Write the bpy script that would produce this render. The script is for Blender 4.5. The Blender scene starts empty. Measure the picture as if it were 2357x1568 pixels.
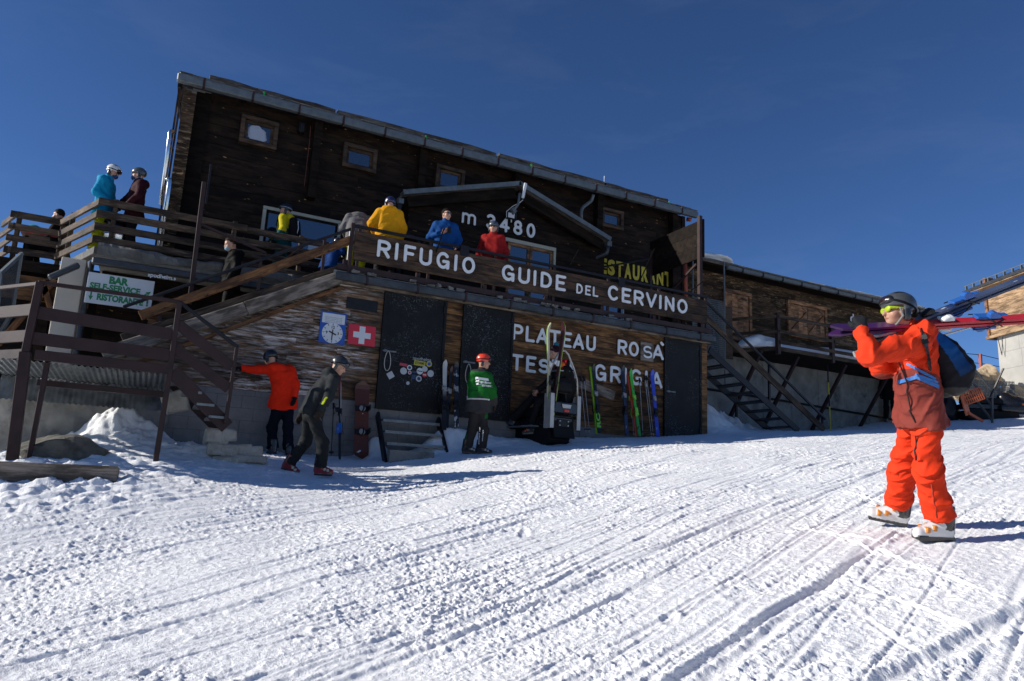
import bpy, math, random
import numpy as np
from mathutils import Vector, Matrix
from mathutils.bvhtree import BVHTree

R = math.radians
scene = bpy.context.scene
COL = scene.collection
random.seed(11)
RNG = np.random.default_rng(5)

# ---------------------------------------------------------------- camera
CAM_H = 1.4
FPX, IW, IH = 1650.0, 2357.0, 1568.0          # focal length and frame, in measuring pixels
YAW, PITCH, ROLL = R(26.54), R(11.12), R(2.79)
_F = np.array([math.sin(YAW) * math.cos(PITCH), math.cos(YAW) * math.cos(PITCH), math.sin(PITCH)])
_R0 = np.array([math.cos(YAW), -math.sin(YAW), 0.0])
_U0 = np.cross(_R0, _F)
_R = math.cos(ROLL) * _R0 + math.sin(ROLL) * _U0
_U = math.cos(ROLL) * _U0 - math.sin(ROLL) * _R0
cam_d = bpy.data.cameras.new('camera')
cam = bpy.data.objects.new('camera', cam_d)
COL.objects.link(cam)
cam_d.sensor_width = 36.0
cam_d.lens = 36.0 * FPX / IW
cam_d.clip_start, cam_d.clip_end = 0.05, 3000.0
M = Matrix(((_R[0], _U[0], -_F[0], 0), (_R[1], _U[1], -_F[1], 0), (_R[2], _U[2], -_F[2], CAM_H), (0, 0, 0, 1)))
cam.matrix_world = M
scene.camera = cam

# ---------------------------------------------------------------- sky, sun, exposure
SUN_EL, SUN_DELTA = R(26.0), R(18.0)           # the sun stands to the left, slightly behind the facade
sun_dir = np.array([-math.cos(SUN_DELTA) * math.cos(SUN_EL), math.sin(SUN_DELTA) * math.cos(SUN_EL), math.sin(SUN_EL)])
world = bpy.data.worlds.new("World")
scene.world = world
world.use_nodes = True
wn, wl = world.node_tree.nodes, world.node_tree.links
wn.clear()
sky = wn.new('ShaderNodeTexSky')
sky.sky_type = 'NISHITA'
sky.sun_disc = False
sky.sun_elevation = SUN_EL
sky.sun_rotation = math.atan2(sun_dir[0], sun_dir[1])
sky.altitude = 3480
sky.air_density = 1.0
sky.dust_density = 0.1
sky.ozone_density = 5.0
bg = wn.new('ShaderNodeBackground')
bg.inputs['Strength'].default_value = 0.086
wo = wn.new('ShaderNodeOutputWorld')
hsv = wn.new('ShaderNodeHueSaturation')
hsv.inputs['Saturation'].default_value = 1.09
hsv.inputs['Hue'].default_value = 0.506
wl.new(sky.outputs[0], hsv.inputs['Color'])
tcw = wn.new('ShaderNodeTexCoord'); mpw = wn.new('ShaderNodeMapping'); mpw.inputs['Scale'].default_value = (2.0, 3.2, 9.0); mpw.inputs['Rotation'].default_value = (0.25, 0.1, 0.6)
nzw = wn.new('ShaderNodeTexNoise'); nzw.inputs['Scale'].default_value = 1.7; nzw.inputs['Detail'].default_value = 7; nzw.inputs['Roughness'].default_value = 0.62; nzw.inputs['Distortion'].default_value = 0.5
rpw = wn.new('ShaderNodeValToRGB'); rpw.color_ramp.elements[0].position = 0.50; rpw.color_ramp.elements[1].position = 0.82; rpw.color_ramp.elements[1].color = (0.04, 0.04, 0.04, 1)
mxw = wn.new('ShaderNodeMix'); mxw.data_type = 'RGBA'; mxw.inputs[7].default_value = (5.2, 5.6, 6.4, 1)     # thin high cirrus
wl.new(tcw.outputs['Generated'], mpw.inputs[0]); wl.new(mpw.outputs[0], nzw.inputs['Vector']); wl.new(nzw.outputs['Fac'], rpw.inputs[0])
wl.new(rpw.outputs[0], mxw.inputs[0]); wl.new(hsv.outputs[0], mxw.inputs[6]); wl.new(mxw.outputs[2], bg.inputs[0])
wl.new(bg.outputs[0], wo.inputs[0])
sun_l = bpy.data.lights.new('sun', 'SUN')
sun_l.energy = 5.0
sun_l.angle = R(0.5)
sun_l.color = (1.0, 0.945, 0.865)
sun = bpy.data.objects.new('sun', sun_l)
COL.objects.link(sun)
sun.rotation_euler = Vector(sun_dir).to_track_quat('Z', 'Y').to_euler()
scene.view_settings.view_transform = 'Standard'
scene.view_settings.look = 'None'
scene.view_settings.exposure = 0.3
scene.view_settings.gamma = 1.0
scene.cycles.max_bounces = 6
scene.cycles.use_denoising = True

# ---------------------------------------------------------------- measuring helpers: a picture point on a real plane
def ray(x, y): return _F + _R * (x - IW / 2) / FPX - _U * (y - IH / 2) / FPX
_C = np.array([0, 0, CAM_H])
def onY(x, y, Y): d = ray(x, y); return d * (Y / d[1]) + _C
def onX(x, y, X): d = ray(x, y); return d * (X / d[0]) + _C
def onZ(x, y, Z): d = ray(x, y); return d * ((Z - CAM_H) / d[2]) + _C
def dep(x, y, D): return ray(x, y) * D + _C

def srgb(r, g, b):
    o = []
    for c in (r, g, b):
        c /= 255.0
        o.append(c / 12.92 if c <= 0.04045 else ((c + 0.055) / 1.055) ** 2.4)
    return tuple(o)

# ---------------------------------------------------------------- noise
def _hash(ix, iy, iz=0, seed=0):
    h = (ix.astype(np.int64) * 374761393 + iy.astype(np.int64) * 668265263 + np.asarray(iz).astype(np.int64) * 2147483647 + seed * 974711) & 0xffffffff
    h = ((h ^ (h >> 13)) * 1274126177) & 0xffffffff
    h = ((h ^ (h >> 16)) * 2246822519) & 0xffffffff
    return ((h ^ (h >> 15)) & 0xffffff).astype(np.float32) / 16777215.0
def noise2(x, y, seed=0):
    ix, iy = np.floor(x), np.floor(y)
    fx, fy = (x - ix).astype(np.float32), (y - iy).astype(np.float32)
    def g(dx, dy):
        a = _hash(ix + dx, iy + dy, 0, seed) * 6.2831853
        return np.cos(a) * (fx - dx) + np.sin(a) * (fy - dy)
    u, v = fx * fx * fx * (fx * (fx * 6 - 15) + 10), fy * fy * fy * (fy * (fy * 6 - 15) + 10)
    a = g(0, 0); b = g(1, 0); c = g(0, 1); d = g(1, 1)
    return ((a + (b - a) * u) * (1 - v) + (c + (d - c) * u) * v) * 1.5
def noise3(p, seed=0):
    i = np.floor(p); f = (p - i).astype(np.float32)
    w = f * f * (3 - 2 * f)
    def g(a, b, c): return _hash(i[:, 0] + a, i[:, 1] + b, i[:, 2] + c, seed)
    x0 = g(0, 0, 0) * (1 - w[:, 0]) + g(1, 0, 0) * w[:, 0]
    x1 = g(0, 1, 0) * (1 - w[:, 0]) + g(1, 1, 0) * w[:, 0]
    x2 = g(0, 0, 1) * (1 - w[:, 0]) + g(1, 0, 1) * w[:, 0]
    x3 = g(0, 1, 1) * (1 - w[:, 0]) + g(1, 1, 1) * w[:, 0]
    y0 = x0 * (1 - w[:, 1]) + x1 * w[:, 1]; y1 = x2 * (1 - w[:, 1]) + x3 * w[:, 1]
    return (y0 * (1 - w[:, 2]) + y1 * w[:, 2]) * 2 - 1

# ---------------------------------------------------------------- objects, things, tags
ORG = {}
def tag(o, label=None, cat=None, group=None, kind=None):
    if label: o['label'] = label
    if cat: o['category'] = cat
    if group: o['group'] = group
    if kind: o['kind'] = kind
    return o
def thing(name, label, cat, loc=(0, 0, 0), group=None, rotz=0.0):
    o = bpy.data.objects.new(name, None)
    COL.objects.link(o)
    o.empty_display_size = 0.2
    o.location = loc
    o.rotation_euler = (0, 0, rotz)
    ORG[o.name] = np.array(loc, float)
    return tag(o, label, cat, group)
def mesh_obj(name, v, f, mats, parent=None, mi=None, smooth=False, attrs=None, local=False):
    v = np.asarray(v, float).reshape(-1, 3)
    base = np.zeros(3)
    if parent is not None and not local: base = ORG.get(parent.name, np.zeros(3))
    me = bpy.data.meshes.new(name)
    if isinstance(f, np.ndarray):
        n = len(f); k = f.shape[1]
        me.vertices.add(len(v)); me.vertices.foreach_set('co', (v - base).astype(np.float32).ravel())
        me.loops.add(n * k); me.loops.foreach_set('vertex_index', f.astype(np.int32).ravel())
        me.polygons.add(n); me.polygons.foreach_set('loop_start', np.arange(0, n * k, k, dtype=np.int32))
        me.update(calc_edges=True)
    else:
        me.from_pydata((v - base).tolist(), [], f)
    if not isinstance(mats, (list, tuple)): mats = [mats]
    for m in mats: me.materials.append(m)
    if mi is not None: me.polygons.foreach_set('material_index', np.asarray(mi, np.int32))
    if smooth: me.polygons.foreach_set('use_smooth', np.ones(len(me.polygons), bool))
    for nm, (typ, arr) in (attrs or {}).items():
        a = me.attributes.new(nm, typ, 'POINT')
        key = {'FLOAT': 'value', 'FLOAT_VECTOR': 'vector', 'FLOAT_COLOR': 'color'}[typ]
        a.data.foreach_set(key, np.asarray(arr, np.float32).ravel())
    me.update()
    o = bpy.data.objects.new(name, me)
    COL.objects.link(o)
    if parent is not None:
        o.parent = parent
        ORG[o.name] = base
    return o

def unit(v): v = np.asarray(v, float); return v / max(1e-9, np.linalg.norm(v))
class MB:
    """collects boxes, bars, tubes and prisms; build() links them as ONE mesh object"""
    def __init__(s): s.v, s.f, s.gr, s.tone, s.mi = [], [], [], [], []
    def _add(s, vs, fs, gr, tone, mi):
        n = len(s.v)
        s.v += [tuple(map(float, p)) for p in vs]; s.f += [tuple(i + n for i in q) for q in fs]
        s.gr += [tuple(map(float, g)) for g in gr]; s.tone += [tone] * len(vs); s.mi += [mi] * len(fs)
    def box(s, c, h, ax=None, tone=None, mi=0, jit=0.0):
        c = np.asarray(c, float); ax = np.eye(3) if ax is None else np.asarray(ax, float)
        off = np.array([random.uniform(0, 50), random.uniform(0, 50), random.uniform(0, 50)])
        t = random.random() if tone is None else tone
        sg = [(-1, -1, -1), (1, -1, -1), (1, 1, -1), (-1, 1, -1), (-1, -1, 1), (1, -1, 1), (1, 1, 1), (-1, 1, 1)]
        vs, gr = [], []
        for a in sg:
            l = np.array([a[i] * h[i] for i in range(3)])
            if jit: l = l + np.array([random.uniform(-jit, jit) for _ in range(3)])
            vs.append(c + l @ ax); gr.append(l + off)
        s._add(vs, [(0, 3, 2, 1), (4, 5, 6, 7), (0, 1, 5, 4), (1, 2, 6, 5), (2, 3, 7, 6), (3, 0, 4, 7)], gr, t, mi)
        return s
    def bx(s, x0, x1, y0, y1, z0, z1, **k):
        return s.box(((x0 + x1) / 2, (y0 + y1) / 2, (z0 + z1) / 2), (abs(x1 - x0) / 2, abs(y1 - y0) / 2, abs(z1 - z0) / 2), **k)
    def bar(s, p, q, w, h, up=(0, 0, 1), ext=0.0, **k):
        p, q = np.asarray(p, float), np.asarray(q, float)
        d = unit(q - p); p = p - d * ext; q = q + d * ext
        side = np.cross(up, d)
        if np.linalg.norm(side) < 1e-4: side = np.cross((0, 1, 0), d)
        side = unit(side); u = np.cross(d, side)
        return s.box((p + q) / 2, (np.linalg.norm(q - p) / 2, w / 2, h / 2), np.array([d, side, u]), **k)
    def tube(s, pts, r, n=8, tone=None, mi=0, cap=True):
        pts = [np.asarray(p, float) for p in pts]; m = len(pts)
        rr = r if isinstance(r, (list, tuple, np.ndarray)) else [r] * m
        t = random.random() if tone is None else tone
        off = random.uniform(0, 50); vs, gr, fs = [], [], []
        d0 = unit(pts[1] - pts[0]); a = np.cross(d0, (0, 0, 1))
        if np.linalg.norm(a) < 1e-3: a = np.cross(d0, (0, 1, 0))
        a = unit(a); L = 0.0
        for i, p in enumerate(pts):
            if i: L += np.linalg.norm(pts[i] - pts[i - 1])
            d = unit((pts[min(i + 1, m - 1)] - pts[max(i - 1, 0)]))
            a = unit(a - d * (a @ d)); b = np.cross(d, a)
            for j in range(n):
                th = 2 * math.pi * j / n
                o = (a * math.cos(th) + b * math.sin(th)) * rr[i]
                vs.append(p + o); gr.append((L + off, math.cos(th) * rr[i] + off, math.sin(th) * rr[i]))
        for i in range(m - 1):
            for j in range(n):
                k = (j + 1) % n
                fs.append((i * n + j, i * n + k, (i + 1) * n + k, (i + 1) * n + j))
        if cap: fs += [tuple(range(n - 1, -1, -1)), tuple((m - 1) * n + j for j in range(n))]
        s._add(vs, fs, gr, t, mi); return s
    def prism(s, poly, o, xa, ya, depth, tone=None, mi=0):
        """polygon (2-D points) in the plane o + x*xa + y*ya, extruded by depth along xa x ya"""
        o, xa, ya = np.asarray(o, float), np.asarray(xa, float), np.asarray(ya, float)
        na = unit(np.cross(xa, ya)); n = len(poly); off = random.uniform(0, 50)
        t = random.random() if tone is None else tone
        A = [o + xa * x + ya * y for x, y in poly]; B = [p + na * depth for p in A]
        gr = [(x + off, y, 0) for x, y in poly] + [(x + off, y, depth) for x, y in poly]
        fs = [tuple(range(n - 1, -1, -1)), tuple(range(n, 2 * n))] + [(i, (i + 1) % n, (i + 1) % n + n, i + n) for i in range(n)]
        s._add(A + B, fs, gr, t, mi); return s
    def build(s, name, mats, parent=None, smooth=False, bevel=0.0, local=False):
        o = mesh_obj(name, s.v, s.f, mats, parent, s.mi, smooth,
                     {'gr': ('FLOAT_VECTOR', s.gr), 'tone': ('FLOAT', s.tone)}, local)
        if bevel:
            b = o.modifiers.new('bevel', 'BEVEL'); b.width = bevel; b.segments = 1; b.limit_method = 'ANGLE'
        return o

# ---------------------------------------------------------------- materials
def new_mat(name):
    m = bpy.data.materials.new(name); m.use_nodes = True
    nt = m.node_tree; return m, nt, nt.nodes['Principled BSDF']
def nd(nt, t, **k):
    n = nt.nodes.new(t)
    for a, v in k.items(): setattr(n, a, v)
    return n
def ramp(nt, src, stops, interp='LINEAR'):
    r = nt.nodes.new('ShaderNodeValToRGB'); r.color_ramp.interpolation = interp
    el = r.color_ramp.elements
    while len(el) < len(stops): el.new(0.5)
    for e, (p, c) in zip(el, stops): e.position = p; e.color = (*c, 1) if len(c) == 3 else c
    nt.links.new(src, r.inputs[0]); return r.outputs[0]
def mix(nt, fac, a, b, mode='MIX'):
    m = nt.nodes.new('ShaderNodeMix'); m.data_type = 'RGBA'; m.blend_type = mode
    for sock, val in ((m.inputs[0], fac), (m.inputs[6], a), (m.inputs[7], b)):
        if hasattr(val, 'is_output'): nt.links.new(val, sock)
        elif isinstance(val, (int, float)): sock.default_value = val
        else: sock.default_value = (*val, 1)
    return m.outputs[2]
def math_(nt, op, a, b=0.0, clamp=False):
    m = nt.nodes.new('ShaderNodeMath'); m.operation = op; m.use_clamp = clamp
    for i, v in enumerate((a, b)):
        if hasattr(v, 'is_output'): nt.links.new(v, m.inputs[i])
        else: m.inputs[i].default_value = v
    return m.outputs[0]
def coords(nt, attr=None, scale=(1, 1, 1)):
    mp = nt.nodes.new('ShaderNodeMapping'); mp.inputs['Scale'].default_value = scale
    if attr: src = nd(nt, 'ShaderNodeAttribute', attribute_name=attr).outputs['Vector']
    else: src = nt.nodes.new('ShaderNodeTexCoord').outputs['Object']
    nt.links.new(src, mp.inputs[0]); return mp.outputs[0]
def noise_n(nt, vec, scale, detail=4, rough=0.55, dist=0.0):
    n = nt.nodes.new('ShaderNodeTexNoise'); n.inputs['Scale'].default_value = scale
    n.inputs['Detail'].default_value = detail; n.inputs['Roughness'].default_value = rough; n.inputs['Distortion'].default_value = dist
    nt.links.new(vec, n.inputs['Vector']); return n.outputs['Fac']
def bump(nt, bs, h, strength=0.3, dist=0.02):
    b = nt.nodes.new('ShaderNodeBump'); b.inputs['Strength'].default_value = strength; b.inputs['Distance'].default_value = dist
    nt.links.new(h, b.inputs['Height']); nt.links.new(b.outputs[0], bs.inputs['Normal'])

def wood(name, dark, light, rough=0.75, knots=0.0, weather=None, wthr=(0.55, 0.7), tone=(0.65, 1.35), speck=None, sthr=0.72, spec=0.3):
    m, nt, bs = new_mat(name); L = nt.links
    g = coords(nt, 'gr', (1.6, 22, 22))
    n1 = noise_n(nt, g, 2.2, 6, 0.62, 0.6)
    c = ramp(nt, n1, [(0.3, dark), (0.68, light)])
    n2 = noise_n(nt, coords(nt, 'gr', (1.3, 5, 5)), 1.6, 4, 0.6)
    c = mix(nt, ramp(nt, n2, [(0.40, (0, 0, 0)), (0.57, (1, 1, 1))]), mix(nt, 0.8, c, tuple(x * 0.4 for x in dark)), c)
    if weather:
        n3 = noise_n(nt, coords(nt, 'gr', (1.5, 11, 11)), 2.0, 5, 0.7, 0.3)
        n4 = noise_n(nt, coords(nt, None, (0.55, 0.55, 0.9)), 1.0, 2)
        f = math_(nt, 'MULTIPLY', ramp(nt, n3, [(wthr[0], (0, 0, 0)), (wthr[1], (1, 1, 1))]), ramp(nt, n4, [(0.42, (0, 0, 0)), (0.6, (1, 1, 1))]))
        c = mix(nt, f, c, weather)
    if speck:
        n5 = noise_n(nt, coords(nt, 'gr', (3.0, 10, 10)), 1.7, 2, 0.5)
        c = mix(nt, ramp(nt, n5, [(sthr, (0, 0, 0)), (sthr + 0.03, (1, 1, 1))]), c, speck)
    ta = nd(nt, 'ShaderNodeAttribute', attribute_name='tone').outputs['Fac']
    tv = math_(nt, 'ADD', math_(nt, 'MULTIPLY', ta, tone[1] - tone[0]), tone[0])
    cm = nt.nodes.new('ShaderNodeCombineColor')
    for i in range(3): L.new(tv, cm.inputs[i])
    c = mix(nt, 1.0, c, cm.outputs[0], 'MULTIPLY')
    L.new(c, bs.inputs['Base Color'])
    bs.inputs['Roughness'].default_value = rough
    bs.inputs['Specular IOR Level'].default_value = spec
    bump(nt, bs, n1, 0.5, 0.008)
    return m
def plain(name, col, rough=0.6, metal=0.0, var=0.25, scale=6.0, spec=0.5, bmp=0.1, coat=0.0, dirt=None, dthr=(0.55, 0.7)):
    m, nt, bs = new_mat(name)
    v = coords(nt)
    n = noise_n(nt, v, scale, 5, 0.6)
    c = ramp(nt, n, [(0.3, tuple(x * (1 - var) for x in col)), (0.7, tuple(min(1, x * (1 + var)) for x in col))])
    if dirt:
        n2 = noise_n(nt, v, scale * 0.6, 8, 0.75)
        c = mix(nt, ramp(nt, n2, [(dthr[0], (0, 0, 0)), (dthr[1], (1, 1, 1))]), c, dirt)
    nt.links.new(c, bs.inputs['Base Color'])
    rr = nt.nodes.new('ShaderNodeMapRange'); rr.inputs['To Min'].default_value = max(0, rough - 0.1); rr.inputs['To Max'].default_value = min(1, rough + 0.12)
    nt.links.new(n, rr.inputs['Value']); nt.links.new(rr.outputs[0], bs.inputs['Roughness'])
    bs.inputs['Metallic'].default_value = metal; bs.inputs['Specular IOR Level'].default_value = spec
    bs.inputs['Coat Weight'].default_value = coat
    if bmp: bump(nt, bs, noise_n(nt, v, scale * 5, 3), bmp, 0.01)
    return m

MT = {}
MT['log'] = wood('dark_log_wood', (0.007, 0.004, 0.0024), (0.026, 0.0148, 0.0085), 0.7, weather=(0.07, 0.055, 0.045), wthr=(0.62, 0.75), speck=(0.34, 0.18, 0.07), sthr=0.722, tone=(0.6, 1.5), spec=0.15)
MT['annex'] = wood('weathered_log_wood', (0.016, 0.010, 0.006), (0.12, 0.075, 0.043), 0.75, weather=(0.42, 0.29, 0.17), wthr=(0.53, 0.7), speck=(0.34, 0.2, 0.09), sthr=0.68, spec=.15)
MT['plank'] = wood('brown_plank_wood', (0.03, 0.013, 0.005), (0.30, 0.145, 0.05), 0.72, weather=(0.30, 0.25, 0.2), wthr=(0.62, 0.8), tone=(0.5, 1.3))
MT['peel'] = wood('peeled_plank_wood', (0.045, 0.025, 0.013), (0.22, 0.12, 0.06), 0.75, weather=(0.62, 0.58, 0.55), wthr=(0.46, 0.66), tone=(0.6, 1.3))
MT['signrail'] = wood('sign_rail_wood', (0.012, 0.007, 0.005), (0.095, 0.052, 0.026), 0.7, weather=(0.14, 0.1, 0.07), wthr=(0.6, 0.8))
MT['rail'] = wood('grey_rail_wood', (0.022, 0.014, 0.009), (0.115, 0.075, 0.047), 0.75, weather=(0.26, 0.19, 0.14), wthr=(0.56, 0.75))
MT['orange_wood'] = wood('orange_rail_wood', (0.06, 0.024, 0.009), (0.24, 0.108, 0.036), 0.65, tone=(0.85, 1.15), speck=(0.02, 0.01, 0.006), sthr=0.66)
MT['silver_wood'] = wood('silver_beam_wood', (0.1, 0.078, 0.06), (0.3, 0.25, 0.205), 0.8, tone=(0.85, 1.15))
MT['frame_wood'] = wood('window_frame_wood', (0.03, 0.018, 0.011), (0.11, 0.066, 0.038), 0.6)
MT['door_wood'] = wood('red_brown_door_wood', (0.10, 0.042, 0.018), (0.46, 0.23, 0.105), 0.65, weather=(0.55, 0.42, 0.32), wthr=(0.55, 0.75))
MT['pine'] = wood('bright_pine_wood', (0.27, 0.165, 0.085), (0.47, 0.32, 0.19), 0.65, tone=(0.75, 1.15))
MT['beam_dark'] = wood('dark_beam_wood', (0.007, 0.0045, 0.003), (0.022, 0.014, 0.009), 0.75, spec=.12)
MT['roofwood'] = wood('grey_roof_wood', (0.07, 0.06, 0.052), (0.2, 0.18, 0.16), 0.8)
MT['zinc'] = plain('zinc_gutter', (0.11, 0.13, 0.142), 0.5, 0.3, 0.25, 9.0, dirt=(0.12, 0.13, 0.14))
MT['zinc_dark'] = plain('dark_zinc', (0.045, 0.05, 0.056), 0.45, 0.3, 0.35, 6.0, dirt=(0.14, 0.14, 0.14), dthr=(0.6, 0.72))
MT['chrome'] = plain('bright_flue_steel', (0.62, 0.64, 0.66), 0.2, 1.0, 0.1, 8.0, bmp=0.03)
MT['silver'] = plain('brushed_aluminium', (0.40, 0.385, 0.36), 0.42, 0.5, 0.15, 6.0, bmp=0.05)
MT['brown_steel'] = plain('brown_painted_steel', (0.034, 0.019, 0.018), 0.5, 0.0, 0.25, 5.0, spec=.22, dirt=(0.10, 0.035, 0.015), dthr=(0.66, 0.74))
MT['dark_steel'] = plain('dark_handrail_steel', (0.014, 0.012, 0.014), 0.4, 0.1, 0.3, 5.0, spec=.3)
MT['grate'] = plain('galvanised_grating', (0.16, 0.18, 0.19), 0.5, 0.4, 0.3, 14.0)
MT['concrete'] = plain('grey_concrete', (0.20, 0.195, 0.18), 0.85, 0.0, 0.35, 2.2, dirt=(0.075, 0.072, 0.066), dthr=(0.52, 0.68), bmp=0.5)
MT['concrete_dark'] = plain('old_dark_concrete', (0.13, 0.127, 0.118), 0.88, 0.0, 0.4, 1.6, dirt=(0.045, 0.043, 0.04), dthr=(0.5, 0.66), bmp=0.5)
MT['concrete_light'] = plain('pale_concrete', (0.36, 0.35, 0.32), 0.85, 0.0, 0.14, 1.2, dirt=(0.3, 0.29, 0.27), dthr=(0.6, 0.75), bmp=0.3)
MT['block'] = plain('cement_block', (0.19, 0.185, 0.18), 0.9, 0.0, 0.2, 3.0, dirt=(0.12, 0.115, 0.11), bmp=0.6)
MT['plaster'] = plain('cream_plaster', (0.45, 0.41, 0.35), 0.85, 0.0, 0.1, 2.0, dirt=(0.3, 0.26, 0.2), dthr=(0.62, 0.72))
MT['rock'] = plain('tan_rock', (0.40, 0.31, 0.2), 0.9, 0.0, 0.4, 1.5, dirt=(0.14, 0.1, 0.065), dthr=(0.55, 0.66), bmp=0.8)
MT['stone'] = plain('pale_grey_stone', (0.33, 0.31, 0.27), 0.9, 0.0, 0.3, 7.0, dirt=(0.17, 0.155, 0.13), bmp=0.8)
MT['white'] = plain('white_letter_paint', (0.66, 0.68, 0.70), 0.5, 0.0, 0.06, 5.0, bmp=0.03)
MT['yellow'] = plain('yellow_letter_paint', (0.52, 0.42, 0.035), 0.6, 0.0, 0.15, 5.0)
MT['black'] = plain('black_plastic', (0.008, 0.008, 0.009), 0.42, 0.0, 0.3, 12.0, spec=.3)
MT['rubber'] = plain('black_rubber', (0.008, 0.008, 0.009), 0.7, 0.0, 0.3, 12.0, spec=.2)
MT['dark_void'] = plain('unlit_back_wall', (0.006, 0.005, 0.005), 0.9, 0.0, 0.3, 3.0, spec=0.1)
MT['cream_frame'] = plain('cream_window_frame', (0.36, 0.34, 0.27), 0.5, 0.0, 0.1, 4.0)
MT['red_pipe'] = plain('rust_red_pipe', (0.30, 0.06, 0.03), 0.5, 0.0, 0.2, 6.0)
MT['sign_white'] = plain('white_sign_enamel', (0.58, 0.6, 0.62), 0.35, 0.0, 0.05, 3.0, bmp=0.0)
MT['sign_green'] = plain('green_sign_paint', (0.016, 0.20, 0.065), 0.5, 0.0, 0.05, 3.0, bmp=0.0)
MT['sign_blue'] = plain('blue_sign_enamel', (0.012, 0.075, 0.36), 0.35, 0.0, 0.05, 3.0, bmp=0.0)
MT['sign_red'] = plain('red_sign_enamel', (0.52, 0.016, 0.035), 0.35, 0.0, 0.05, 3.0, bmp=0.0)
MT['ink'] = plain('black_ink', (0.01, 0.01, 0.012), 0.5, bmp=0.0)
def glass(name, col=(0.008, 0.013, 0.025), rough=0.03):
    m, nt, bs = new_mat(name)
    bs.inputs['Base Color'].default_value = (*col, 1); bs.inputs['Roughness'].default_value = rough
    bs.inputs['Specular IOR Level'].default_value = 1.0; bs.inputs['IOR'].default_value = 1.9
    bump(nt, bs, noise_n(nt, coords(nt), 1.5, 2), 0.05, 0.02)
    return m
MT['glass'] = glass('window_glass')
def door_paint():
    m, nt, bs = new_mat('scratched_black_door_paint'); v = coords(nt)
    n = noise_n(nt, v, 3, 5)
    c = ramp(nt, n, [(0.3, (0.004, 0.004, 0.0045)), (0.7, (0.010, 0.010, 0.011))])
    big = noise_n(nt, v, 1.1, 3)
    a = noise_n(nt, coords(nt, None, (26, 26, 9)), 1.6, 3, 0.6, 1.5)
    b = noise_n(nt, coords(nt, None, (9, 9, 24)), 2.3, 3, 0.6, 1.2)
    f = math_(nt, 'MAXIMUM', ramp(nt, a, [(0.62, (0, 0, 0)), (0.69, (1, 1, 1))]), ramp(nt, b, [(0.63, (0, 0, 0)), (0.69, (1, 1, 1))]))
    f = math_(nt, 'MULTIPLY', f, ramp(nt, big, [(0.42, (0.05, 0.05, 0.05)), (0.6, (0.8, 0.8, 0.8))]))
    c = mix(nt, f, c, (0.22, 0.25, 0.28))
    nt.links.new(c, bs.inputs['Base Color']); bs.inputs['Roughness'].default_value = 0.55; bs.inputs['Specular IOR Level'].default_value = 0.22
    return m
MT['door'] = door_paint()
def snow_mat():
    m, nt, bs = new_mat('snow'); v = coords(nt)
    n = noise_n(nt, v, 0.9, 5)
    c = ramp(nt, n, [(0.3, (0.80, 0.815, 0.84)), (0.7, (0.885, 0.892, 0.90))])
    nt.links.new(c, bs.inputs['Base Color'])
    bs.inputs['Roughness'].default_value = 0.55; bs.inputs['Specular IOR Level'].default_value = 0.35
    h = math_(nt, 'ADD', noise_n(nt, v, 45, 4, 0.7), math_(nt, 'MULTIPLY', noise_n(nt, v, 160, 2), 0.4))
    bump(nt, bs, h, 0.8, 0.016)
    return m
MT['snow'] = snow_mat()
def corrugated():
    m, nt, bs = new_mat('corrugated_sheet'); v = coords(nt)
    n = noise_n(nt, v, 5, 5)
    c = ramp(nt, n, [(0.3, (0.10, 0.11, 0.115)), (0.7, (0.3, 0.32, 0.33))])
    nt.links.new(c, bs.inputs['Base Color']); bs.inputs['Metallic'].default_value = 0.7; bs.inputs['Roughness'].default_value = 0.4
    return m
MT['corr'] = corrugated()
def attr_mat(name, rough=0.75, spec=0.35, coat=0.0, bmp=0.25, sheen=0.0, scale=60):
    m, nt, bs = new_mat(name)
    c = nd(nt, 'ShaderNodeAttribute', attribute_name='Col').outputs['Color']
    v = coords(nt); n = noise_n(nt, v, 14, 5)
    cc = mix(nt, 1.0, c, ramp(nt, n, [(0.25, (0.82, 0.82, 0.82)), (0.75, (1.05, 1.05, 1.05))]), 'MULTIPLY')
    nt.links.new(cc, bs.inputs['Base Color']); bs.inputs['Roughness'].default_value = rough
    bs.inputs['Specular IOR Level'].default_value = spec; bs.inputs['Coat Weight'].default_value = coat
    bs.inputs['Sheen Weight'].default_value = sheen
    if bmp: bump(nt, bs, math_(nt, 'ADD', noise_n(nt, v, scale, 3), math_(nt, 'MULTIPLY', noise_n(nt, v, scale * 0.2, 3), 2.0)), bmp, 0.006)
    return m
MT['cloth'] = attr_mat('jacket_cloth', 0.7, 0.07, sheen=0.0)
MT['shell'] = attr_mat('hard_plastic_shell', 0.3, 0.5, coat=0.4, bmp=0.02)
MT['skin'] = attr_mat('skin', 0.5, 0.4, bmp=0.05)
def lens_mat():
    m, nt, bs = new_mat('goggle_lens')
    bs.inputs['Base Color'].default_value = (0.02, 0.012, 0.012, 1); bs.inputs['Roughness'].default_value = 0.06
    bs.inputs['Specular IOR Level'].default_value = 0.9
    return m
MT['lens'] = lens_mat()
def colmat(name, col, rough=0.45, metal=0.0): 
    if name not in MT: MT[name] = plain(name, col, rough, metal, 0.08, 6.0, bmp=0.0)
    return MT[name]

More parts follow.
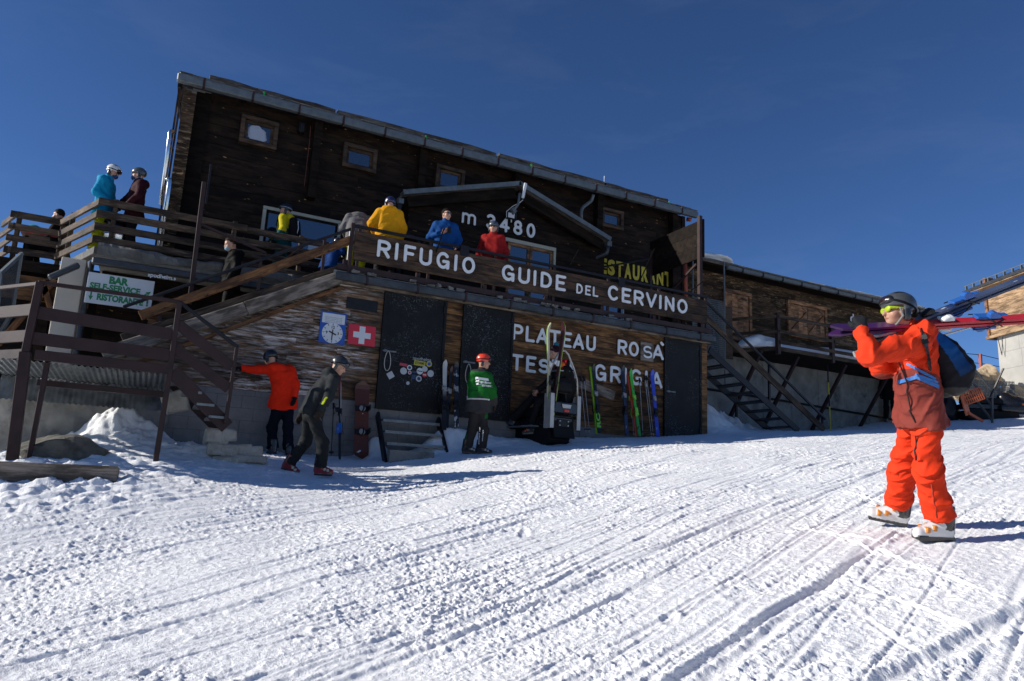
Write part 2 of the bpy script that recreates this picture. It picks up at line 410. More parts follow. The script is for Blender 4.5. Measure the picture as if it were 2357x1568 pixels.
# ---------------------------------------------------------------- flat lettering
def text_mesh(body, size=1.0, bold=0.0, extrude=0.004, align='CENTER', space=1.0):
    cu = bpy.data.curves.new('text', 'FONT'); cu.body = body; cu.size = size; cu.offset = bold; cu.extrude = extrude
    cu.align_x = align; cu.align_y = 'CENTER'; cu.space_character = space; cu.resolution_u = 3
    ob = bpy.data.objects.new('text', cu); COL.objects.link(ob)
    dg = bpy.context.evaluated_depsgraph_get(); me = ob.evaluated_get(dg).to_mesh()
    v = np.array([p.co[:] for p in me.vertices]).reshape(-1, 3); f = [tuple(p.vertices) for p in me.polygons]
    ob.evaluated_get(dg).to_mesh_clear()
    bpy.data.objects.remove(ob); bpy.data.curves.remove(cu)
    return v, f
def put_text(name, body, o, xa, ya, size, mat, parent, bold=0.0, depth=0.004, fit=None, **k):
    v, f = text_mesh(body, size, bold, depth / 2, **k)
    if fit and len(v): v[:, 0] *= fit / max(1e-6, np.ptp(v[:, 0]))
    xa, ya = np.asarray(xa, float), np.asarray(ya, float); na = np.cross(xa, ya)
    w = np.asarray(o) + v[:, :1] * xa + v[:, 1:2] * ya + v[:, 2:3] * na
    return mesh_obj(name, w, f, mat, parent)
# ================================================================ SNOW GROUND
GP = np.array([(0, 0, 0.0), (-4, 3, -0.3), (3, 0.5, 0.5), (5.5, 3.7, 1.12), (9, 2, 1.5), (2.35, 11.38, 1.32), (1.94, 12.08, 1.60), (3.86, 13, 1.72),
               (5.38, 12.02, 1.90), (6.6, 11.3, 2.0), (10.43, 13, 2.58), (11.6, 13, 2.66), (-1.43, 10.98, 1.33), (0.19, 11.79, 1.66), (17.8, 15, 3.3),
               (19.3, 16.4, 3.46), (25, 15.5, 4.35), (33, 18, 5.6), (-1, 7, 0.35), (-5, 11, 0.8), (14, 13.2, 2.95), (0.4, 13.2, 1.75), (-6, -4, -1.2), (12, -5, 1.0), (30, 5, 4.0)])
def _tps(r2): return np.where(r2 > 1e-9, r2 * np.log(r2 + 1e-12), 0.0)
_n = len(GP)
_K = _tps(((GP[:, None, :2] - GP[None, :, :2]) ** 2).sum(-1)) + np.eye(_n) * 4.0
_P = np.c_[np.ones(_n), GP[:, :2]]
_S = np.linalg.solve(np.block([[_K, _P], [_P.T, np.zeros((3, 3))]]), np.r_[GP[:, 2], 0, 0, 0])
MOUNDS = [(-0.55, 12.6, 0.36, 0.36, 0.28), (-0.12, 12.65, 0.34, 0.35, 0.3), (-0.3, 12.2, 0.14, 0.6, 0.4), (5.0, 12.75, 0.32, 0.45, 0.25), (5.6, 12.75, 0.26, 0.6, 0.3), (3.75, 12.9, 0.35, 0.22, 0.2),
          (12.3, 13.9, 0.75, 0.7, 0.6), (13.4, 14.6, 0.5, 0.9, 0.6), (6.9, 12.6, 0.12, 1.2, 0.4), (0.9, 11.9, 0.12, 0.6, 0.25)]
def G(x, y):
    x, y = np.atleast_1d(np.asarray(x, float)), np.atleast_1d(np.asarray(y, float))
    z = _S[_n] + _S[_n + 1] * x + _S[_n + 2] * y
    for i in range(_n): z = z + _S[i] * _tps((x - GP[i, 0]) ** 2 + (y - GP[i, 1]) ** 2)
    far = np.hypot(x, y)
    pl = 0.1 + 0.125 * x + 0.09 * y
    w = np.clip((far - 26) / 14, 0, 1); w = w * w * (3 - 2 * w)
    z = z * (1 - w) + pl * w
    z = z - 0.42 * np.logaddexp(0, (far - 40) / 1.5) * 1.5
    z = z - 0.9 * np.logaddexp(0, (y - 19 - np.maximum(0, x - 8) * 0.9) / 0.6) * 0.6 * (x < 60)
    z = z - 1.2 * np.logaddexp(0, (-1.9 - x) / 0.25) * 0.25 * np.clip((y - 11.2) / 0.8, 0, 1)
    z = np.maximum(z, -90)
    for mx, my, h, sx, sy in MOUNDS: z = z + h * np.exp(-((x - mx) / sx) ** 2 - ((y - my) / sy) ** 2)
    return z
def g1(x, y): return float(G(x, y)[0])
def PG(px, py):
    """the ground point seen at a picture position"""
    lo, hi = 2.0, 40.0
    ds = np.linspace(lo, hi, 900); pts = np.array([dep(px, py, d) for d in ds])
    s = pts[:, 2] - G(pts[:, 0], pts[:, 1]); i = np.argmax(s < 0)
    return pts[i]

def build_snow():
    NA, NR = 1180, 1260
    a_in = np.linspace(-0.80, 0.86, NA - 120) + YAW
    a_out = np.linspace(0.86 + YAW, 2 * math.pi - 0.80 + YAW, 122)[1:-1]
    ang = np.concatenate([a_in, a_out])
    rad = np.concatenate([np.geomspace(1.2, 2.75, 24)[:-1], np.geomspace(2.75, 26, NR - 60), np.geomspace(26, 900, 61)[1:]])
    NR_ = len(rad)
    A, RR = np.meshgrid(ang, rad)
    x, y = (RR * np.sin(A)).ravel(), (RR * np.cos(A)).ravel()
    z = G(x, y)
    inside = (RR.ravel() < 27) & (np.abs(((A.ravel() - YAW + math.pi) % (2 * math.pi)) - math.pi) < 0.95)
    X, Y = x[inside], y[inside]
    dz = np.zeros(len(X), np.float32)
    # ski tracks: long grooves with a crumbled berm on one side
    rn = np.random.default_rng(21)
    th0 = math.atan2(0.325, 0.945)
    wob = noise2(X * 0.13, Y * 0.13, 3) * 0.35
    lump = noise2(X * 9, Y * 9, 5) + 0.6 * noise2(X * 21, Y * 21, 6)
    coarse = noise2(X * 0.7 + 9, Y * 0.7, 8)
    pack = np.zeros(len(X), np.float32)
    def track(th, v0, w, depth, bank, u0=-99, u1=99, wobk=1.0, side=1):
        c, s = math.cos(th), math.sin(th)
        u = X * c + Y * s; v = -X * s + Y * c - v0 + wob * wobk
        sel = np.abs(v) < w * 7
        vv, uu = v[sel], u[sel]
        on = np.clip((uu - u0) / 0.5, 0, 1) * np.clip((u1 - uu) / 0.5, 0, 1)
        t = vv / w
        prof = -depth * np.exp(-t ** 4 * 0.8)
        lm = lump[sel]
        bt = (side * vv - 1.9 * w) / (0.95 * w)
        prof = prof + bank * np.exp(-bt ** 2) * (0.65 + 0.75 * lm)
        bt2 = (-side * vv - 1.6 * w) / (0.6 * w)
        prof = prof + 0.35 * bank * np.exp(-bt2 ** 2)
        dz[sel] += (prof * on).astype(np.float32)
        pack[sel] = np.maximum(pack[sel], np.exp(-t ** 4) * on)
    for i in range(120):
        v0 = rn.uniform(-3.0, 12.5); fam = rn.normal(0, 0.055)
        u0, u1 = -99, 99
        if rn.random() < 0.4: u0 = rn.uniform(-6, 10); u1 = u0 + rn.uniform(1.5, 9)
        w = rn.choice([0.011, 0.016, 0.024, 0.038], p=[0.35, 0.35, 0.22, 0.08]); d = w * rn.uniform(0.2, 0.55) * (1 if w < .03 else .35)
        sd = rn.choice([-1, 1]); k = rn.uniform(0.1, 0.9)
        track(th0 + fam, v0, w, d, d * rn.uniform(0.4, 1.0), u0, u1, k, sd)
        if rn.random() < 0.5: track(th0 + fam + rn.normal(0, .006), v0 + rn.uniform(0.1, 0.32), w, d * 0.8, d * rn.uniform(0.4, 1.1), u0, u1, k, sd)
    # strong single tracks measured on the slope
    for (ax, ay, bx_, by_, w, d) in ((1570, 1560, 2010, 1265, 0.03, 0.024), (0, 1545, 1120, 1225, 0.04, 0.018), (0, 1490, 1500, 1100, 0.03, 0.016), (1600, 1568, 1950, 1310, 0.07, 0.010), (830, 1560, 1700, 1190, 0.035, 0.016), (2060, 1568, 2357, 1400, 0.05, 0.03)):
        p, q = PG(ax, ay), PG(bx_, by_); th = math.atan2(q[1] - p[1], q[0] - p[0])
        track(th, -p[0] * math.sin(th) + p[1] * math.cos(th), w, d, d * 0.9, p[0] * math.cos(th) + p[1] * math.sin(th) - 3, q[0] * math.cos(th) + q[1] * math.sin(th) + 1.0, 0.0, -1)
    for (ax, ay, bx_, by_) in ((1940, 1335, 2357, 1500), (1900, 1230, 2357, 1395), (1900, 1120, 2150, 1190), (1780, 1210, 2110, 1262), (1950, 1400, 2200, 1568)):
        p, q = PG(ax, ay), PG(bx_, by_); th = math.atan2(q[1] - p[1], q[0] - p[0])
        track(th, -p[0] * math.sin(th) + p[1] * math.cos(th), 0.016, 0.006, 0.017, p[0] * math.cos(th) + p[1] * math.sin(th), q[0] * math.cos(th) + q[1] * math.sin(th), 0.0, 1)
    # groomed, crumbly surface: ridged clods stretched along the travel direction, smooth in the packed tracks
    c, s = math.cos(th0), math.sin(th0); u, v = X * c + Y * s, -X * s + Y * c
    st = noise2(u * 1.1, v * 9, 11) * 0.006 + noise2(u * 2.3, v * 24, 12) * 0.004
    n1 = noise2(X * 7.5, Y * 7.5, 13); n2 = noise2(X * 17, Y * 17, 14); n3 = noise2(X * 38, Y * 38, 15)
    patch = np.clip(0.7 + 1.0 * coarse + 0.5 * noise2(X * 2.1, Y * 2.1, 16), 0.25, 1.5)
    clod = np.maximum(0, n1 - 0.3) * 0.010 + np.maximum(0, n2 - 0.06) * 0.022 + np.maximum(0, n3 - .02) * 0.019 + np.maximum(0, noise2(X * 58, Y * 58, 19)) * 0.011
    dz += (st + 0.8 * clod * patch * (1 - 0.75 * pack) + n2 * 0.003).astype(np.float32)
    dz += (noise2(X * 0.55, Y * 0.55, 17) * 0.03 + noise2(X * 1.6, Y * 1.6, 18) * 0.010).astype(np.float32)
    # boot prints and divots
    for i in range(260):
        cx, cy = rn.uniform(-3, 11), rn.uniform(2.5, 11.5)
        q = (np.abs(X - cx) < 0.35) & (np.abs(Y - cy) < 0.35)
        if not q.any(): continue
        a = rn.normal(th0, 0.5); du = (X[q] - cx) * math.cos(a) + (Y[q] - cy) * math.sin(a); dv = -(X[q] - cx) * math.sin(a) + (Y[q] - cy) * math.cos(a)
        rr = np.hypot(du / rn.uniform(0.06, 0.15), dv / rn.uniform(0.03, 0.06))
        dep_ = rn.uniform(0.004, 0.014)
        dz[q] += (-dep_ * np.exp(-rr ** 4) + 0.6 * dep_ * np.exp(-((rr - 1.5) / 0.4) ** 2) * (0.6 + lump[q])).astype(np.float32)
    # rougher, wind-carved snow near the stairs on the left
    lf = np.clip((1.2 - X) / 1.5, 0, 1) * np.clip((Y - 8.6) / 1.0, 0, 1)
    dz += (lf * (np.abs(noise2(X * 2.6, Y * 5.0, 31)) * 0.075 + noise2(X * 6, Y * 12, 32) * 0.04)).astype(np.float32)
    md = np.zeros(len(X))
    for mx, my, h, sx, sy in MOUNDS: md = np.maximum(md, min(1, h * 2.2) * np.exp(-((X - mx) / (sx * 1.3)) ** 2 - ((Y - my) / (sy * 1.4)) ** 2))
    dz += (md * (noise2(X * 4, Y * 4, 33) * 0.14 + noise2(X * 9, Y * 9, 34) * 0.07 + noise2(X * 20, Y * 20, 35) * 0.02)).astype(np.float32)
    # calmer in the trodden strip along the wall
    calm = np.clip((Y - 11.9) / 0.8, 0, 1) * (X > 2.2) * np.clip((13.6 - X) / 1.0, 0, 1)
    dz *= (1 - 0.45 * calm).astype(np.float32)
    z[inside] += dz
    v = np.c_[x, y, z]
    i = np.arange(NR_ - 1)[:, None] * len(ang); j = np.arange(len(ang))[None, :]; j2 = (j + 1) % len(ang)
    f = np.stack([i + j, i + j2, i + len(ang) + j2, i + len(ang) + j], -1).reshape(-1, 4)
    f = f[:, ::-1]
    cv = len(v); v = np.vstack([v, [[0, 0, g1(0, 0)]]])
    o = mesh_obj('snow_ground', v, f, MT['snow'], smooth=True)
    tag(o, 'trampled white snow slope scored by ski tracks in front of the hut', kind='structure')
    # the patch under the camera
    jj = np.arange(len(ang)); tri = np.stack([np.full(len(ang), 0), 1 + jj, 1 + (jj + 1) % len(ang)], -1)
    ring = np.vstack([[[0, 0, g1(0, 0)]], v[:len(ang)]])
    o2 = mesh_obj('snow_underfoot', ring, tri[:, ::-1], MT['snow'], smooth=True)
    tag(o2, 'small round patch of snow right under the viewer', kind='structure')
build_snow()

# ================================================================ MOUNTAIN HUT
YW, YU = 13.0, 15.8                 # lower wall plane, upper log wall plane
FLOOR = 5.06
XR = 11.66                          # right end of the lower storey
hut = thing('mountain_hut', 'large dark log mountain hut with zinc gutter, terrace storey and black metal doors', 'hut', (6, 14, 2.6))
def planks(mb, x0, x1, z0, z1, Y, h, thick=0.04, lo=2.0, hi=4.5, jit=0.006, skip=None):
    z = z0
    while z < z1 - 0.01:
        hh = min(h * random.uniform(0.93, 1.07), z1 - z); x = x0
        if z1 - (z + hh) < 0.04: hh = z1 - z
        while x < x1 - 0.01:
            L = min(random.uniform(lo, hi), x1 - x)
            if x1 - (x + L) < 0.5: L = x1 - x
            if not (skip and skip(x, x + L, z, z + hh)):
                d = random.uniform(0, jit * 2)
                mb.bx(x + 0.0015, x + L - 0.0015, Y + d, Y + d + thick, z + 0.004, z + hh - 0.003)
            x += L
        z += hh
# upper log wall, left return, back
mb = MB()
planks(mb, 0.32, 13.3, FLOOR - 0.1, 9.36, YU, 0.235, 0.1)
mb.bx(0.32, 13.3, YU + 0.125, YU + 0.3, FLOOR - 0.1, 9.4, tone=0.1)
mb.bx(13.3, 13.42, YU - 0.02, 22, 3, 9.35, tone=0.3)
mb.bx(0.2, 0.32, YU + 0.05, 22, FLOOR - 0.1, 9.35, tone=0.2)
mb.bx(0.2, 13.4, 22.0, 22.2, 3, 11, tone=0.3)
mb.build('log_wall', MT['log'], hut)
mb = MB()
for x in (2.62, 5.15, 7.75, 10.3, 12.9):       # crossing log ends standing out of the wall
    z = FLOOR if x > 12 else 7.4; mb = MB()
    while z < 9.1:
        mb.bx(x - 0.09, x + 0.09, YU - 0.2 - random.uniform(0, .02), YU - 0.002, z + 0.001, z + 0.235); z += 0.236
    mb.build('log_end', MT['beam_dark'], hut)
# gable side on the left: wing boards and the dark board in the corner gap
mb = MB(); z = FLOOR
while z < 9.0:
    hh = 0.236
    mb.bx(-0.20, 0.04, YU - 0.34 + random.uniform(-.02, .02), YU - 0.14, z + 0.003, z + hh - 0.003); z += hh
mb.bx(-0.18, -0.06, YU - 0.14, YU + 6, FLOOR, 9.2, tone=0.4)
mb.build('corner_board', MT['annex'], hut)
mb = MB(); mb.bx(0.04, 0.34, YU - 0.10, YU + 0.02, FLOOR, 9.25, tone=0.0); mb.build('recess_shade_board', MT['beam_dark'], hut)  # dark board stands in for the deep shade of the gap
mb = MB()
for x in (-0.30, -0.25): mb.bar((x, YU - 0.1, FLOOR), (x, YU - 0.1, 9.2), 0.04, 0.03)
mb.build('battens', MT['annex'], hut)
# roof: slab rising to the back, boards, snow log
mb = MB()
EY, EZ = YU - 0.36, 9.285
RS = math.tan(R(19)); RW = 6.6
def roofpt(x, d, h=0.0): return (x, EY + d, EZ + d * RS + h)
ax = np.array([[1, 0, 0], unit((0, 1, RS)), unit((0, -RS, 1))])
L = 7.0
mb.box(np.array(roofpt(6.565, L / 2 * math.cos(R(19)), 0.10)), (6.92, L / 2, 0.05), ax, tone=0.5)
roof = mb.build('roof', MT['roofwood'], hut)
mb = MB(); x = -0.33
while x < 13.4:
    w = random.uniform(0.25, 0.36)
    c = np.array(roofpt(x + w / 2, 0.42 + random.uniform(-.03, .03), 0.172 + random.uniform(-.006, .012)))
    mb.box(c, (w / 2 - 0.004, 0.5, 0.012), ax); x += w
mb.build('roof_shingles', MT['roofwood'], hut)
mb = MB()
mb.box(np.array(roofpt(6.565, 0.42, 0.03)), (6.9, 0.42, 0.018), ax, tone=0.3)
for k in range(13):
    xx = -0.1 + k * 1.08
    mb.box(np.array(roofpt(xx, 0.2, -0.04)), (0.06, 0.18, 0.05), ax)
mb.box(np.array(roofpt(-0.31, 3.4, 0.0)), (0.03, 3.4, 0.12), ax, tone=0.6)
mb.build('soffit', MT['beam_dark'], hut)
mb = MB()
for x0, x1 in ((0.25, 3.0), (3.05, 7.2), (7.3, 10.6), (10.65, 12.85)):
    c0, c1 = roofpt(x0, 0.5, 0.29), roofpt(x1, 0.5, 0.29)
    pts = [np.array(c0) + (np.array(c1) - c0) * t + (0, random.uniform(-.015, .015), random.uniform(-.015, .015)) for t in np.linspace(0, 1, 7)]
    mb.tube(pts, [0.085 + random.uniform(-.01, .01) for _ in pts], 9)
mb.build('snow_log', MT['roofwood'], hut)
mb = MB()
mb.box((6.565, EY - 0.085, EZ - 0.015), (6.93, 0.075, 0.085), tone=0.5)
mb.box((6.565, EY - 0.02, EZ + 0.10), (6.9, 0.03, 0.055), tone=0.7)
gut = mb.build('gutter', MT['zinc'], hut, bevel=0.02)
x = 0.15
while x < 13.4:
    mb = MB(); mb.bx(x - 0.022, x + 0.022, EY - 0.172, EY - 0.02, EZ - 0.112, EZ + 0.09); x += 0.98
    mb.build('gutter_bracket', MT['brown_steel'], gut)
# wire hooks and little green clamps on the snow log
for x in (1.25, 5.0, 7.9, 12.4):
    m2 = MB(); p = np.array(roofpt(x, 0.2, 0.2))
    m2.tube([p + (-.06, .3, .22), p + (-.02, .1, .16), p + (.06, -.1, .02), p + (.1, -.24, -.1)], 0.009, 5)
    m2.build('wire_hook', MT['dark_steel'], hut)
    m2 = MB(); m2.box(p + (0.1, -0.26, -0.12), (0.018, 0.01, 0.05)); m2.build('clamp', colmat('green_clamp', (0.02, 0.3, 0.06)), hut)
m2 = MB(); p = np.array(roofpt(10.7, 0.6, 0.35)); m2.tube([p, p + (0, 0, 0.22)], 0.02, 6); m2.build('roof_pin', MT['chrome'], hut)
# windows
def window(p0, p1, Y, fw=0.09, mat='frame_wood', depth=0.12, inner=True, name='window', bars=0):
    x0, z1, x1, z0 = p0[0], p0[2], p1[0], p1[2]
    m = MB()
    m.bx(x0, x1, Y - depth, Y + 0.03, z1 - fw, z1); m.bx(x0, x1, Y - depth - 0.012, Y + 0.03, z0, z0 + fw)
    m.bx(x0, x0 + fw, Y - depth + 0.003, Y + 0.03, z0 + fw, z1 - fw); m.bx(x1 - fw, x1, Y - depth + 0.003, Y + 0.03, z0 + fw, z1 - fw)
    w = m.build(name, MT[mat], hut, bevel=0.008)
    a = fw
    if inner:
        m = MB(); s = fw * 0.72; q0, q1, r0, r1 = x0 + fw, x1 - fw, z0 + fw, z1 - fw
        m.bx(q0, q1, Y - 0.035, Y - 0.005, r1 - s, r1); m.bx(q0, q1, Y - 0.035, Y - 0.005, r0, r0 + s)
        m.bx(q0, q0 + s, Y - 0.034, Y - 0.004, r0 + s, r1 - s); m.bx(q1 - s, q1, Y - 0.034, Y - 0.004, r0 + s, r1 - s)
        for i in range(bars):
            xm = q0 + (q1 - q0) * (i + 1) / (bars + 1); m.bx(xm - s * .6, xm + s * .6, Y - 0.036, Y - 0.006, r0 + s, r1 - s)
        m.build('sash', MT['frame_wood' if mat != 'cream_frame' else 'beam_dark'], w); a = fw + s * 0.9
    m = MB(); m.box(((x0 + x1) / 2, Y - 0.012, (z0 + z1) / 2), ((x1 - x0) / 2 - a, 0.004, (z1 - z0) / 2 - a)); m.build('pane', MT['glass'], w)
    return w
w1 = window(onY(556, 266, YU), onY(634, 350, YU), YU)
window(onY(790, 330, YU), onY(862, 404, YU), YU)
window(onY(1002, 380, YU), onY(1064, 452, YU), YU)
window(onY(1380, 478, YU), onY(1430, 534, YU), YU)
# bundled bedding behind the pane of the first window
rnb = np.random.default_rng(3)
def crag(name, c, r, mat, parent, seed=1, n=26, planes=16):
    rn = np.random.default_rng(seed); N = rn.normal(size=(planes, 3)); N /= np.linalg.norm(N, axis=1)[:, None]; hh = rn.uniform(.62, 1.0, planes)
    vs = np.array([(math.sin(math.pi * i / n) * math.cos(math.pi * j / n), math.sin(math.pi * i / n) * math.sin(math.pi * j / n), math.cos(math.pi * i / n)) for i in range(n + 1) for j in range(2 * n)])
    d = (hh[None] / np.maximum(vs @ N.T, .08)).min(1); d = np.minimum(d, 1.25) * (1 + .08 * noise3(vs * 3 + seed, seed) + .05 * noise3(vs * 8, seed + 1))
    vs = vs * d[:, None] * np.asarray(r) + np.asarray(c)
    fs = [(i * 2 * n + j, (i + 1) * 2 * n + j, (i + 1) * 2 * n + (j + 1) % (2 * n), i * 2 * n + (j + 1) % (2 * n)) for i in range(n) for j in range(2 * n)]
    return mesh_obj(name, vs, fs, mat, parent)
def blob(name, c, r, mat, parent, n=20, amp=0.2, seed=1, freq=2.0):
    vs, fs = [], []
    for i in range(n + 1):
        th = math.pi * i / n
        for j in range(2 * n): ph = math.pi * j / n; vs.append((math.sin(th) * math.cos(ph), math.sin(th) * math.sin(ph), math.cos(th)))
    vs = np.array(vs); d = 1 + amp * noise3(vs * freq + seed * 7.3, seed) + amp * 0.5 * noise3(vs * freq * 2.3 + seed, seed)
    vs = vs * d[:, None] * np.asarray(r) + np.asarray(c)
    for i in range(n):
        for j in range(2 * n): k = (j + 1) % (2 * n); fs.append((i * 2 * n + j, (i + 1) * 2 * n + j, (i + 1) * 2 * n + k, i * 2 * n + k))
    return mesh_obj(name, vs, fs, mat, parent, smooth=True)
pw = (onY(556, 266, YU) + onY(634, 350, YU)) / 2
blob('white_bedding', pw + np.array((-.02, -0.02, -0.03)), (0.20, 0.012, 0.2), colmat('bedding', (0.3, 0.34, 0.42), 0.8), w1, 14, 0.25, 4)
bw = window(onY(606, 474, YU), onY(777, 602, YU), YU, 0.075, 'cream_frame', 0.05, True, 'window', 0)
m = MB(); p = onY(725, 575, YU - 0.03); m.box(p, (0.16, 0.003, 0.2)); nt_ = m.build('notice', MT['sign_white'], bw)
# porch: projecting gable with zinc edge and its own doorway
PY = YU - 0.62
porch_poly = [onY(938, 462, PY), onY(1197, 432, PY), onY(1398, 560, PY)]
xL, xRp, xA = porch_poly[0][0] + 0.05, porch_poly[2][0] - 0.08, porch_poly[1][0]
zL, zR_, zA = porch_poly[0][2], porch_poly[2][2], porch_poly[1][2]
mb = MB(); z = FLOOR - 0.1
while z < zA - 0.06:
    h = 0.225; zt = z + h
    tl = min(1, max(0, (zt - zL) / (zA - zL))); a = xL + (xA - xL) * tl
    tr = min(1, max(0, (zt - zR_) / (zA - zR_))); b = xRp + (xA - xRp) * tr
    if b - a > 0.2: mb.bx(a, b, PY + random.uniform(0, .01), PY + 0.09, z + 0.004, zt - 0.003)
    z += h
mb.bx(xL + 0.02, xL + 0.1, PY + 0.09, YU - 0.002, FLOOR, zL, tone=0.3); mb.bx(xRp - 0.1, xRp - 0.02, PY + 0.09, YU - 0.002, FLOOR, zR_, tone=0.3)
mb.build('porch_wall', MT['log'], hut)
RY = PY - 0.42
A_, Bp, C_ = onY(930, 441, RY), onY(1197, 421, RY), onY(1405, 549, RY)
mb = MB()
for p, q in ((A_, Bp), (Bp, C_)):
    d = unit(q - p); u = np.cross((0, -1, 0), d); u = u if u[2] > 0 else -u
    c = (p + q) / 2 + np.array((0, (YU - RY) / 2, 0))
    mb.box(c - u * 0.03, (np.linalg.norm(q - p) / 2, (YU - RY) / 2, 0.03), np.array([d, (0, 1, 0), u]), tone=0.4)
pr = mb.build('porch_roof', MT['roofwood'], hut)
mb = MB()
for p, q in ((A_, Bp), (Bp, C_)):
    d = unit(q - p); u = np.cross((0, -1, 0), d); u = u if u[2] > 0 else -u
    mb.box((p + q) / 2 + np.array((0, -0.012, 0)) - u * 0.015, (np.linalg.norm(q - p) / 2 + .02, 0.012, 0.055), np.array([d, (0, 1, 0), u]))
    mb.box((p + q) / 2 + np.array((0, 0.1, 0)) + u * 0.008, (np.linalg.norm(q - p) / 2 + .02, 0.12, 0.006), np.array([d, (0, 1, 0), u]))
mb.build('zinc_edge', MT['zinc'], pr)
mb = MB()
for p, q in ((A_, Bp), (Bp, C_)):
    d = unit(q - p); u = np.cross((0, -1, 0), d); u = u if u[2] > 0 else -u
    mb.box((p + q) / 2 - u * 0.2 + np.array((0, 0.2, 0)), (np.linalg.norm(q - p) / 2 - 0.1, 0.06, 0.12), np.array([d, (0, 1, 0), u]))
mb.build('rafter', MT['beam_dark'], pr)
# porch glazed door under a cream head rail, second frame post
dl, dr = onY(1170, 553, PY - 0.03), onY(1268, 575, PY - 0.03)
mb = MB(); mb.bx(dl[0] - 0.1, dr[0] + 0.12, PY - 0.09, PY - 0.03, dl[2] - 0.05, dl[2] + 0.04); mb.bx(dr[0] + 0.06, dr[0] + 0.12, PY - 0.088, PY - 0.03, FLOOR, dl[2] - 0.05)
mb.build('awning_rail', MT['cream_frame'], hut)
window((dl[0], 0, dl[2] - 0.05), ((dl[0] + dr[0]) / 2, 0, FLOOR), PY, 0.07, 'door_wood', 0.05, False, 'porch_door')
window(((dl[0] + dr[0]) / 2 + 0.01, 0, dl[2] - 0.05), (dr[0] + 0.05, 0, FLOOR), PY, 0.07, 'door_wood', 0.05, False, 'porch_door')
window(onY(1362, 665, YU - 0.1), onY(1440, 745, YU - 0.1), YU - 0.0, 0.05, 'cream_frame', 0.03, False, 'low_window')
# downpipes, rain heads
def pipe(pts, r, mat, name='downpipe', parent=hut, n=10):
    m = MB(); 
    P = [np.asarray(p, float) for p in pts]; out = [P[0]]
    for i in range(1, len(P) - 1):      # rounded elbows
        a, b, c = P[i - 1], P[i], P[i + 1]; k = min(0.12, np.linalg.norm(b - a) * .4, np.linalg.norm(c - b) * .4)
        q0, q1 = b + unit(a - b) * k, b + unit(c - b) * k
        for t in (0, .33, .67, 1): out.append((1 - t) ** 2 * q0 + 2 * t * (1 - t) * b + t * t * q1)
    out.append(P[-1]); m.tube(out, r, n); return m.build(name, MT[mat], parent, smooth=True)
pipe([onY(1366, 448, EY), onY(1362, 462, EY + .1), onY(1338, 480, PY + .3), onY(1338, 508, PY + .3)], 0.045, 'zinc')
pipe([onY(1399, 566, PY - .2), onY(1398, 583, PY - .2), onY(1375, 592, PY), onY(1367, 600, PY + .1), onY(1360, 668, PY + .1)], 0.05, 'zinc_dark')
m = MB(); m.box(onY(1400, 562, PY - .2), (0.07, 0.07, 0.07)); m.build('rain_head', MT['zinc'], hut)
m = MB(); m.box(onY(922, 464, PY - .2), (0.06, 0.06, 0.06)); m.build('rain_head', MT['zinc'], hut)
pipe([onY(920, 470, PY - .2), onY(917, 520, PY - .1), onY(917, 640, PY - .1)], 0.045, 'zinc_dark')
pipe([onY(925, 530, PY - .15), onY(962, 552, PY - .1), onY(970, 575, PY - .1), onY(968, 640, PY - .1)], 0.035, 'dark_steel', 'bent_pipe')
for x0, y0, x1, y1 in ((392, 302, 371, 470),): pipe([onY(400, 303, YU - .2), onY(x0, y0, YU - .3), onY(x1, y1, YU - .3)], 0.042, 'chrome', 'flue_pipe')
pipe([onY(383, 416, YU - .45), onY(391, 412, YU - .45), onY(390, 425, YU - .45), onY(366, 590, YU - .45)], 0.05, 'chrome', 'flue_pipe')
# small black lamp on the wall
m = MB(); m.box(onY(694, 296, YU - 0.12), (0.07, 0.1, 0.12)); m.box(onY(700, 286, YU - 0.05), (0.03, 0.05, 0.03)); m.build('wall_lamp', MT['black'], hut, bevel=0.03)
m = MB(); m.tube([onY(715, 290, YU - .23), onY(712, 330, YU - .23), onY(700, 430, YU - .23)], 0.006, 5); m.build('red_cable', colmat('red_cable', (0.12, 0.03, 0.015)), hut)

# ---- lower storey
zB = 2.72
mb = MB(); planks(mb, -0.2, 3.72, zB, 3.9, YW, 0.115, 0.04, 0.9, 2.6)
z = 3.9
while z < 4.92:                       # the planks end under the sloping stair beam
    xs = max(0.9, (z + 0.115 - 3.12) / 0.543 - 0.5)
    if xs < 3.6: planks(mb, xs, 3.72, z, min(z + 0.115, 4.93), YW, 0.115, 0.04, 0.6, 1.6)
    z += 0.115
mb.build('peeled_plank_wall', MT['peel'], hut)
mb = MB(); planks(mb, 5.0, 5.36, zB - 0.1, 4.95, YW, 0.125, 0.04); planks(mb, 6.5, 10.43, 2.5, 4.93, YW, 0.125, 0.04, 1.4, 3.2)
mb.build('brown_plank_wall', MT['plank'], hut)
mb = MB(); mb.bx(3.6, XR, YW + 0.06, YW + 0.3, 1.4, 4.93, tone=0.1); mb.bx(XR - 0.2, XR - 0.02, YW + 0.31, YU, 2, 4.9, tone=0.3); mb.build('inner_wall', MT['beam_dark'], hut)
mb = MB(); r = 0; z = 1.15
while z < zB - 0.01:                                    # block course foundation
    x = -0.6 + (0.2 if r % 2 else 0)
    while x < 11.4:
        if not (x > 5.6 and z > 2.45): mb.bx(x + .004, x + .396, YW + random.uniform(.0, .006), YW + 0.2, z + .004, min(z + .206, zB - .004))
        x += 0.4
    z += 0.21; r += 1
mb.build('block_foundation', MT['block'], hut)
mb = MB(); mb.bx(-0.6, 11.4, YW + 0.014, YW + 0.19, 1.1, zB - 0.008); mb.build('mortar', MT['concrete_dark'], hut)
m = MB(); m.bx(11.66 - .14, 11.68, YW - 0.05, YW + 0.12, 2.4, 4.9); m.build('corner_post', MT['plank'], hut)
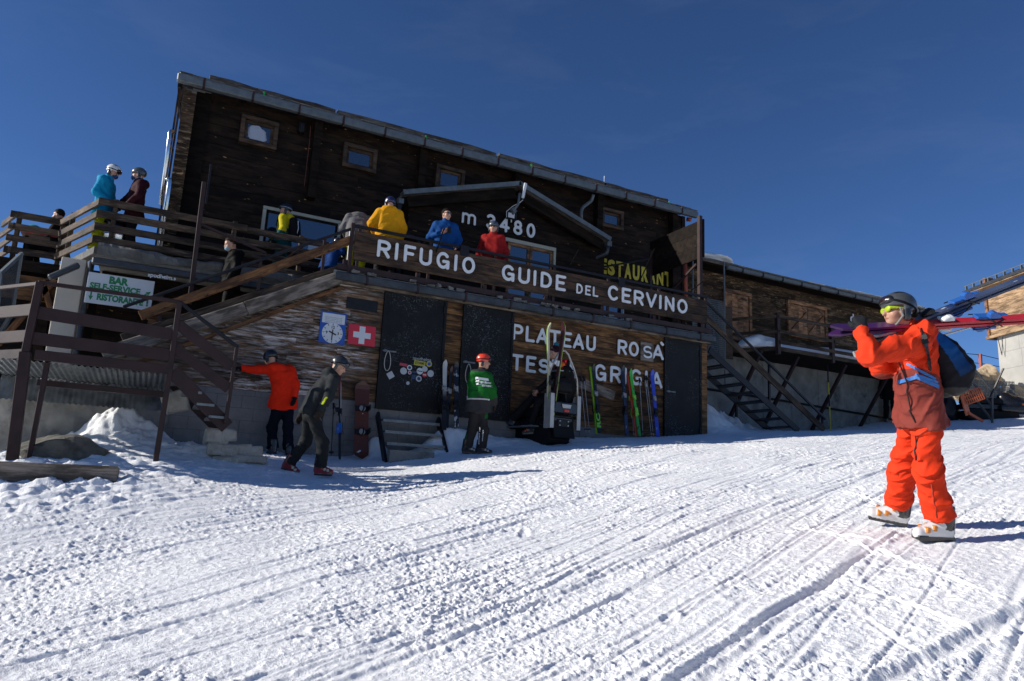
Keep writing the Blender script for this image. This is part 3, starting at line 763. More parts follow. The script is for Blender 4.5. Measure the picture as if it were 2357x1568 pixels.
m = MB(); a, b = onY(799, 683, YW - .012), onY(868, 720, YW - .012); m.bx(a[0], b[0], YW - .012, YW - 0.002, b[2], a[2]); m.build('black_patch', MT['black'], hut)
m = MB(); a, b = onY(1335, 872, YW - .02), onY(1412, 922, YW - .02); m.bar(onY(1332, 880, YW - .02), onY(1414, 912, YW - .02), 0.02, 0.22, up=(0, 0, 1)); m.build('bleached_board', MT['silver_wood'], hut)
# black metal doors
def metal_door(x0, x1, z0, z1, hinge_right=True, loop=None):
    m = MB(); Yd = YW - 0.05
    m.bx(x0 + 0.045, x1 - 0.045, Yd + 0.012, Yd + 0.045, z0 + 0.03, z1 - 0.03)
    d = m.build('metal_door', MT['door'], hut, bevel=0.004)
    m = MB(); m.bx(x0, x0 + 0.05, Yd - 0.006, Yd + 0.048, z0, z1); m.bx(x1 - 0.05, x1, Yd - 0.006, Yd + 0.048, z0, z1); m.bx(x0 + .05, x1 - .05, Yd - .004, Yd + .046, z1 - .04, z1); m.bx(x0 + .05, x1 - .05, Yd - .004, Yd + .046, z0, z0 + .05)
    m.build('door_frame', MT['door'], d)
    hx = x1 - 0.06 if hinge_right else x0 + 0.06
    for zz in (z0 + 0.25, z1 - 0.3): m = MB(); m.tube([(hx, Yd - 0.012, zz), (hx, Yd - 0.012, zz + 0.12)], 0.012, 6); m.build('hinge', MT['dark_steel'], d)
    lx = x0 + 0.1 if hinge_right else x1 - 0.1; zm = (z0 + z1) / 2 - 0.05
    m = MB(); m.box((lx + 0.08, Yd - 0.004, zm), (0.13, 0.008, 0.014)); m.box((lx, Yd - 0.012, zm), (0.03, 0.014, 0.022)); m.build('latch', MT['grate'], d, bevel=0.003)
    if loop is not None:
        m = MB(); lp = np.array(loop) + (0, -0.02, 0)
        m.tube([lp + (math.sin(t) * 0.07 * (0.5 + 0.5 * math.sin(t / 2)), -0.01, -0.19 + 0.19 * math.cos(t)) for t in np.linspace(0, 2 * math.pi, 14)], 0.008, 6); m.build('rope_loop', colmat('pale_rope', (0.4, 0.38, 0.34), 0.9), d, smooth=True)
    return d
metal_door(3.72, 5.0, 2.6, 4.9, loop=onY(893, 808, YW - .07))
metal_door(5.36, 6.5, 2.58, 4.88, loop=onY(1078, 838, YW - .07))
metal_door(10.42, 11.52, 2.45, 4.84)
# deck slab, its zinc edge channel and lower gutter
mb = MB()
mb.bx(2.7, XR + 0.1, YW - 0.16, YU, FLOOR - 0.13, FLOOR, tone=.5)
mb.bx(-1.15, 2.7, 14.02, YU + 5, FLOOR - 0.16, FLOOR, tone=.5)
mb.build('terrace_slab', MT['concrete'], hut)
mb = MB()
mb.bx(2.72, XR + 0.12, YW - 0.27, YW - 0.165, FLOOR - 0.19, FLOOR - 0.04, tone=.5)
ch = mb.build('terrace_gutter', MT['zinc_dark'], hut, bevel=0.02)
x = 3.3
while x < XR: mb = MB(); mb.bx(x - .02, x + .02, YW - .283, YW - .17, FLOOR - .205, FLOOR - .02); mb.build('gutter_bracket', MT['brown_steel'], ch); x += 1.0
mb = MB(); mb.bx(2.7, XR + .1, YW - 0.1, YW + 0.05, FLOOR - 0.21, FLOOR - 0.135, tone=.7); mb.build('deck_fascia', MT['silver_wood'], hut)
mb = MB()
for x in np.arange(2.9, XR, 1.43): mb.bx(x - 0.04, x + 0.04, YW - 0.12, YW - 0.06, FLOOR + 0.001, FLOOR + 0.24)
mb.bx(2.75, XR + 0.1, YW - 0.155, YW - 0.125, FLOOR + 0.03, FLOOR + 0.14)
mb.build('deck_upstand', MT['brown_steel'], hut)
# rubble under the edge: crumbled mortar on the slab
for i in range(22):
    mb = MB(); x = random.uniform(2.9, 9.5); mb.box((x, YW - 0.2 + random.uniform(-.03, .03), FLOOR + 0.0 + random.uniform(0, .03)), (random.uniform(.03, .09), .03, random.uniform(.015, .035)), jit=0.015)
    mb.build('mortar_lump', MT['concrete_dark'], hut)
# recess under the left terrace: dark boards, pillar
mb = MB(); planks(mb, -1.1, 3.6, 1.6, FLOOR - .17, 15.0, 0.2, 0.05)
mb.build('recess_wall', MT['log'], hut)
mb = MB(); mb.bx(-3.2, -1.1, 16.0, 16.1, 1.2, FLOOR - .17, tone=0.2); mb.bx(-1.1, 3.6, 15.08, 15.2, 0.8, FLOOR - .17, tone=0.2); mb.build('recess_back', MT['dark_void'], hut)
a, b = onY(150, 622, 14.4), onY(112, 806, 14.4)
m = MB(); m.bx(b[0] - 0.04, b[0] + 0.34, 14.35, 14.75, 1.3, FLOOR - .18); m.build('pillar', MT['plaster'], hut, bevel=0.01)
pipe([(b[0] + .42, 14.3, FLOOR - .2), (b[0] + .42, 14.3, 1.5)], 0.05, 'zinc_dark')
m = MB(); p, q = onY(112, 640, 13.95), onY(176, 601, 13.95); m.bar(p, onY(182, 610, 14.0), 0.12, 0.1); m.bar((-1.2, 13.93, FLOOR - .27), (2.4, 13.93, FLOOR - .27), 0.13, 0.12); m.build('eave_gutter', MT['zinc_dark'], hut, bevel=.02)
m = MB()
m.bar((-1.15, 14.02, FLOOR - .06), (-1.8, 15.7, FLOOR - .08), .12, .13); m.build('slab_side', MT['concrete_dark'], hut)
def rough_strip(name, a, b, h, t, mat, parent, seed=1, n=90, k=7, amp=.035):
    a, b = np.asarray(a, float), np.asarray(b, float); vs = []
    for i in range(n + 1):
        p = a + (b - a) * i / n
        for j in range(k):
            an = 2 * math.pi * j / k; vs.append(p + np.array((0, math.cos(an) * t, math.sin(an) * h)))
    vs = np.array(vs); vs[:, 1] += amp * noise3(vs * (5, 9, 9) + seed, seed) + amp * .6 * noise3(vs * (14, 18, 18), seed + 1); vs[:, 2] += amp * .8 * noise3(vs * (4, 9, 9) + 3, seed + 2)
    fs = [(i * k + j, i * k + (j + 1) % k, (i + 1) * k + (j + 1) % k, (i + 1) * k + j) for i in range(n) for j in range(k)]
    return mesh_obj(name, vs, fs, MT[mat], parent)
rough_strip('rough_slab_edge', (-1.15, 14.0, FLOOR - .03), (2.6, 14.0, FLOOR - .03), .10, .07, 'concrete_dark', hut, 3)
# concrete base and corrugated cover under the terrace stair
m = MB(); m.bx(-2.2, 0.25, 13.3, 13.6, 1.0, 2.45); m.build('retaining_wall', MT['concrete_dark'], hut)
# ================================================================ TERRACE RAILS AND STAIRS
def one(name, mat, parent, fn, bevel=0.0, smooth=False):
    m = MB(); fn(m); return m.build(name, MT[mat], parent, smooth, bevel)
# front rail with the lettered boards
YB = YW - 0.14
MT['black_bar'] = plain('matt_black_bar', (0.006, 0.006, 0.006), 0.9, 0, .2, 6, spec=.05)
fr = thing('terrace_railing', 'dark board railing with white lettering along the front edge of the hut terrace', 'railing', (7, YB, FLOOR))
zb = [FLOOR + 0.245, FLOOR + 0.44, FLOOR + 0.635, FLOOR + 0.83]
for r in range(3):
    x = 3.02
    while x < XR - 0.1:
        L = min(random.uniform(3.0, 4.6), XR - 0.06 - x)
        if XR - x - L < 1.2: L = XR - 0.06 - x
        one('board', 'signrail', fr, lambda m: m.bx(x + .002, x + L - .002, YB - 0.02 + random.uniform(0, .006), YB + 0.02, zb[r] + .004, zb[r + 1] - .004), 0.005)
        x += L
for x in np.linspace(3.12, XR - 0.05, 7): one('post', 'brown_steel', fr, lambda m: m.bx(x - 0.025, x + 0.025, YB + 0.021, YB + 0.07, FLOOR, FLOOR + 0.94))
one('handrail', 'dark_steel', fr, lambda m: m.bx(3.0, XR + 0.02, YB + 0.005, YB + 0.065, FLOOR + 0.9, FLOOR + 0.955), 0.008)
for p, q in (((1062, 540), (1067, 512)), ((1560, 640), (1538, 695))): pass
for (px, py, qx, qy) in ((1000, 592, 1022, 526), (1308, 620, 1332, 575), (1476, 640, 1507, 572), (1592, 668, 1618, 648)):
    p, q = onY(px, py, YB + .04), onY(qx, qy, YB - 0.25)
    one('brace_bar', 'black_bar', fr, lambda m: m.tube([p, q], 0.013, 6))
for x in (5.25, 9.1): one('bracket_plate', 'dark_steel', fr, lambda m: m.bx(x - .09, x + .09, YB - .03, YB + .0045, FLOOR + .74, FLOOR + .96))
# wooden rail of the left terrace
YL = 14.25
lr = thing('terrace_railing', 'old grey wooden railing with four boards around the left terrace corner', 'railing', (-1.2, YL, FLOOR))
cA, cB = onZ(152, 555, 6.0), None
K0 = np.array((-1.22, YL, 0)); K1 = np.array((-2.02, 16.1, 0)); K2 = np.array((-2.75, 16.1, 0))
for i in range(4):
    z = FLOOR + 0.20 + i * 0.235
    one('board', 'rail', lr, lambda m: m.bar(K0 + (-.06, -.03, z), (1.0 + 0.25 * (i == 3), YL - .03, z), 0.045, 0.125, jit=.004), 0.006)
    one('board', 'rail', lr, lambda m: m.bar((1.05, YL + .03, z - .01), (3.2, YL + .03, z - .01), 0.045, 0.125, jit=.004), 0.006)
    one('board', 'rail', lr, lambda m: m.bar(K0 + (-.03, .0, z), K1 + (0, 0, z), 0.045, 0.125, jit=.004), 0.006)
    one('board', 'rail', lr, lambda m: m.bar(K1 + (.2, 0, z + .02), K2 + (-.1, 0, z + .02), 0.045, 0.125, jit=.006), 0.006)
    one('board', 'rail', lr, lambda m: m.bar(K2 + (0, -.03, z + .02), K2 + (-.35, .9, z + .02), 0.045, 0.125, jit=.006), 0.006)
for q in (K0 + (.22, .03, 0), K0 + (-.55, 1.32, 0), K1 + (.05, .05, 0), K2 + (.05, .04, 0), np.array((1.02, YL + .0, 0)), np.array((2.3, YL + .08, 0))):
    one('post', 'rail', lr, lambda m: m.bar(q + (0, 0, FLOOR - .12), q + (0, 0, FLOOR + 1.0), 0.08, 0.08, up=(0, 1, 0), jit=.005), 0.006)
# deck of the farther left corner and its props
dk = thing('side_deck', 'small dark timber deck standing out at the far left behind the glass panel', 'deck', (-2.2, 16.5, 4.6))
one('floor', 'beam_dark', dk, lambda m: m.bx(-2.9, -1.15, 15.9, 18.5, FLOOR - .2, FLOOR + .02))
for x, y in ((-2.8, 16), (-2.0, 16), (-2.8, 18.3)): one('prop', 'beam_dark', dk, lambda m: m.bx(x - .08, x + .08, y - .08, y + .08, g1(x, y) - .3, FLOOR - .2))
one('joist_board', 'plank', dk, lambda m: m.bx(-2.9, -1.3, 15.8, 15.89, FLOOR - .75, FLOOR - .3))
one('strut', 'orange_wood', dk, lambda m: m.bar((-2.6, 15.75, 3.4), (-1.9, 15.75, 4.75), .1, .1))
one('strut', 'orange_wood', dk, lambda m: m.bar((-1.5, 15.75, 3.2), (-2.1, 15.75, 4.7), .1, .1))
one('shed_panel', 'orange_wood', dk, lambda m: [m.bx(-4.2 + i * .15, -4.06 + i * .15, 16.3, 16.36, 4.0, 5.0 + .02 * (i % 3)) for i in range(9)])
# table on the corner deck
tb = thing('table', 'brown table with a red edge behind the far left terrace boards', 'table', (-2.3, 16.7, FLOOR))
one('tabletop', 'orange_wood', tb, lambda m: m.bx(-2.7, -1.95, 16.45, 17.05, FLOOR + .70, FLOOR + .73))
one('red_edge', 'sign_red', tb, lambda m: m.bx(-2.7, -1.95, 16.43, 16.448, FLOOR + .70, FLOOR + .735))
for x in (-2.62, -2.03): one('leg', 'beam_dark', tb, lambda m: m.bx(x - .03, x + .03, 16.7, 16.76, FLOOR, FLOOR + .7))
h_ = blob('green_helmet', (-2.5, 16.55, FLOOR + .82), (.13, .1, .085), colmat('green_helmet_paint', (0.03, 0.32, 0.2), 0.3), None, 12, .05)
tag(h_, 'green ski helmet lying on the red edged table at the far left', 'helmet')
# silver drum on the terrace corner
dr_ = thing('metal_drum', 'shiny steel drum standing behind the left corner of the terrace railing', 'drum', (-.95, 14.75, FLOOR))
one('drum_body', 'chrome', dr_, lambda m: m.tube([(-.95, 14.75, FLOOR + z) for z in (0, .18, .2, .22, .42, .44, .46, .66)], [.26, .26, .275, .26, .26, .275, .26, .26], 20), smooth=True)
one('lid', 'black', dr_, lambda m: m.tube([(-.95, 14.75, FLOOR + .665), (-.95, 14.75, FLOOR + .72)], [.27, .22], 20))
# timber stair up to the terrace
st = thing('timber_stair', 'timber stair with orange rail and pale split beam climbing to the hut terrace', 'staircase', (1, YW, 2.7))
p, q = onY(235, 818, YW - .09), onY(786, 638, YW - .09)
beam_pts = [(p + (q - p) * t + (0, 0, random.uniform(-.012, .012))) for t in np.linspace(0, 1, 6)]
def fbeam(m):
    d = unit(q - p); u = np.cross((0, -1, 0), d); u = u if u[2] > 0 else -u; s = np.linalg.norm(q - p)
    m.box(p + d * s * .28, (s * .28 - .003, .07, .115), np.array([d, (0, 1, 0), u]), jit=.012); m.box(p + d * s * .78, (s * .22, .075, .12), np.array([d, (0, 1, 0), u]), jit=.012)
one('stringer_beam', 'silver_wood', st, fbeam, .012)
one('lower_stringer', 'orange_wood', st, lambda m: m.bar(p + (.3, .03, -.17), q + (.05, .03, -.18), .06, .07), .005)
one('rail_board', 'orange_wood', st, lambda m: m.bar(onY(322, 727, YW - .1), onY(813, 551, YW - .1), .045, .16), .006)
one('rail_board', 'rail', st, lambda m: m.bar(onY(280, 780, YW - .08), onY(806, 612, YW - .08), .045, .15, jit=.004), .006)
one('handrail', 'dark_steel', st, lambda m: m.bar(onY(283, 707, YW - .1), onY(815, 525, YW - .1), .05, .05), .008)
for px in (372, 600, 748): one('post', 'brown_steel', st, lambda m: m.bar(onY(px, 0.0 + 700 - (px - 290) * .343 + 6, YW - .06), onY(px - 8, 815 - (px - 235) * .327, YW - .06), .05, .05, up=(0, 1, 0)))
one('end_post', 'brown_steel', st, lambda m: m.bx(2.94, 3.0, YB - .03, YB + .05, FLOOR - .1, FLOOR + .96))
one('white_post', 'white', st, lambda m: m.bx(2.99, 3.05, YB + .3, YB + .34, FLOOR - .02, FLOOR + .9))
for i in range(11):
    t = (i + .5) / 11; c = p + (q - p) * t
    one('tread', 'rail', st, lambda m: m.bx(c[0] - .14, c[0] + .14, YW + .05, 14.0, c[2] + .02, c[2] + .07))
one('inner_stringer', 'concrete', st, lambda m: m.bar(p + (0, .9, -.1), q + (0, .9, -.1), .12, .3))
# tall lattice post at the stair head with diagonal
tp = thing('steel_post', 'tall brown steel post with diagonal braces in front of the left terrace', 'post', (.36, 13.2, 3))
one('shaft', 'brown_steel', tp, lambda m: m.bar(onY(436, 700, 13.25), onY(470, 420, 13.25), .075, .075, up=(0, 1, 0)), .004)
one('diagonal', 'brown_steel', tp, lambda m: m.bar(onY(464, 517, 13.3), onY(612, 583, 13.3), .05, .045), .003)
one('diagonal', 'brown_steel', tp, lambda m: m.bar(onY(595, 640, 13.35), onY(700, 566, 13.35), .03, .03), .003)
one('cross_rod', 'dark_steel', tp, lambda m: m.bar(onY(474, 470, 13.5), onY(486, 378, 13.5), .035, .05, up=(0, 1, 0)))
# ---- brown metal stair in the left foreground
ms = thing('metal_stair', 'brown painted steel stair platform with two plank rails at the left foreground', 'staircase', (-.6, 11, 1.4))
YS, YS2 = 11.0, 12.1
P1, P2 = onY(88, 650, YS), onY(413, 695, YS)
F1, F2 = onY(30, 1068, YS), onY(364, 1020, YS + .0)
L1, L2 = onY(68, 812, YS), onY(392, 848, YS)
one('leg', 'brown_steel', ms, lambda m: m.bar(F1 + (0, 0, -.3), (P1[0], YS, L1[2]), .13, .13, up=(0, 1, 0)), .006)
one('leg', 'brown_steel', ms, lambda m: m.bar(F2 + (0, 0, -.3), (L2[0], YS, L2[2]), .07, .1, up=(0, 1, 0)), .006)
one('leg', 'brown_steel', ms, lambda m: m.bar((L1[0] + .18, YS + .12, 1.0), (L1[0] + .2, YS + .12, L1[2]), .06, .1, up=(0, 1, 0)), .006)
one('corner_post', 'brown_steel', ms, lambda m: m.bar((P1[0] - .0, YS, L1[2] - .03), (P1[0] + .02, YS, P1[2]), .09, .1, up=(0, 1, 0)), .005)
one('corner_post', 'brown_steel', ms, lambda m: m.bar((L2[0], YS, L2[2] - .03), (P2[0], YS, P2[2]), .07, .07, up=(0, 1, 0)), .005)
one('platform_beam', 'brown_steel', ms, lambda m: m.bar(L1 + (.06, -.01, -.02), L2 + (0, -.01, -.02), .06, .13), .004)
one('platform_beam', 'brown_steel', ms, lambda m: m.bar(L1 + (.08, .5, -.33), L2 + (0, .5, -.33), .06, .08), .004)
def corr(m, x0, x1, y0, y1, z0, z1):
    n = int((x1 - x0) / .012); vs, fs = [], []
    for i in range(n + 1):
        x = x0 + (x1 - x0) * i / n; d = .011 * math.sin(i * 2 * math.pi / 6)
        vs += [(x, y0, z0 + d), (x, y1, z1 + d)]
    for i in range(n): fs.append((2 * i, 2 * i + 2, 2 * i + 3, 2 * i + 1))
    m._add(vs, fs, vs, .5, 0)
one('corrugated_deck', 'corr', ms, lambda m: corr(m, L1[0] - .5, L2[0] + .05, YS + .04, YS2 + .5, L1[2] - .10, L1[2] - .16))
one('corrugated_skirt', 'corr', ms, lambda m: corr(m, L1[0] - .5, L2[0] + .1, YS2 + .35, YS2 + .5, L1[2] - .52, L1[2] - .17))
for r, (a, b) in enumerate((((78, 718), (398, 770)), ((72, 778), (394, 818)))):
    one('plank_rail', 'brown_steel', ms, lambda m: m.bar(onY(*a, YS - .0), onY(*b, YS - .0), .03, .165), .004)
one('handrail', 'brown_steel', ms, lambda m: m.bar(P1, P2, .05, .05), .006)
Lz = lambda z: np.array((-2.6, YS + .95, z)) if False else None
dl_ = unit(np.array((-.62, .78, 0)))              # the left side runs back along the slope edge
for z, h, mt in ((P1[2] - .02, .05, 'brown_steel'), (P1[2] - .37, .16, 'brown_steel'), (P1[2] - .72, .16, 'brown_steel'), (L1[2] - .02, .13, 'brown_steel')):
    a = np.array((P1[0], YS, z)); one('side_rail', mt, ms, lambda m: m.bar(a, a + dl_ * 2.6 + (0, 0, -.0), .04, h), .005)
one('post', 'brown_steel', ms, lambda m: m.bar(np.array((P1[0], YS, 1.3)) + dl_ * 2.55, np.array((P1[0], YS, P1[2])) + dl_ * 2.55, .07, .07, up=(0, 1, 0)), .005)
S0, S1 = onY(397, 855, YS), onY(523, 983, YS + .1)
one('stringer', 'brown_steel', ms, lambda m: m.bar(S0, S1, .03, .2), .004)
one('stringer', 'brown_steel', ms, lambda m: m.bar(S0 + (0, .95, 0), S1 + (0, .95, 0), .03, .2), .004)
E0, E1 = onY(545, 800, YS + .02), onY(519, 975, YS + .02)
one('end_post', 'brown_steel', ms, lambda m: m.bar(E0, E1, .05, .06, up=(0, 1, 0)), .004)
one('handrail', 'dark_steel', ms, lambda m: m.bar(P2, E0 + (.02, 0, 0), .05, .05), .008)
one('slope_rail', 'brown_steel', ms, lambda m: m.bar(onY(408, 745, YS), onY(534, 845, YS + .02), .03, .15), .004)
one('slope_rail', 'brown_steel', ms, lambda m: m.bar(onY(402, 800, YS), onY(527, 895, YS + .02), .03, .15), .004)
for i in range(4):
    t = (i + .6) / 4.4; c = S0 + (S1 - S0) * t
    one('tread', 'grate', ms, lambda m: m.bx(c[0] - .12, c[0] + .12, YS + .03, YS + .92, c[2] - .02, c[2] + .015))
tm = PG(8, 1112) + (0, 0, .16); tm2 = PG(215, 1112) + (0, 0, .13)
o = one('sill_timber', 'silver_wood', None, lambda m: m.bar(tm + (-.6, 0, -.03), tm2 + (.25, .05, -.04), .2, .22, jit=.012), .012)
tag(o, 'weathered squared timber lying under the foot of the brown stair post', 'timber')
o = one('concrete_footing', 'concrete', None, lambda m: m.bx(tm[0] - .8, tm[0] + .45, tm[1] - .05, tm[1] + .4, tm[2] - .5, tm[2] - .13), .02)
tag(o, 'grey concrete footing half buried in snow below the weathered timber', 'footing')
MT['stone_dark'] = plain('dark_boulder', (0.10, 0.095, 0.08), .9, 0, .4, 5, dirt=(.04, .038, .03), bmp=.9)
# boulder under the stair platform
def rock(name, c, r, mat, label, cat, amp=.35, seed=1, n=16, group=None, freq=1.3):
    o = crag(name, c, r, MT[mat], None, seed, n); tag(o, label, cat, group); return o
_b = PG(140, 1062); rock('boulder', (_b[0], _b[1] + .35, _b[2] + .06), (.72, .42, .36), 'stone_dark', 'large dark rounded boulder on the snow beneath the stair platform', 'rock', .25, 3)
wl_ = thing('retaining_wall', 'rough grey concrete wall in the shade behind the stair platform', 'wall', (-1, 13, 1))
_nx, _nz = 90, 60; _v = []
for i in range(_nx + 1):
    for k in range(_nz + 1): _v.append((-2.1 + 2.4 * i / _nx, 12.9, .5 + 1.95 * k / _nz))
_v = np.array(_v); _o = noise3(_v * (1.6, 1, 2.2), 3) * .09 + noise3(_v * (5, 1, 6), 4) * .045 + noise3(_v * 14, 5) * .018
_v[:, 1] += _o; _v[:, 2] += np.where(_v[:, 2] > 2.3, noise3(_v * (3, 1, 1) + 7, 6) * .07, 0)
mesh_obj('wall_face', _v, [(i * (_nz + 1) + k, (i + 1) * (_nz + 1) + k, (i + 1) * (_nz + 1) + k + 1, i * (_nz + 1) + k + 1) for i in range(_nx) for k in range(_nz)], MT['concrete'], wl_, smooth=True)
one('wall_core', 'concrete_dark', wl_, lambda m: m.bx(-2.1, .3, 13.1, 13.29, .4, 2.3))
o = one('stone_block', 'stone', None, lambda m: m.box(onY(405, 925, 11.9), (.17, .12, .14), np.array([unit((1, 0, .35)), (0, 1, 0), unit((-.35, 0, 1))]), jit=.03), .02)
tag(o, 'pale stone wedged under the steel stair stringer', 'stone')
# dry stone pile beside the stair foot
sp = [(498, 1005, .2, .1, .11), (525, 1003, .14, .1, .1), (500, 1033, .17, .12, .1), (528, 1037, .15, .12, .1), (556, 1036, .16, .12, .09), (585, 1042, .14, .12, .08), (515, 1062, .24, .15, .06), (575, 1058, .3, .15, .05)]
for i, (px, py, a, b, c) in enumerate(sp):
    q0 = onY(px, py, 11.6 - .02 * (i > 5))
    m = MB(); m.box(q0, (a * .82, b, c), jit=.028); o = m.build('stone_block', MT['stone'], None, bevel=.022)
    tag(o, 'rough grey stone block in the small pile at the stair foot', 'stone', 'stacked stones at the stair foot')
# low steps to the black door
ds = thing('door_steps', 'low grating steps half under snow before the black metal door', 'steps', (4.3, 12.4, 1.7))
for i in range(4):
    z = 2.43 - i * .215; y = YW - .1 - i * .17
    one('tread', 'grate', ds, lambda m: [m.bx(3.82, 4.92 - .0 * i, y - .17, y, z - .045, z - .02), m.bx(3.82, 4.92, y - .172, y - .16, z - .07, z - .0201)])
for x in (3.76, 4.95): one('stringer', 'dark_steel', ds, lambda m: m.bar((x, YW - .08, 2.5), (x, YW - .85, 1.55), .05, .13))
one('base_block', 'concrete', ds, lambda m: m.bx(3.78, 4.6, 12.05, 12.22, 1.3, 1.84), .01)
# ---- signboard frame at the right end of the terrace
sf = thing('signboard_frame', 'tall brown steel frame carrying a dark wooden signboard seen from behind', 'signboard', (11.6, 13.2, FLOOR))
XS = 11.62
pa, pb = onX(1605, 500, XS), onX(1498, 576, XS)
one('post', 'brown_steel', sf, lambda m: m.bar((XS, 13.12, FLOOR - .1), (XS, 13.12, pa[2]), .09, .1, up=(0, 1, 0)), .005)
one('post', 'brown_steel', sf, lambda m: m.bar((XS, pb[1], FLOOR), (XS, pb[1], pb[2]), .08, .08, up=(0, 1, 0)), .005)
def sb(m):
    for i in range(3): m.bx(XS + .05, XS + .09, 13.05, pb[1] + .1, pa[2] - .33 * (i + 1) - .08, pa[2] - .33 * i - .085)
one('board', 'beam_dark', sf, sb)
one('diagonal', 'brown_steel', sf, lambda m: m.bar(onX(1603, 608, XS), onX(1525, 690, XS), .04, .05))
one('stay', 'dark_steel', sf, lambda m: m.bar((XS, pb[1], pb[2] - .25), (XS - 1.1, YU - .02, pb[2] - .5), .04, .04))
# small orange-red roof pipe and end pieces
pipe([onY(1580, 505, YU + .1), onY(1592, 506, YU), ], 0.06, 'red_pipe', 'red_pipe')
pipe([onY(1576, 600, YU), onY(1578, 690, YU)], 0.07, 'red_pipe', 'red_pipe')
# ---- steel stair on the right
rs = thing('metal_stair', 'dark open steel stair with wooden handrail going down at the right end', 'staircase', (13, 13.3, 3))
YR1, YR2 = 13.05, 13.95
s0, s1 = onY(1632, 805, YR1), onY(1838, 992, YR1)
one('stringer', 'dark_steel', rs, lambda m: m.bar(s0, s1, .04, .16), .004)
t0, t1 = onY(1628, 900, YR1) , None
b0, b1 = s0 + (0, YR2 - YR1, 0), s1 + (0, YR2 - YR1, 0)
one('stringer', 'dark_steel', rs, lambda m: m.bar(b0, b1, .04, .16), .004)
for i in range(9):
    t = (i + .7) / 9.2; c = s0 + (s1 - s0) * t
    one('tread', 'zinc_dark', rs, lambda m: m.bx(c[0] - .14, c[0] + .14, YR1 + .03, YR2 - .03, c[2] - .02, c[2] + .02))
one('rail_board', 'rail', rs, lambda m: m.bar(onY(1618, 725, YR1 - .04), onY(1897, 990, YR1 - .04), .04, .16), .006)
one('handrail', 'dark_steel', rs, lambda m: m.bar(onY(1613, 683, YR1 - .04), onY(1900, 965, YR1 - .04), .05, .055), .006)
for px, y0, y1 in ((1770, 832, 930), (1893, 955, 1003)): one('post', 'dark_steel', rs, lambda m: m.bar(onY(px, y0, YR1), onY(px + 1, y1, YR1), .05, .05, up=(0, 1, 0)))
for px, y0, y1 in ((1695, 905, 960),): one('post', 'dark_steel', rs, lambda m: m.bar(onY(px, y0, YR2), onY(px, y1, YR2), .05, .05, up=(0, 1, 0)))

# ================================================================ RIGHT LOG ANNEX
AY = 16.5
an = thing('log_annex', 'low weathered log annex with balcony on a concrete base right of the hut', 'hut', (18, 16, 4))
mb = MB(); planks(mb, 13.5, 25.3, 5.6, 8.45, AY, 0.205, 0.08, 1.5, 4); mb.bx(13.5, 25.3, AY + .1, AY + .3, 5.5, 8.4, tone=.1)
mb.build('log_wall', MT['annex'], an)
mb = MB(); 
for x in np.arange(12.2, 24.5, 1.25): mb.bx(x, x + 1.246, AY + .02, AY + .4, 2.2, 5.62, tone=.5)
mb.build('concrete_base', MT['concrete'], an, bevel=.006)
one('cable_pipe', 'black', an, lambda m: m.tube([(13, AY - .02, 4.45), (18, AY - .03, 4.35), (25.3, AY - .03, 4.15)], .035, 8))
ga, gb = onY(1688, 629, AY - .6), onY(2036, 695, AY - .6)
GZ = (ga[2] + gb[2]) / 2
axr = np.array([[1, 0, 0], unit((0, 1, .42)), unit((0, -.42, 1))])
one('roof', 'roofwood', an, lambda m: m.box((19.6, AY + 2.2, GZ + .12 + 2.8 * .42), (6.2, 3.1, .04), axr))
def shing(m):
    x = 13.4
    while x < 25.6:
        w = random.uniform(.55, .75); m.box((x + w / 2, AY - .42, GZ + .165 + .16 * .42 + random.uniform(0, .03)), (w / 2 - .01, .34, .02), axr); x += w
one('slate_edge', 'zinc_dark', an, shing)
one('soffit', 'beam_dark', an, lambda m: m.bx(13.5, 25.7, AY - .55, AY, GZ + .03, GZ + .1))
gr_ = one('gutter', 'zinc', an, lambda m: m.bx(ga[0] - .3, 25.8, AY - .7, AY - .56, GZ - .03, GZ + .11), .03)
for x in np.arange(ga[0] + .3, 25.6, .85): one('gutter_bracket', 'dark_steel', gr_, lambda m: m.bx(x - .02, x + .02, AY - .715, AY - .55, GZ - .045, GZ + .08))
m_ = blob('roof_snow', (15.0, AY + .4, GZ + .42), (1.2, .8, .16), MT['snow'], None, 16, .2, 5); tag(m_, 'thin cap of snow on the annex roof beside the sign frame', 'snow cap')
m_ = blob('roof_snow', (22.9, AY - .15, GZ + .30), (2.7, .4, .055), MT['snow'], None, 16, .25, 6, 3.0); tag(m_, 'thin strip of snow along the far end of the annex roof edge', 'snow cap')
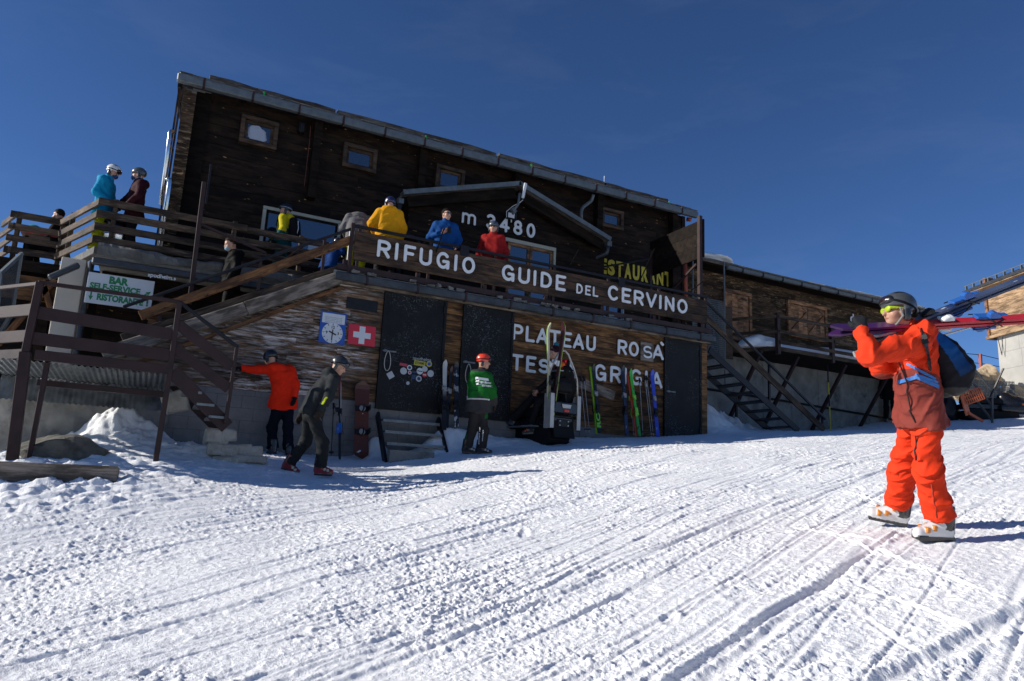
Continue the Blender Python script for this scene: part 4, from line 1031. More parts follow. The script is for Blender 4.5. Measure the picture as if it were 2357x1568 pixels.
# door and shutters
def shutter(p0, p1, leaves, name, seedm):
    x0, z1, x1, z0 = p0[0], p0[2], p1[0], p1[2]; fw = .11
    m = MB(); m.bx(x0, x1, AY - .09, AY, z1 - fw, z1); m.bx(x0, x0 + fw, AY - .088, AY, z0, z1 - fw); m.bx(x1 - fw, x1, AY - .088, AY, z0, z1 - fw)
    if leaves > 1: m.bx(x0 + fw, x1 - fw, AY - .087, AY, z0, z0 + fw * .8)
    d = m.build(name, MT['door_wood'], an, bevel=.008)
    W = (x1 - x0 - 2 * fw) / leaves
    for k in range(leaves):
        a = x0 + fw + k * W; m = MB(); n = 4
        for i in range(n): m.bx(a + .01 + i * (W - .02) / n + .004, a + .01 + (i + 1) * (W - .02) / n - .004, AY - .05, AY - .01, z0 + .09 * (leaves > 1), z1 - fw - .01)
        if leaves > 1:
            for zz in (z0 + .2, z1 - fw - .15): m.bx(a + .02, a + W - .02, AY - .075, AY - .051, zz - .05, zz + .05)
            m.bar((a + .05, AY - .066, z0 + .25), (a + W - .05, AY - .066, z1 - fw - .2), .02, .07, up=(0, 1, 0))
        m.build('leaf', MT['door_wood'], d)
        m = MB(); m.bar((a + W - .1, AY - .07, z1 - fw - .16), (a + W - .35 * W, AY - .07, z1 - fw - .1), .012, .03); m.build('hinge', MT['black'], d)
shutter(onY(1663, 664, AY), onY(1728, 790, AY), 1, 'plank_door', 1)
shutter(onY(1809, 690, AY), onY(1902, 790, AY), 2, 'shutter', 2)
for px, py in ((1700, 655), (1785, 665), (1840, 690), (1915, 708)): pass
put_text('script_lettering', 'de', onY(1966, 734, AY - .02), (1, 0, 0), (0, 0, 1), .42, MT['white'], None, .012)
tag(bpy.data.objects['script_lettering'], 'white handwritten letters on the annex wall behind the orange skier', 'lettering')
# balcony
BZ = 5.7; BYo = 15.0; BC = np.array((16.25, BYo, BZ)); BL = np.array((15.3, AY, BZ))
ba = thing('balcony', 'snow filled timber balcony with rusty posts along the log annex', 'balcony', (18, 15.8, BZ))
one('floor', 'beam_dark', ba, lambda m: m.prism([(BC[0], BYo), (24.8, BYo), (24.8, AY - .003), (BL[0], AY - .003)], (0, 0, BZ - .16), (1, 0, 0), (0, 1, 0), .14))
one('edge_board', 'rail', ba, lambda m: [m.bar(BC + (0, -.02, -.09), (24.8, BYo - .02, BZ - .09), .04, .12), m.bar(BC + (0, 0, -.09), BL + (0, 0, -.09), .04, .12)])
bp = [BC, np.array((18.55, BYo, BZ)), np.array((20.8, BYo, BZ)), np.array((23.1, BYo, BZ)), (BC + BL) / 2 + (-.35, .45, 0)]
for q_ in bp:
    one('post', 'brown_steel', ba, lambda m: m.bx(q_[0] - .06, q_[0] + .06, q_[1] - .06, q_[1] + .06, BZ - .25, BZ + .98), .005)
for z in (.42, .88): 
    one('rail_board', 'rail', ba, lambda m: m.bar(BC + (0, -.07, z), (18.5, BYo - .07, BZ + z), .035, .09, jit=.004))
    one('rail_board', 'rail', ba, lambda m: m.bar((18.6, BYo - .07, BZ + z), (23.1, BYo - .07, BZ + z), .035, .09, jit=.004))
    one('rail_board', 'rail', ba, lambda m: m.bar(BC + (-.05, -.02, z), BL + (-.05, 0, z), .035, .09, jit=.004))
one('rail_board', 'rail', ba, lambda m: m.bar(BC + (0, -.07, .1), (23.1, BYo - .07, BZ + .1), .035, .1))
for x in (17.2, 19.3, 21.4, 23.6, 15.7):
    one('strut', 'brown_steel', ba, lambda m: m.bar((x, BYo + .12, BZ - .2), (x, AY - .0, 3.5), .09, .09, up=(1, 0, 0)))
def flat_base(o, z):
    for v in o.data.vertices: v.co.z = max(v.co.z, z)
sn = blob('balcony_snow', (20.4, 15.8, BZ + .04), (4.6, .6, .40), MT['snow'], None, 26, .16, 9, 2.2); flat_base(sn, BZ - .02); tag(sn, 'bank of snow lying on the annex balcony floor', 'snow bank')
sn = blob('balcony_snow', (16.3, 15.75, BZ + .02), (.8, .62, .38), MT['snow'], None, 18, .16, 12, 2.2); flat_base(sn, BZ - .02); tag(sn, 'heap of snow on the balcony in front of the plank door', 'snow bank')
# mesh cage at the annex corner
cg = thing('wire_cage', 'grey wire mesh cage standing between the hut corner and the annex', 'cage', (14.2, 15.6, 6))
def cagef(m):
    for x in np.linspace(13.55, 14.75, 25): m.bx(x - .006, x + .006, 15.58, 15.592, 5.0, 6.9)
    for z in np.linspace(5.0, 6.9, 34): m.bx(13.55, 14.75, 15.57, 15.579, z - .006, z + .006)
one('mesh_panel', 'zinc', cg, cagef)
for x in (13.55, 14.75): one('pole', 'zinc', cg, lambda m: m.tube([(x, 15.6, 4.2), (x, 15.6, 8.15)], .025, 8))
one('lattice_board', 'rail', cg, lambda m: m.bx(14.8, 15.35, 15.9, 15.95, 5.3, 6.9))
# black and yellow marker pole
mk = thing('marker_pole', 'thin black and yellow snow marker pole before the annex base', 'pole', (0, 0, 0))
m0, m1 = onY(1912, 992, 15.6), onY(1904, 826, 15.6)
for i in range(6):
    a, b = m0 + (m1 - m0) * i / 6, m0 + (m1 - m0) * (i + 1) / 6
    one('band', 'black' if i % 2 == 0 and i != 0 or i == 5 else 'yellow', mk, lambda m: m.tube([a, b], .022, 8))

# ================================================================ FAR RIGHT HOUSE AND ROCKS
C0 = dep(2301, 850, 33.0)[:2]; hd = unit((-.40, -.917)); nrm = np.array((hd[1], -hd[0]))
if nrm[0] > 0: nrm = -nrm
hs = thing('stone_house', 'sunlit house of pale concrete with an upper storey of bright pine boards', 'house', (C0[0], C0[1], 5))
h3 = np.array((hd[0], hd[1], 0)); n3_ = np.array((nrm[0], nrm[1], 0)); o3 = np.array((C0[0], C0[1], 0))
LEN = 9.0
axh = np.array([h3, -n3_, (0, 0, 1)])
zj = dep(2297, 772, 33.0)[2]
def hbox(m, l0, l1, d0, d1, z0, z1, **k): m.box(o3 + h3 * (l0 + l1) / 2 - n3_ * (d0 + d1) / 2 + (0, 0, (z0 + z1) / 2), ((l1 - l0) / 2, (d1 - d0) / 2, (z1 - z0) / 2), axh, **k)
def cf(m):
    z = 3.6
    while z < zj:
        h = min(.78, zj - z); off = random.uniform(0, 1.5)
        for l in np.arange(-off, LEN, 2.4): hbox(m, max(0, l) + .004, min(LEN, l + 2.4) - .004, 0, 5, z + .004, z + h - .004)
        z += .78
one('concrete_wall', 'concrete_light', hs, cf, .008)
def pf(m):
    z = zj + .03
    while z < zj + 2.3:
        for l in np.arange(-.2, LEN, 2.8): hbox(m, l + .002, l + 2.798, -.12 - random.uniform(0, .015), .1, z + .004, z + .2)
        z += .205
one('pine_wall', 'pine', hs, pf)
def corner(m): hbox(m, -.36, -.2, -.2, .2, zj - .1, zj + 2.9)
one('corner_board', 'door_wood', hs, corner)
for l in (2.6, 5.4): one('corner_board', 'door_wood', hs, lambda m: hbox(m, l, l + .22, -.19, -.136, zj, zj + 3))
one('sill_board', 'pine', hs, lambda m: hbox(m, -.4, LEN, -.24, -.137, zj - .07, zj + .06))
zr = zj + 2.55
rf_ = one('roof', 'zinc_dark', hs, lambda m: m.box(o3 + h3 * (LEN / 2 - .4) - n3_ * 1.6 + (0, 0, zr + .85), (LEN / 2 + .6, 2.6, .06), np.array([h3, unit(-n3_ + np.array((0, 0, .45))), unit(n3_ * .45 + np.array((0, 0, 1)))])))
one('eave', 'pine', rf_, lambda m: hbox(m, -.9, LEN, -.7, -.12, zr - .32, zr - .22))
def guards(m):
    for l in np.arange(-.9, LEN, .5): hbox(m, l, l + .06, -.7, -.62, zr - .14, zr + .06)
    hbox(m, -1.0, LEN, -.69, -.67, zr + .061, zr + .10)
one('snow_guard', 'zinc', rf_, guards)
m = MB(); hbox(m, 6.2, 7.6, -.2, -.137, zj + .7, zj + 2.0); w_ = m.build('window', MT['white'], hs)
m = MB(); hbox(m, 6.35, 7.45, -.22, -.203, zj + .85, zj + 1.85); m.build('pane', MT['glass'], w_)
one('chain', 'dark_steel', hs, lambda m: [m.tube([o3 + h3 * .3 + n3_ * .2 + (0, 0, zj - .1), o3 + h3 * .42 + n3_ * .16 + (0, 0, zj - .95)], .015, 5), m.tube([o3 + h3 * .42 + n3_ * .16 + (0, 0, zj - .94), o3 + h3 * .55 + n3_ * .16 + (0, 0, zj - .12)], .015, 5)])
# rocks between the annex and the house
rk = [(2245, 880, 33.5, 1.15, .85, .55, 'broad tan rock outcrop on the skyline behind the big backpack'), (2272, 878, 31.5, .8, .7, .62, 'pale tan boulder left of the house wall'), (2228, 905, 31, .7, .6, .5, 'tan boulder just right of the orange skier'), (2262, 912, 29.5, 1.1, .6, .45, 'flat tan rock in front of the skyline outcrop'), (2330, 935, 29, .9, .5, .25, 'low rubble rock at the foot of the house'), (2290, 938, 27.5, .9, .5, .22, 'low grey rock beside the wire crates'), (2356, 915, 28.5, .55, .5, .5, 'rugged pale boulder at the right picture edge')]
for i, (px, py, D, a, b, c, lb) in enumerate(rk):
    p_ = dep(px, py, D); rock('boulder', p_, (a, b, c), 'rock', lb, 'rock', .55, 20 + i, 22, freq=1.8)
# fence posts with wires on the skyline
fp = [dep(2259, 878, 36), dep(2256, 815, 36)]
fe = thing('wire_fence', 'three thin wires on a rusty red iron post against the sky', 'fence', fp[0])
one('post', 'red_pipe', fe, lambda m: m.bar(fp[0] + (0, 0, -.8), fp[1], .12, .12, up=(0, 1, 0)))
for k, (ya, yb, yc) in enumerate(((812, 817, 828), (831, 837, 845), (856, 858, 868))):
    one('wire', 'dark_steel', fe, lambda m: m.tube([dep(2195, ya, 36), dep(2258, yb, 36), dep(2305, yc, 36)], .018, 5))
# grey steel handrail running down at the far right
hr = thing('steel_handrail', 'grey steel stair handrail slanting down at the far right', 'handrail', dep(2290, 965, 22))
for (a, b, c, d) in ((2205, 800, 2282, 900), (2205, 838, 2284, 935), (2215, 880, 2283, 968)): one('rail', 'zinc_dark', hr, lambda m: m.tube([dep(a, b, 22.5), dep(c, d, 22)], .035, 8))
one('post', 'zinc_dark', hr, lambda m: m.tube([dep(2283, 898, 22), dep(2284, 975, 22)], .035, 8))
one('post', 'red_pipe', hr, lambda m: m.bar(dep(2200, 830, 22.5), dep(2195, 797, 22.5), .1, .1, up=(0, 1, 0)))
o = one('iron_rod', 'dark_steel', None, lambda m: m.tube([dep(2279, 915, 21.5), dep(2310, 848, 21.5)], .03, 6)); tag(o, 'single rusty iron rod leaning up beside the grey handrail', 'rod')
# wire crates on a pallet
wc = thing('wire_crates', 'stack of low wire mesh crates on a grey pallet before the far house', 'crate', dep(2300, 940, 26))
ca = dep(2240, 925, 26); cb = dep(2338, 928, 26); cd = unit((cb - ca) * (1, 1, 0)); cn = np.cross(cd, (0, 0, 1)); Lc = np.linalg.norm(cb - ca)
def cratef(m):
    for r_ in range(4):
        z = .05 + r_ * .2
        m.bar(ca + cd * 0 + (0, 0, z), ca + cd * Lc + (0, 0, z), .03, .03)
        for k in range(30): m.bar(ca + cd * Lc * k / 29 + (0, 0, z), ca + cd * Lc * k / 29 + (0, 0, z + .17), .02, .02, up=(0, 1, 0))
        for h in (.06, .12): m.bar(ca + (0, 0, z + h), ca + cd * Lc + (0, 0, z + h), .015, .015)
one('wire_sides', 'zinc', wc, cratef)
one('pallet', 'zinc', wc, lambda m: [m.bar(ca + (0, 0, -.1), ca + cd * Lc + (0, 0, -.1), .6, .05)] + [m.bar(ca + cd * t - cn * .3 + (0, 0, -.2), ca + cd * t + cn * .3 + (0, 0, -.2), .12, .14) for t in (.2, Lc / 2, Lc - .2)])
oc = thing('orange_barrier', 'orange plastic barrier with square holes leaning behind the orange skier', 'barrier', dep(2240, 940, 19))
o0, o1 = dep(2222, 918, 19), dep(2260, 905, 19)
od = unit(o1 - o0); ou = unit(np.cross(np.cross(od, (0, 0, 1)), od)); ou = ou if ou[2] > 0 else -ou
colmat('orange_plastic', (0.34, 0.075, 0.022), .5)
def obf(m):
    Lb = np.linalg.norm(o1 - o0)
    for k in range(9): m.bar(o0 + od * Lb * k / 8 - ou * .16, o0 + od * Lb * k / 8 + ou * .16, .03, .025, up=od)
    for k in range(4): m.bar(o0 + ou * (-.16 + k * .107), o1 + ou * (-.16 + k * .107), .022, .024)
one('grid', 'orange_plastic', oc, obf)
one('board', 'orange_plastic', oc, lambda m: m.bar(dep(2214, 905, 19), dep(2228, 955, 19), .03, .2, up=(1, 0, 0)))
one('foot', 'orange_plastic', oc, lambda m: m.bar(dep(2228, 950, 19), dep(2262, 970, 19), .05, .06))
one('upright', 'orange_plastic', oc, lambda m: m.bar(dep(2204, 860, 19), dep(2216, 915, 19), .05, .06, up=(0, 1, 0)))
# glass wind panel at the far left edge
gp = thing('glass_panel', 'steel framed glass wind panel at the far left above the stair', 'panel', (-1.7, 11.6, 3.5))
gq = [dep(2, 628, 10.9), dep(49, 585, 11.3), dep(28, 722, 11.3), dep(-14, 790, 10.9)]
for a, b in ((0, 1), (1, 2), (2, 3), (3, 0)): one('frame_bar', 'zinc', gp, lambda m: m.bar(gq[a], gq[b], .05, .05, ext=.02))
m, nt, bs = new_mat('dusty_glass'); bs.inputs['Base Color'].default_value = (.05, .055, .06, 1); bs.inputs['Roughness'].default_value = .25; bs.inputs['Alpha'].default_value = .8; MT['dusty'] = m
one('pane', 'dusty', gp, lambda m: m._add(gq, [(0, 1, 2, 3)], gq, .5, 0))
# ================================================================ IMPLICIT SURFACES (for bodies, clothing, letters, boots)
class SDF:
    """smooth union of round cones, ellipsoids and boxes, meshed as one continuous surface"""
    def __init__(s, res=0.012, k=0.03): s.res, s.k, s.p = res, k, []
    def cone(s, a, b, ra, rb=None, col=0, k=None, op='u', flat=0, sq=None):
        s.p.append(('c', np.asarray(a, float), np.asarray(b, float), ra, ra if rb is None else rb, col, s.k if k is None else k, op, flat, sq)); return s
    def chain(s, pts, rs, **k):
        for i in range(len(pts) - 1): s.cone(pts[i], pts[i + 1], rs[i], rs[i + 1], **k)
        return s
    def ell(s, c, r, fr=None, col=0, k=None, op='u'):
        s.p.append(('e', np.asarray(c, float), np.asarray(r, float), np.eye(3) if fr is None else np.asarray(fr, float), 0, col, s.k if k is None else k, op, 0, None)); return s
    def box(s, c, h, fr=None, rnd=0.01, col=0, k=None, op='u'):
        s.p.append(('b', np.asarray(c, float), np.asarray(h, float), np.eye(3) if fr is None else np.asarray(fr, float), rnd, col, s.k if k is None else k, op, 0, None)); return s
    def _bounds(s, q):
        if q[0] == 'c':
            r = max(q[3], q[4]) * (max(q[9]) if q[9] is not None else 1) * 1.0; return np.minimum(q[1], q[2]) - r, np.maximum(q[1], q[2]) + r
        e = (np.abs(q[3]) * (q[2] + q[4])[:, None]).sum(0); return q[1] - e, q[1] + e
    def _dist(s, q, P):
        if q[0] == 'c':
            a, b, ra, rb = q[1:5]; ba = b - a; L = np.linalg.norm(ba) + 1e-9; pa = P - a
            t = (pa @ ba) / (L * L)
            tc = np.clip(t, 0, 1)
            off = pa - tc[:, None] * ba
            if q[9] is not None: off = off / np.asarray(q[9])
            d = np.sqrt((off ** 2).sum(1)) - (ra + (rb - ra) * tc)
            if q[9] is not None: d = d * min(q[9])
            if q[8] & 2: d = np.maximum(d, (t - 1) * L)
            if q[8] & 1: d = np.maximum(d, -t * L)
            return d
        l = (P - q[1]) @ q[3].T
        if q[0] == 'e':
            n = l / q[2]; k0 = np.sqrt((n ** 2).sum(1)); k1 = np.sqrt(((n / q[2]) ** 2).sum(1)) + 1e-9
            return k0 * (k0 - 1) / k1
        a = np.abs(l) - q[2] 
        return np.sqrt((np.maximum(a, 0) ** 2).sum(1)) + np.minimum(a.max(1), 0) - q[4]
    def mesh(s, warp=None, smooth_iter=1):
        U = [s._bounds(q) for q in s.p if q[7] == 'u']
        lo = np.min([u[0] for u in U], 0) - 4 * s.res - 0.02; hi = np.max([u[1] for u in U], 0) + 4 * s.res + 0.02
        n = np.ceil((hi - lo) / s.res).astype(int) + 1
        D = np.full(n, 0.2, np.float32); Cc = np.zeros(n, np.int16)
        axs = [lo[i] + s.res * np.arange(n[i]) for i in range(3)]
        for q in s.p:
            b0, b1 = s._bounds(q); mrg = q[6] + 3 * s.res
            i0 = np.clip(np.floor((b0 - mrg - lo) / s.res).astype(int), 0, n - 1); i1 = np.clip(np.ceil((b1 + mrg - lo) / s.res).astype(int) + 1, 1, n)
            sl = tuple(slice(i0[i], i1[i]) for i in range(3))
            if min(i1 - i0) <= 0: continue
            P = np.stack(np.meshgrid(*[axs[i][sl[i]] for i in range(3)], indexing='ij'), -1).reshape(-1, 3)
            d = s._dist(q, P).astype(np.float32).reshape(tuple(i1 - i0)); A = D[sl]; k = max(q[6], 1e-5)
            if q[7] == 'u':
                Cc[sl] = np.where(d < A, q[5], Cc[sl])
                h = np.maximum(k - np.abs(A - d), 0) / k
                D[sl] = np.minimum(A, d) - h * h * k * 0.25
            elif q[7] == 's':
                h = np.maximum(k - np.abs(A + d), 0) / k
                Cc[sl] = np.where(-d > A - 0.004, q[5], Cc[sl]) if q[5] >= 0 else Cc[sl]
                D[sl] = np.maximum(A, -d) + h * h * k * 0.25
            elif q[7] == 'p':
                Cc[sl] = np.where(d < 0, q[5], Cc[sl])
        if warp is not None:
            near = np.abs(D) < 0.06; idx = np.argwhere(near)
            D[near] += warp(lo + idx * s.res).astype(np.float32)
        S = D < 0
        c = np.zeros(n - 1, np.int8)
        offs = [(0, 0, 0), (1, 0, 0), (0, 1, 0), (1, 1, 0), (0, 0, 1), (1, 0, 1), (0, 1, 1), (1, 1, 1)]
        def cut(Ar, o): return Ar[o[0]:n[0] - 1 + o[0], o[1]:n[1] - 1 + o[1], o[2]:n[2] - 1 + o[2]]
        for o in offs: c += cut(S, o)
        act = (c > 0) & (c < 8); idx = np.argwhere(act); vid = np.full(n - 1, -1, np.int32); vid[act] = np.arange(len(idx))
        acc = np.zeros((len(idx), 3)); cnt = np.zeros(len(idx))
        vals = [D[idx[:, 0] + o[0], idx[:, 1] + o[1], idx[:, 2] + o[2]] for o in offs]
        for a in range(8):
            for b in range(a + 1, 8):
                df = np.array(offs[b]) - offs[a]
                if np.abs(df).sum() != 1: continue
                va, vb = vals[a], vals[b]; m = (va < 0) != (vb < 0)
                t = np.where(m, va / np.where(m, va - vb, 1), 0)
                acc[m] += np.array(offs[a]) + t[m, None] * df; cnt[m] += 1
        V = lo + (idx + acc / cnt[:, None]) * s.res
        amin = np.argmin(np.abs(np.stack(vals, 1)), 1); oa = np.array(offs)[amin]
        inner = np.argmin(np.stack(vals, 1), 1); oi = np.array(offs)[inner]
        ci = Cc[idx[:, 0] + oi[:, 0], idx[:, 1] + oi[:, 1], idx[:, 2] + oi[:, 2]]
        F = []
        for ax in range(3):
            e = [0, 0, 0]; e[ax] = 1
            A = S[1:-1, 1:-1, 1:-1] if False else None
            i0 = np.argwhere(S[:n[0] - e[0], :n[1] - e[1], :n[2] - e[2]] != S[e[0]:, e[1]:, e[2]:])
            o1, o2 = [(1, 2), (2, 0), (0, 1)][ax]
            ok = (i0[:, o1] > 0) & (i0[:, o2] > 0) & (i0[:, o1] < n[o1] - 1) & (i0[:, o2] < n[o2] - 1); i0 = i0[ok]
            def vv(a, b): j = i0.copy(); j[:, o1] -= a; j[:, o2] -= b; return vid[j[:, 0], j[:, 1], j[:, 2]]
            q = np.stack([vv(0, 0), vv(1, 0), vv(1, 1), vv(0, 1)], 1)
            fl = ~S[i0[:, 0], i0[:, 1], i0[:, 2]]
            q[fl] = q[fl][:, ::-1]; F.append(q)
        F = np.concatenate(F); F = F[(F >= 0).all(1)]
        for _ in range(smooth_iter):
            sm = np.zeros_like(V); ct = np.zeros(len(V))
            for a in range(4):
                b = (a + 1) % 4; np.add.at(sm, F[:, a], V[F[:, b]]); np.add.at(sm, F[:, b], V[F[:, a]]); np.add.at(ct, F[:, a], 1); np.add.at(ct, F[:, b], 1)
            V = V * 0.5 + 0.5 * sm / np.maximum(ct, 1)[:, None]
        return V, F, ci
def sdf_obj(name, sd, pal, mat, parent, warp=None, colfn=None, smooth=True, local=True, it=1):
    V, F, ci = sd.mesh(warp, it)
    pal = np.array([tuple(c) + (1,) for c in pal]); C = pal[np.clip(ci, 0, len(pal) - 1)]
    if colfn is not None: C = colfn(V, C)
    return mesh_obj(name, V, F.astype(np.int32), mat, parent, smooth=smooth, attrs={'Col': ('FLOAT_COLOR', C)}, local=local)

# ================================================================ LETTERING
def arc(cx, cy, rx, ry, a0, a1, n=10): return [(cx + rx * math.cos(R(a0 + (a1 - a0) * i / n)), cy + ry * math.sin(R(a0 + (a1 - a0) * i / n))) for i in range(n + 1)]
S_ = arc(.30, .70, .24, .22, 40, 250, 10) + arc(.30, .29, .26, .23, 75, -150, 10)
GLY = {
 'R': (.62, [[(.08, 0), (.08, 1), (.34, 1)] + arc(.36, .74, .24, .26, 90, -90, 8) + [(.08, .48)], [(.34, .46), (.58, 0)]]),
 'I': (.16, [[(.08, 0), (.08, 1)]]),
 'F': (.54, [[(.08, 0), (.08, 1), (.54, 1)], [(.08, .52), (.46, .52)]]),
 'U': (.62, [[(.06, 1), (.06, .3)] + arc(.31, .27, .25, .27, 180, 360, 10) + [(.56, 1)]]),
 'G': (.66, [arc(.33, .5, .28, .5, 42, 320, 16) + [(.58, .0)], [(.60, .0), (.60, .44), (.36, .44)]]),
 'O': (.68, [arc(.34, .5, .28, .5, 0, 360, 22)]),
 'D': (.64, [[(.08, 0), (.08, 1), (.28, 1)] + arc(.28, .5, .3, .5, 90, -90, 10) + [(.08, 0)]]),
 'E': (.54, [[(.54, 1), (.08, 1), (.08, 0), (.54, 0)], [(.08, .52), (.46, .52)]]),
 'L': (.52, [[(.08, 1), (.08, 0), (.52, 0)]]),
 'C': (.62, [arc(.34, .5, .28, .5, 45, 315, 16)]),
 'V': (.62, [[(.02, 1), (.31, 0), (.60, 1)]]),
 'N': (.62, [[(.06, 0), (.06, 1), (.56, 0), (.56, 1)]]),
 'P': (.60, [[(.08, 0), (.08, 1), (.34, 1)] + arc(.34, .73, .24, .27, 90, -90, 8) + [(.08, .46)]]),
 'A': (.64, [[(.02, 0), (.32, 1), (.62, 0)], [(.13, .3), (.51, .3)]]),
 'T': (.58, [[(.0, 1), (.58, 1)], [(.29, 1), (.29, 0)]]),
 'S': (.60, [S_]),
 'm': (.86, [[(.08, 0), (.08, .72)], [(.08, .5)] + arc(.25, .5, .17, .22, 180, 0, 8) + [(.42, 0)], [(.42, .5)] + arc(.60, .5, .18, .22, 180, 0, 8) + [(.78, 0)]]),
 '3': (.56, [arc(.26, .74, .24, .26, 150, -80, 10) + arc(.26, .27, .26, .27, 80, -155, 10)]),
 '4': (.60, [[(.42, 0), (.42, 1), (.02, .3), (.60, .3)]]),
 '8': (.56, [arc(.28, .75, .21, .25, 0, 360, 16), arc(.28, .27, .26, .27, 0, 360, 16)]),
 '0': (.58, [arc(.29, .5, .25, .5, 0, 360, 20)]),
 '`': (.2, [[(.0, 1.30), (.14, 1.18)]]),
}
def letter(ch, x, z, w, h, Y, parent, stroke=.093, thick=.022, slope=0.0, mat='white'):
    gw, strokes = GLY[ch]; sd = SDF(res=max(.009, h / 42), k=.001); r = h * stroke
    sx = (w - 2 * r) / max(.01, gw - .12) if gw > .2 else h
    hh = h - 2 * r
    for stx in strokes:
        pts = [(r + (px - .06) * sx if gw > .2 else r + px * h - .08 * h, 0.0, r + py * hh) for px, py in stx]
        for a, b in zip(pts, pts[1:]):
            sd.cone(a, b, r, r)
    V, F, ci = sd.mesh(None, 0)
    V[:, 1] = np.clip(V[:, 1], -thick / 2, thick / 2)
    V = V + (x, Y, z)
    return mesh_obj('letter', V, F.astype(np.int32), MT[mat], parent, smooth=False)
def word(spec, z, h, Y, parent, slope=0.0, **k):
    """spec: list of (character, left px, right px, row px) measured on the wall plane Y"""
    for ch, a, b in spec: letter(ch, a, z, b - a, h, Y, parent, **k)
def px(x, y, Y): return float(onY(x, y, Y)[0])
YF = YB - .032
lt = thing('rail_lettering', 'white rounded capitals spelling RIFUGIO GUIDE DEL CERVINO on the terrace board railing', 'lettering', (7, YF, 5.4))
row1 = lambda x: 553 + (x - 871) * .196 + 22
sp_ = [('R', 868, 913), ('I', 925, 939), ('F', 954, 990), ('U', 1004, 1046 + 0), ('G', 1060, 1105)]
def rowword(txt, x0, x1, z, h, Y, parent, rowf, gap=.16, **k):
    a, b = px(x0, rowf(x0), Y), px(x1, rowf(x1), Y); ws = [max(GLY[c][0], .17) for c in txt]
    u = (b - a) / (sum(ws) + gap * (len(txt) - 1)); x = a
    for c, w in zip(txt, ws): letter(c, x, z, max(w * u, 2.2 * h * k.get('stroke', .093)) if c == 'I' else w * u, h, Y, parent, **k); x += (w + gap) * u
rowword('RIFUGIO', 867, 1093, 5.45, .345, YF, lt, row1, .24)
rowword('GUIDE', 1155, 1300, 5.45, .345, YF, lt, row1, .2)
rowword('DEL', 1326, 1376, 5.46, .225, YF, lt, row1, .22)
rowword('CERVINO', 1399, 1582, 5.45, .345, YF, lt, row1, .2)
YG = YW - .03
lt = thing('wall_lettering', 'white rounded capitals spelling PLATEAU on the brown plank wall', 'lettering', (7.5, YG, 4.3))
row2 = lambda x: 765 + (x - 1180) * .135
rowword('PLATEAU', 1179, 1371, 4.27, .34, YG, lt, row2, .17)
lt = thing('wall_lettering', 'white rounded capitals ROSA with a grave accent, one S painted on a grey board', 'lettering', (9.7, YG, 4.3))
rowword('RO', 1421, 1470, 4.29, .34, YG, lt, row2, .14)
a, b = px(1474, 805, YG), px(1503, 812, YG)
one('letter_board', 'silver_wood', lt, lambda m: m.bx(a, b, YG - .022, YG + .01, 4.22, 4.66), .004)
letter('S', a + .06, 4.27, (b - a) - .11, .33, YG - .03, lt, .07, .006)
rowword('A', 1502, 1526, 4.30, .35, YG, lt, row2); p_ = onY(1526, 793, YG); letter('`', p_[0] - .06, 4.30, .1, .35, YG, lt)
lt = thing('wall_lettering', 'white rounded capitals spelling TESTA partly behind the snowmobile rider', 'lettering', (7.3, YG, 3.65))
row3 = lambda x: 835 + (x - 1180) * .125
rowword('TESTA', 1178, 1326, 3.63, .35, YG, lt, row3, .2)
lt = thing('wall_lettering', 'white rounded capitals spelling GRIGIA behind the leaning skis', 'lettering', (9.4, YG, 3.65))
rowword('GRIGIA', 1368, 1523, 3.64, .37, YG, lt, row3, .2)
YP = PY - .03
lt = thing('height_lettering', 'white raised lettering m 3480 on the dark porch gable', 'lettering', (7, YP, 7.4))
rowm = lambda x: 505 + (x - 1062) * .2
letter('m', px(1062, 502, YP), 7.40, px(1096, 512, YP) - px(1062, 502, YP), .36, YP, lt, .08)
rowword('3480', 1120, 1231, 7.40, .38, YP, lt, rowm, .34)
lt = thing('painted_lettering', 'yellow painted block capitals reading ESTAURANT on the dark log wall', 'lettering', (11.5, YU, 7.3))
xa_ = onY(1378, 612, YU - .01); xb_ = onY(1546, 640, YU - .01)
wd = xb_[0] - xa_[0]
for i, ch in enumerate('ESTAURANT'):
    w_ = wd / 9; put_text('letter', ch, (xa_[0] + w_ * (i + .5), YU - .006, 7.29 + .0), (1, 0, 0), (0, 0, 1), .56, MT['yellow'], lt, .028, .006, fit=w_ * .84)

# ---------------------------------------------------------------- signs
def plate(m, x0, x1, y, z0, z1, t=.012): m.bx(x0, x1, y - t, y, z0, z1)
YSg = 14.0
a, c_ = onY(208, 626, YSg), onY(342, 716, YSg); bb = onY(356, 652, YSg)
sg = thing('bar_sign', 'white enamel sign with green lettering BAR SELF-SERVICE RISTORANTE and arrows', 'sign', ((a[0] + bb[0]) / 2, YSg, 4.3))
x0, x1, z0, z1 = a[0] - .02, bb[0], 4.06, 4.60
one('panel', 'sign_white', sg, lambda m: plate(m, x0, x1, YSg, z0, z1), .003)
xc = (x0 + x1) / 2; W_ = x1 - x0; yy = YSg - .0135
put_text('lettering', 'BAR', (xc - .05, yy, z1 - .10), (1, 0, 0), (0, 0, 1), .17, MT['sign_green'], sg, .010, .003, fit=.30)
put_text('lettering', 'SELF-SERVICE', (xc - .08, yy, z1 - .235), (1, 0, 0), (0, 0, 1), .14, MT['sign_green'], sg, .007, .003, fit=W_ * .76)
put_text('lettering', 'RISTORANTE', (xc + .02, yy, z0 + .12), (1, 0, 0), (0, 0, 1), .15, MT['sign_green'], sg, .008, .003, fit=W_ * .70)
put_text('lettering', '!', (x1 - .07, yy, z0 + .12), (1, 0, 0), (0, 0, 1), .15, MT['sign_green'], sg, .008, .003)
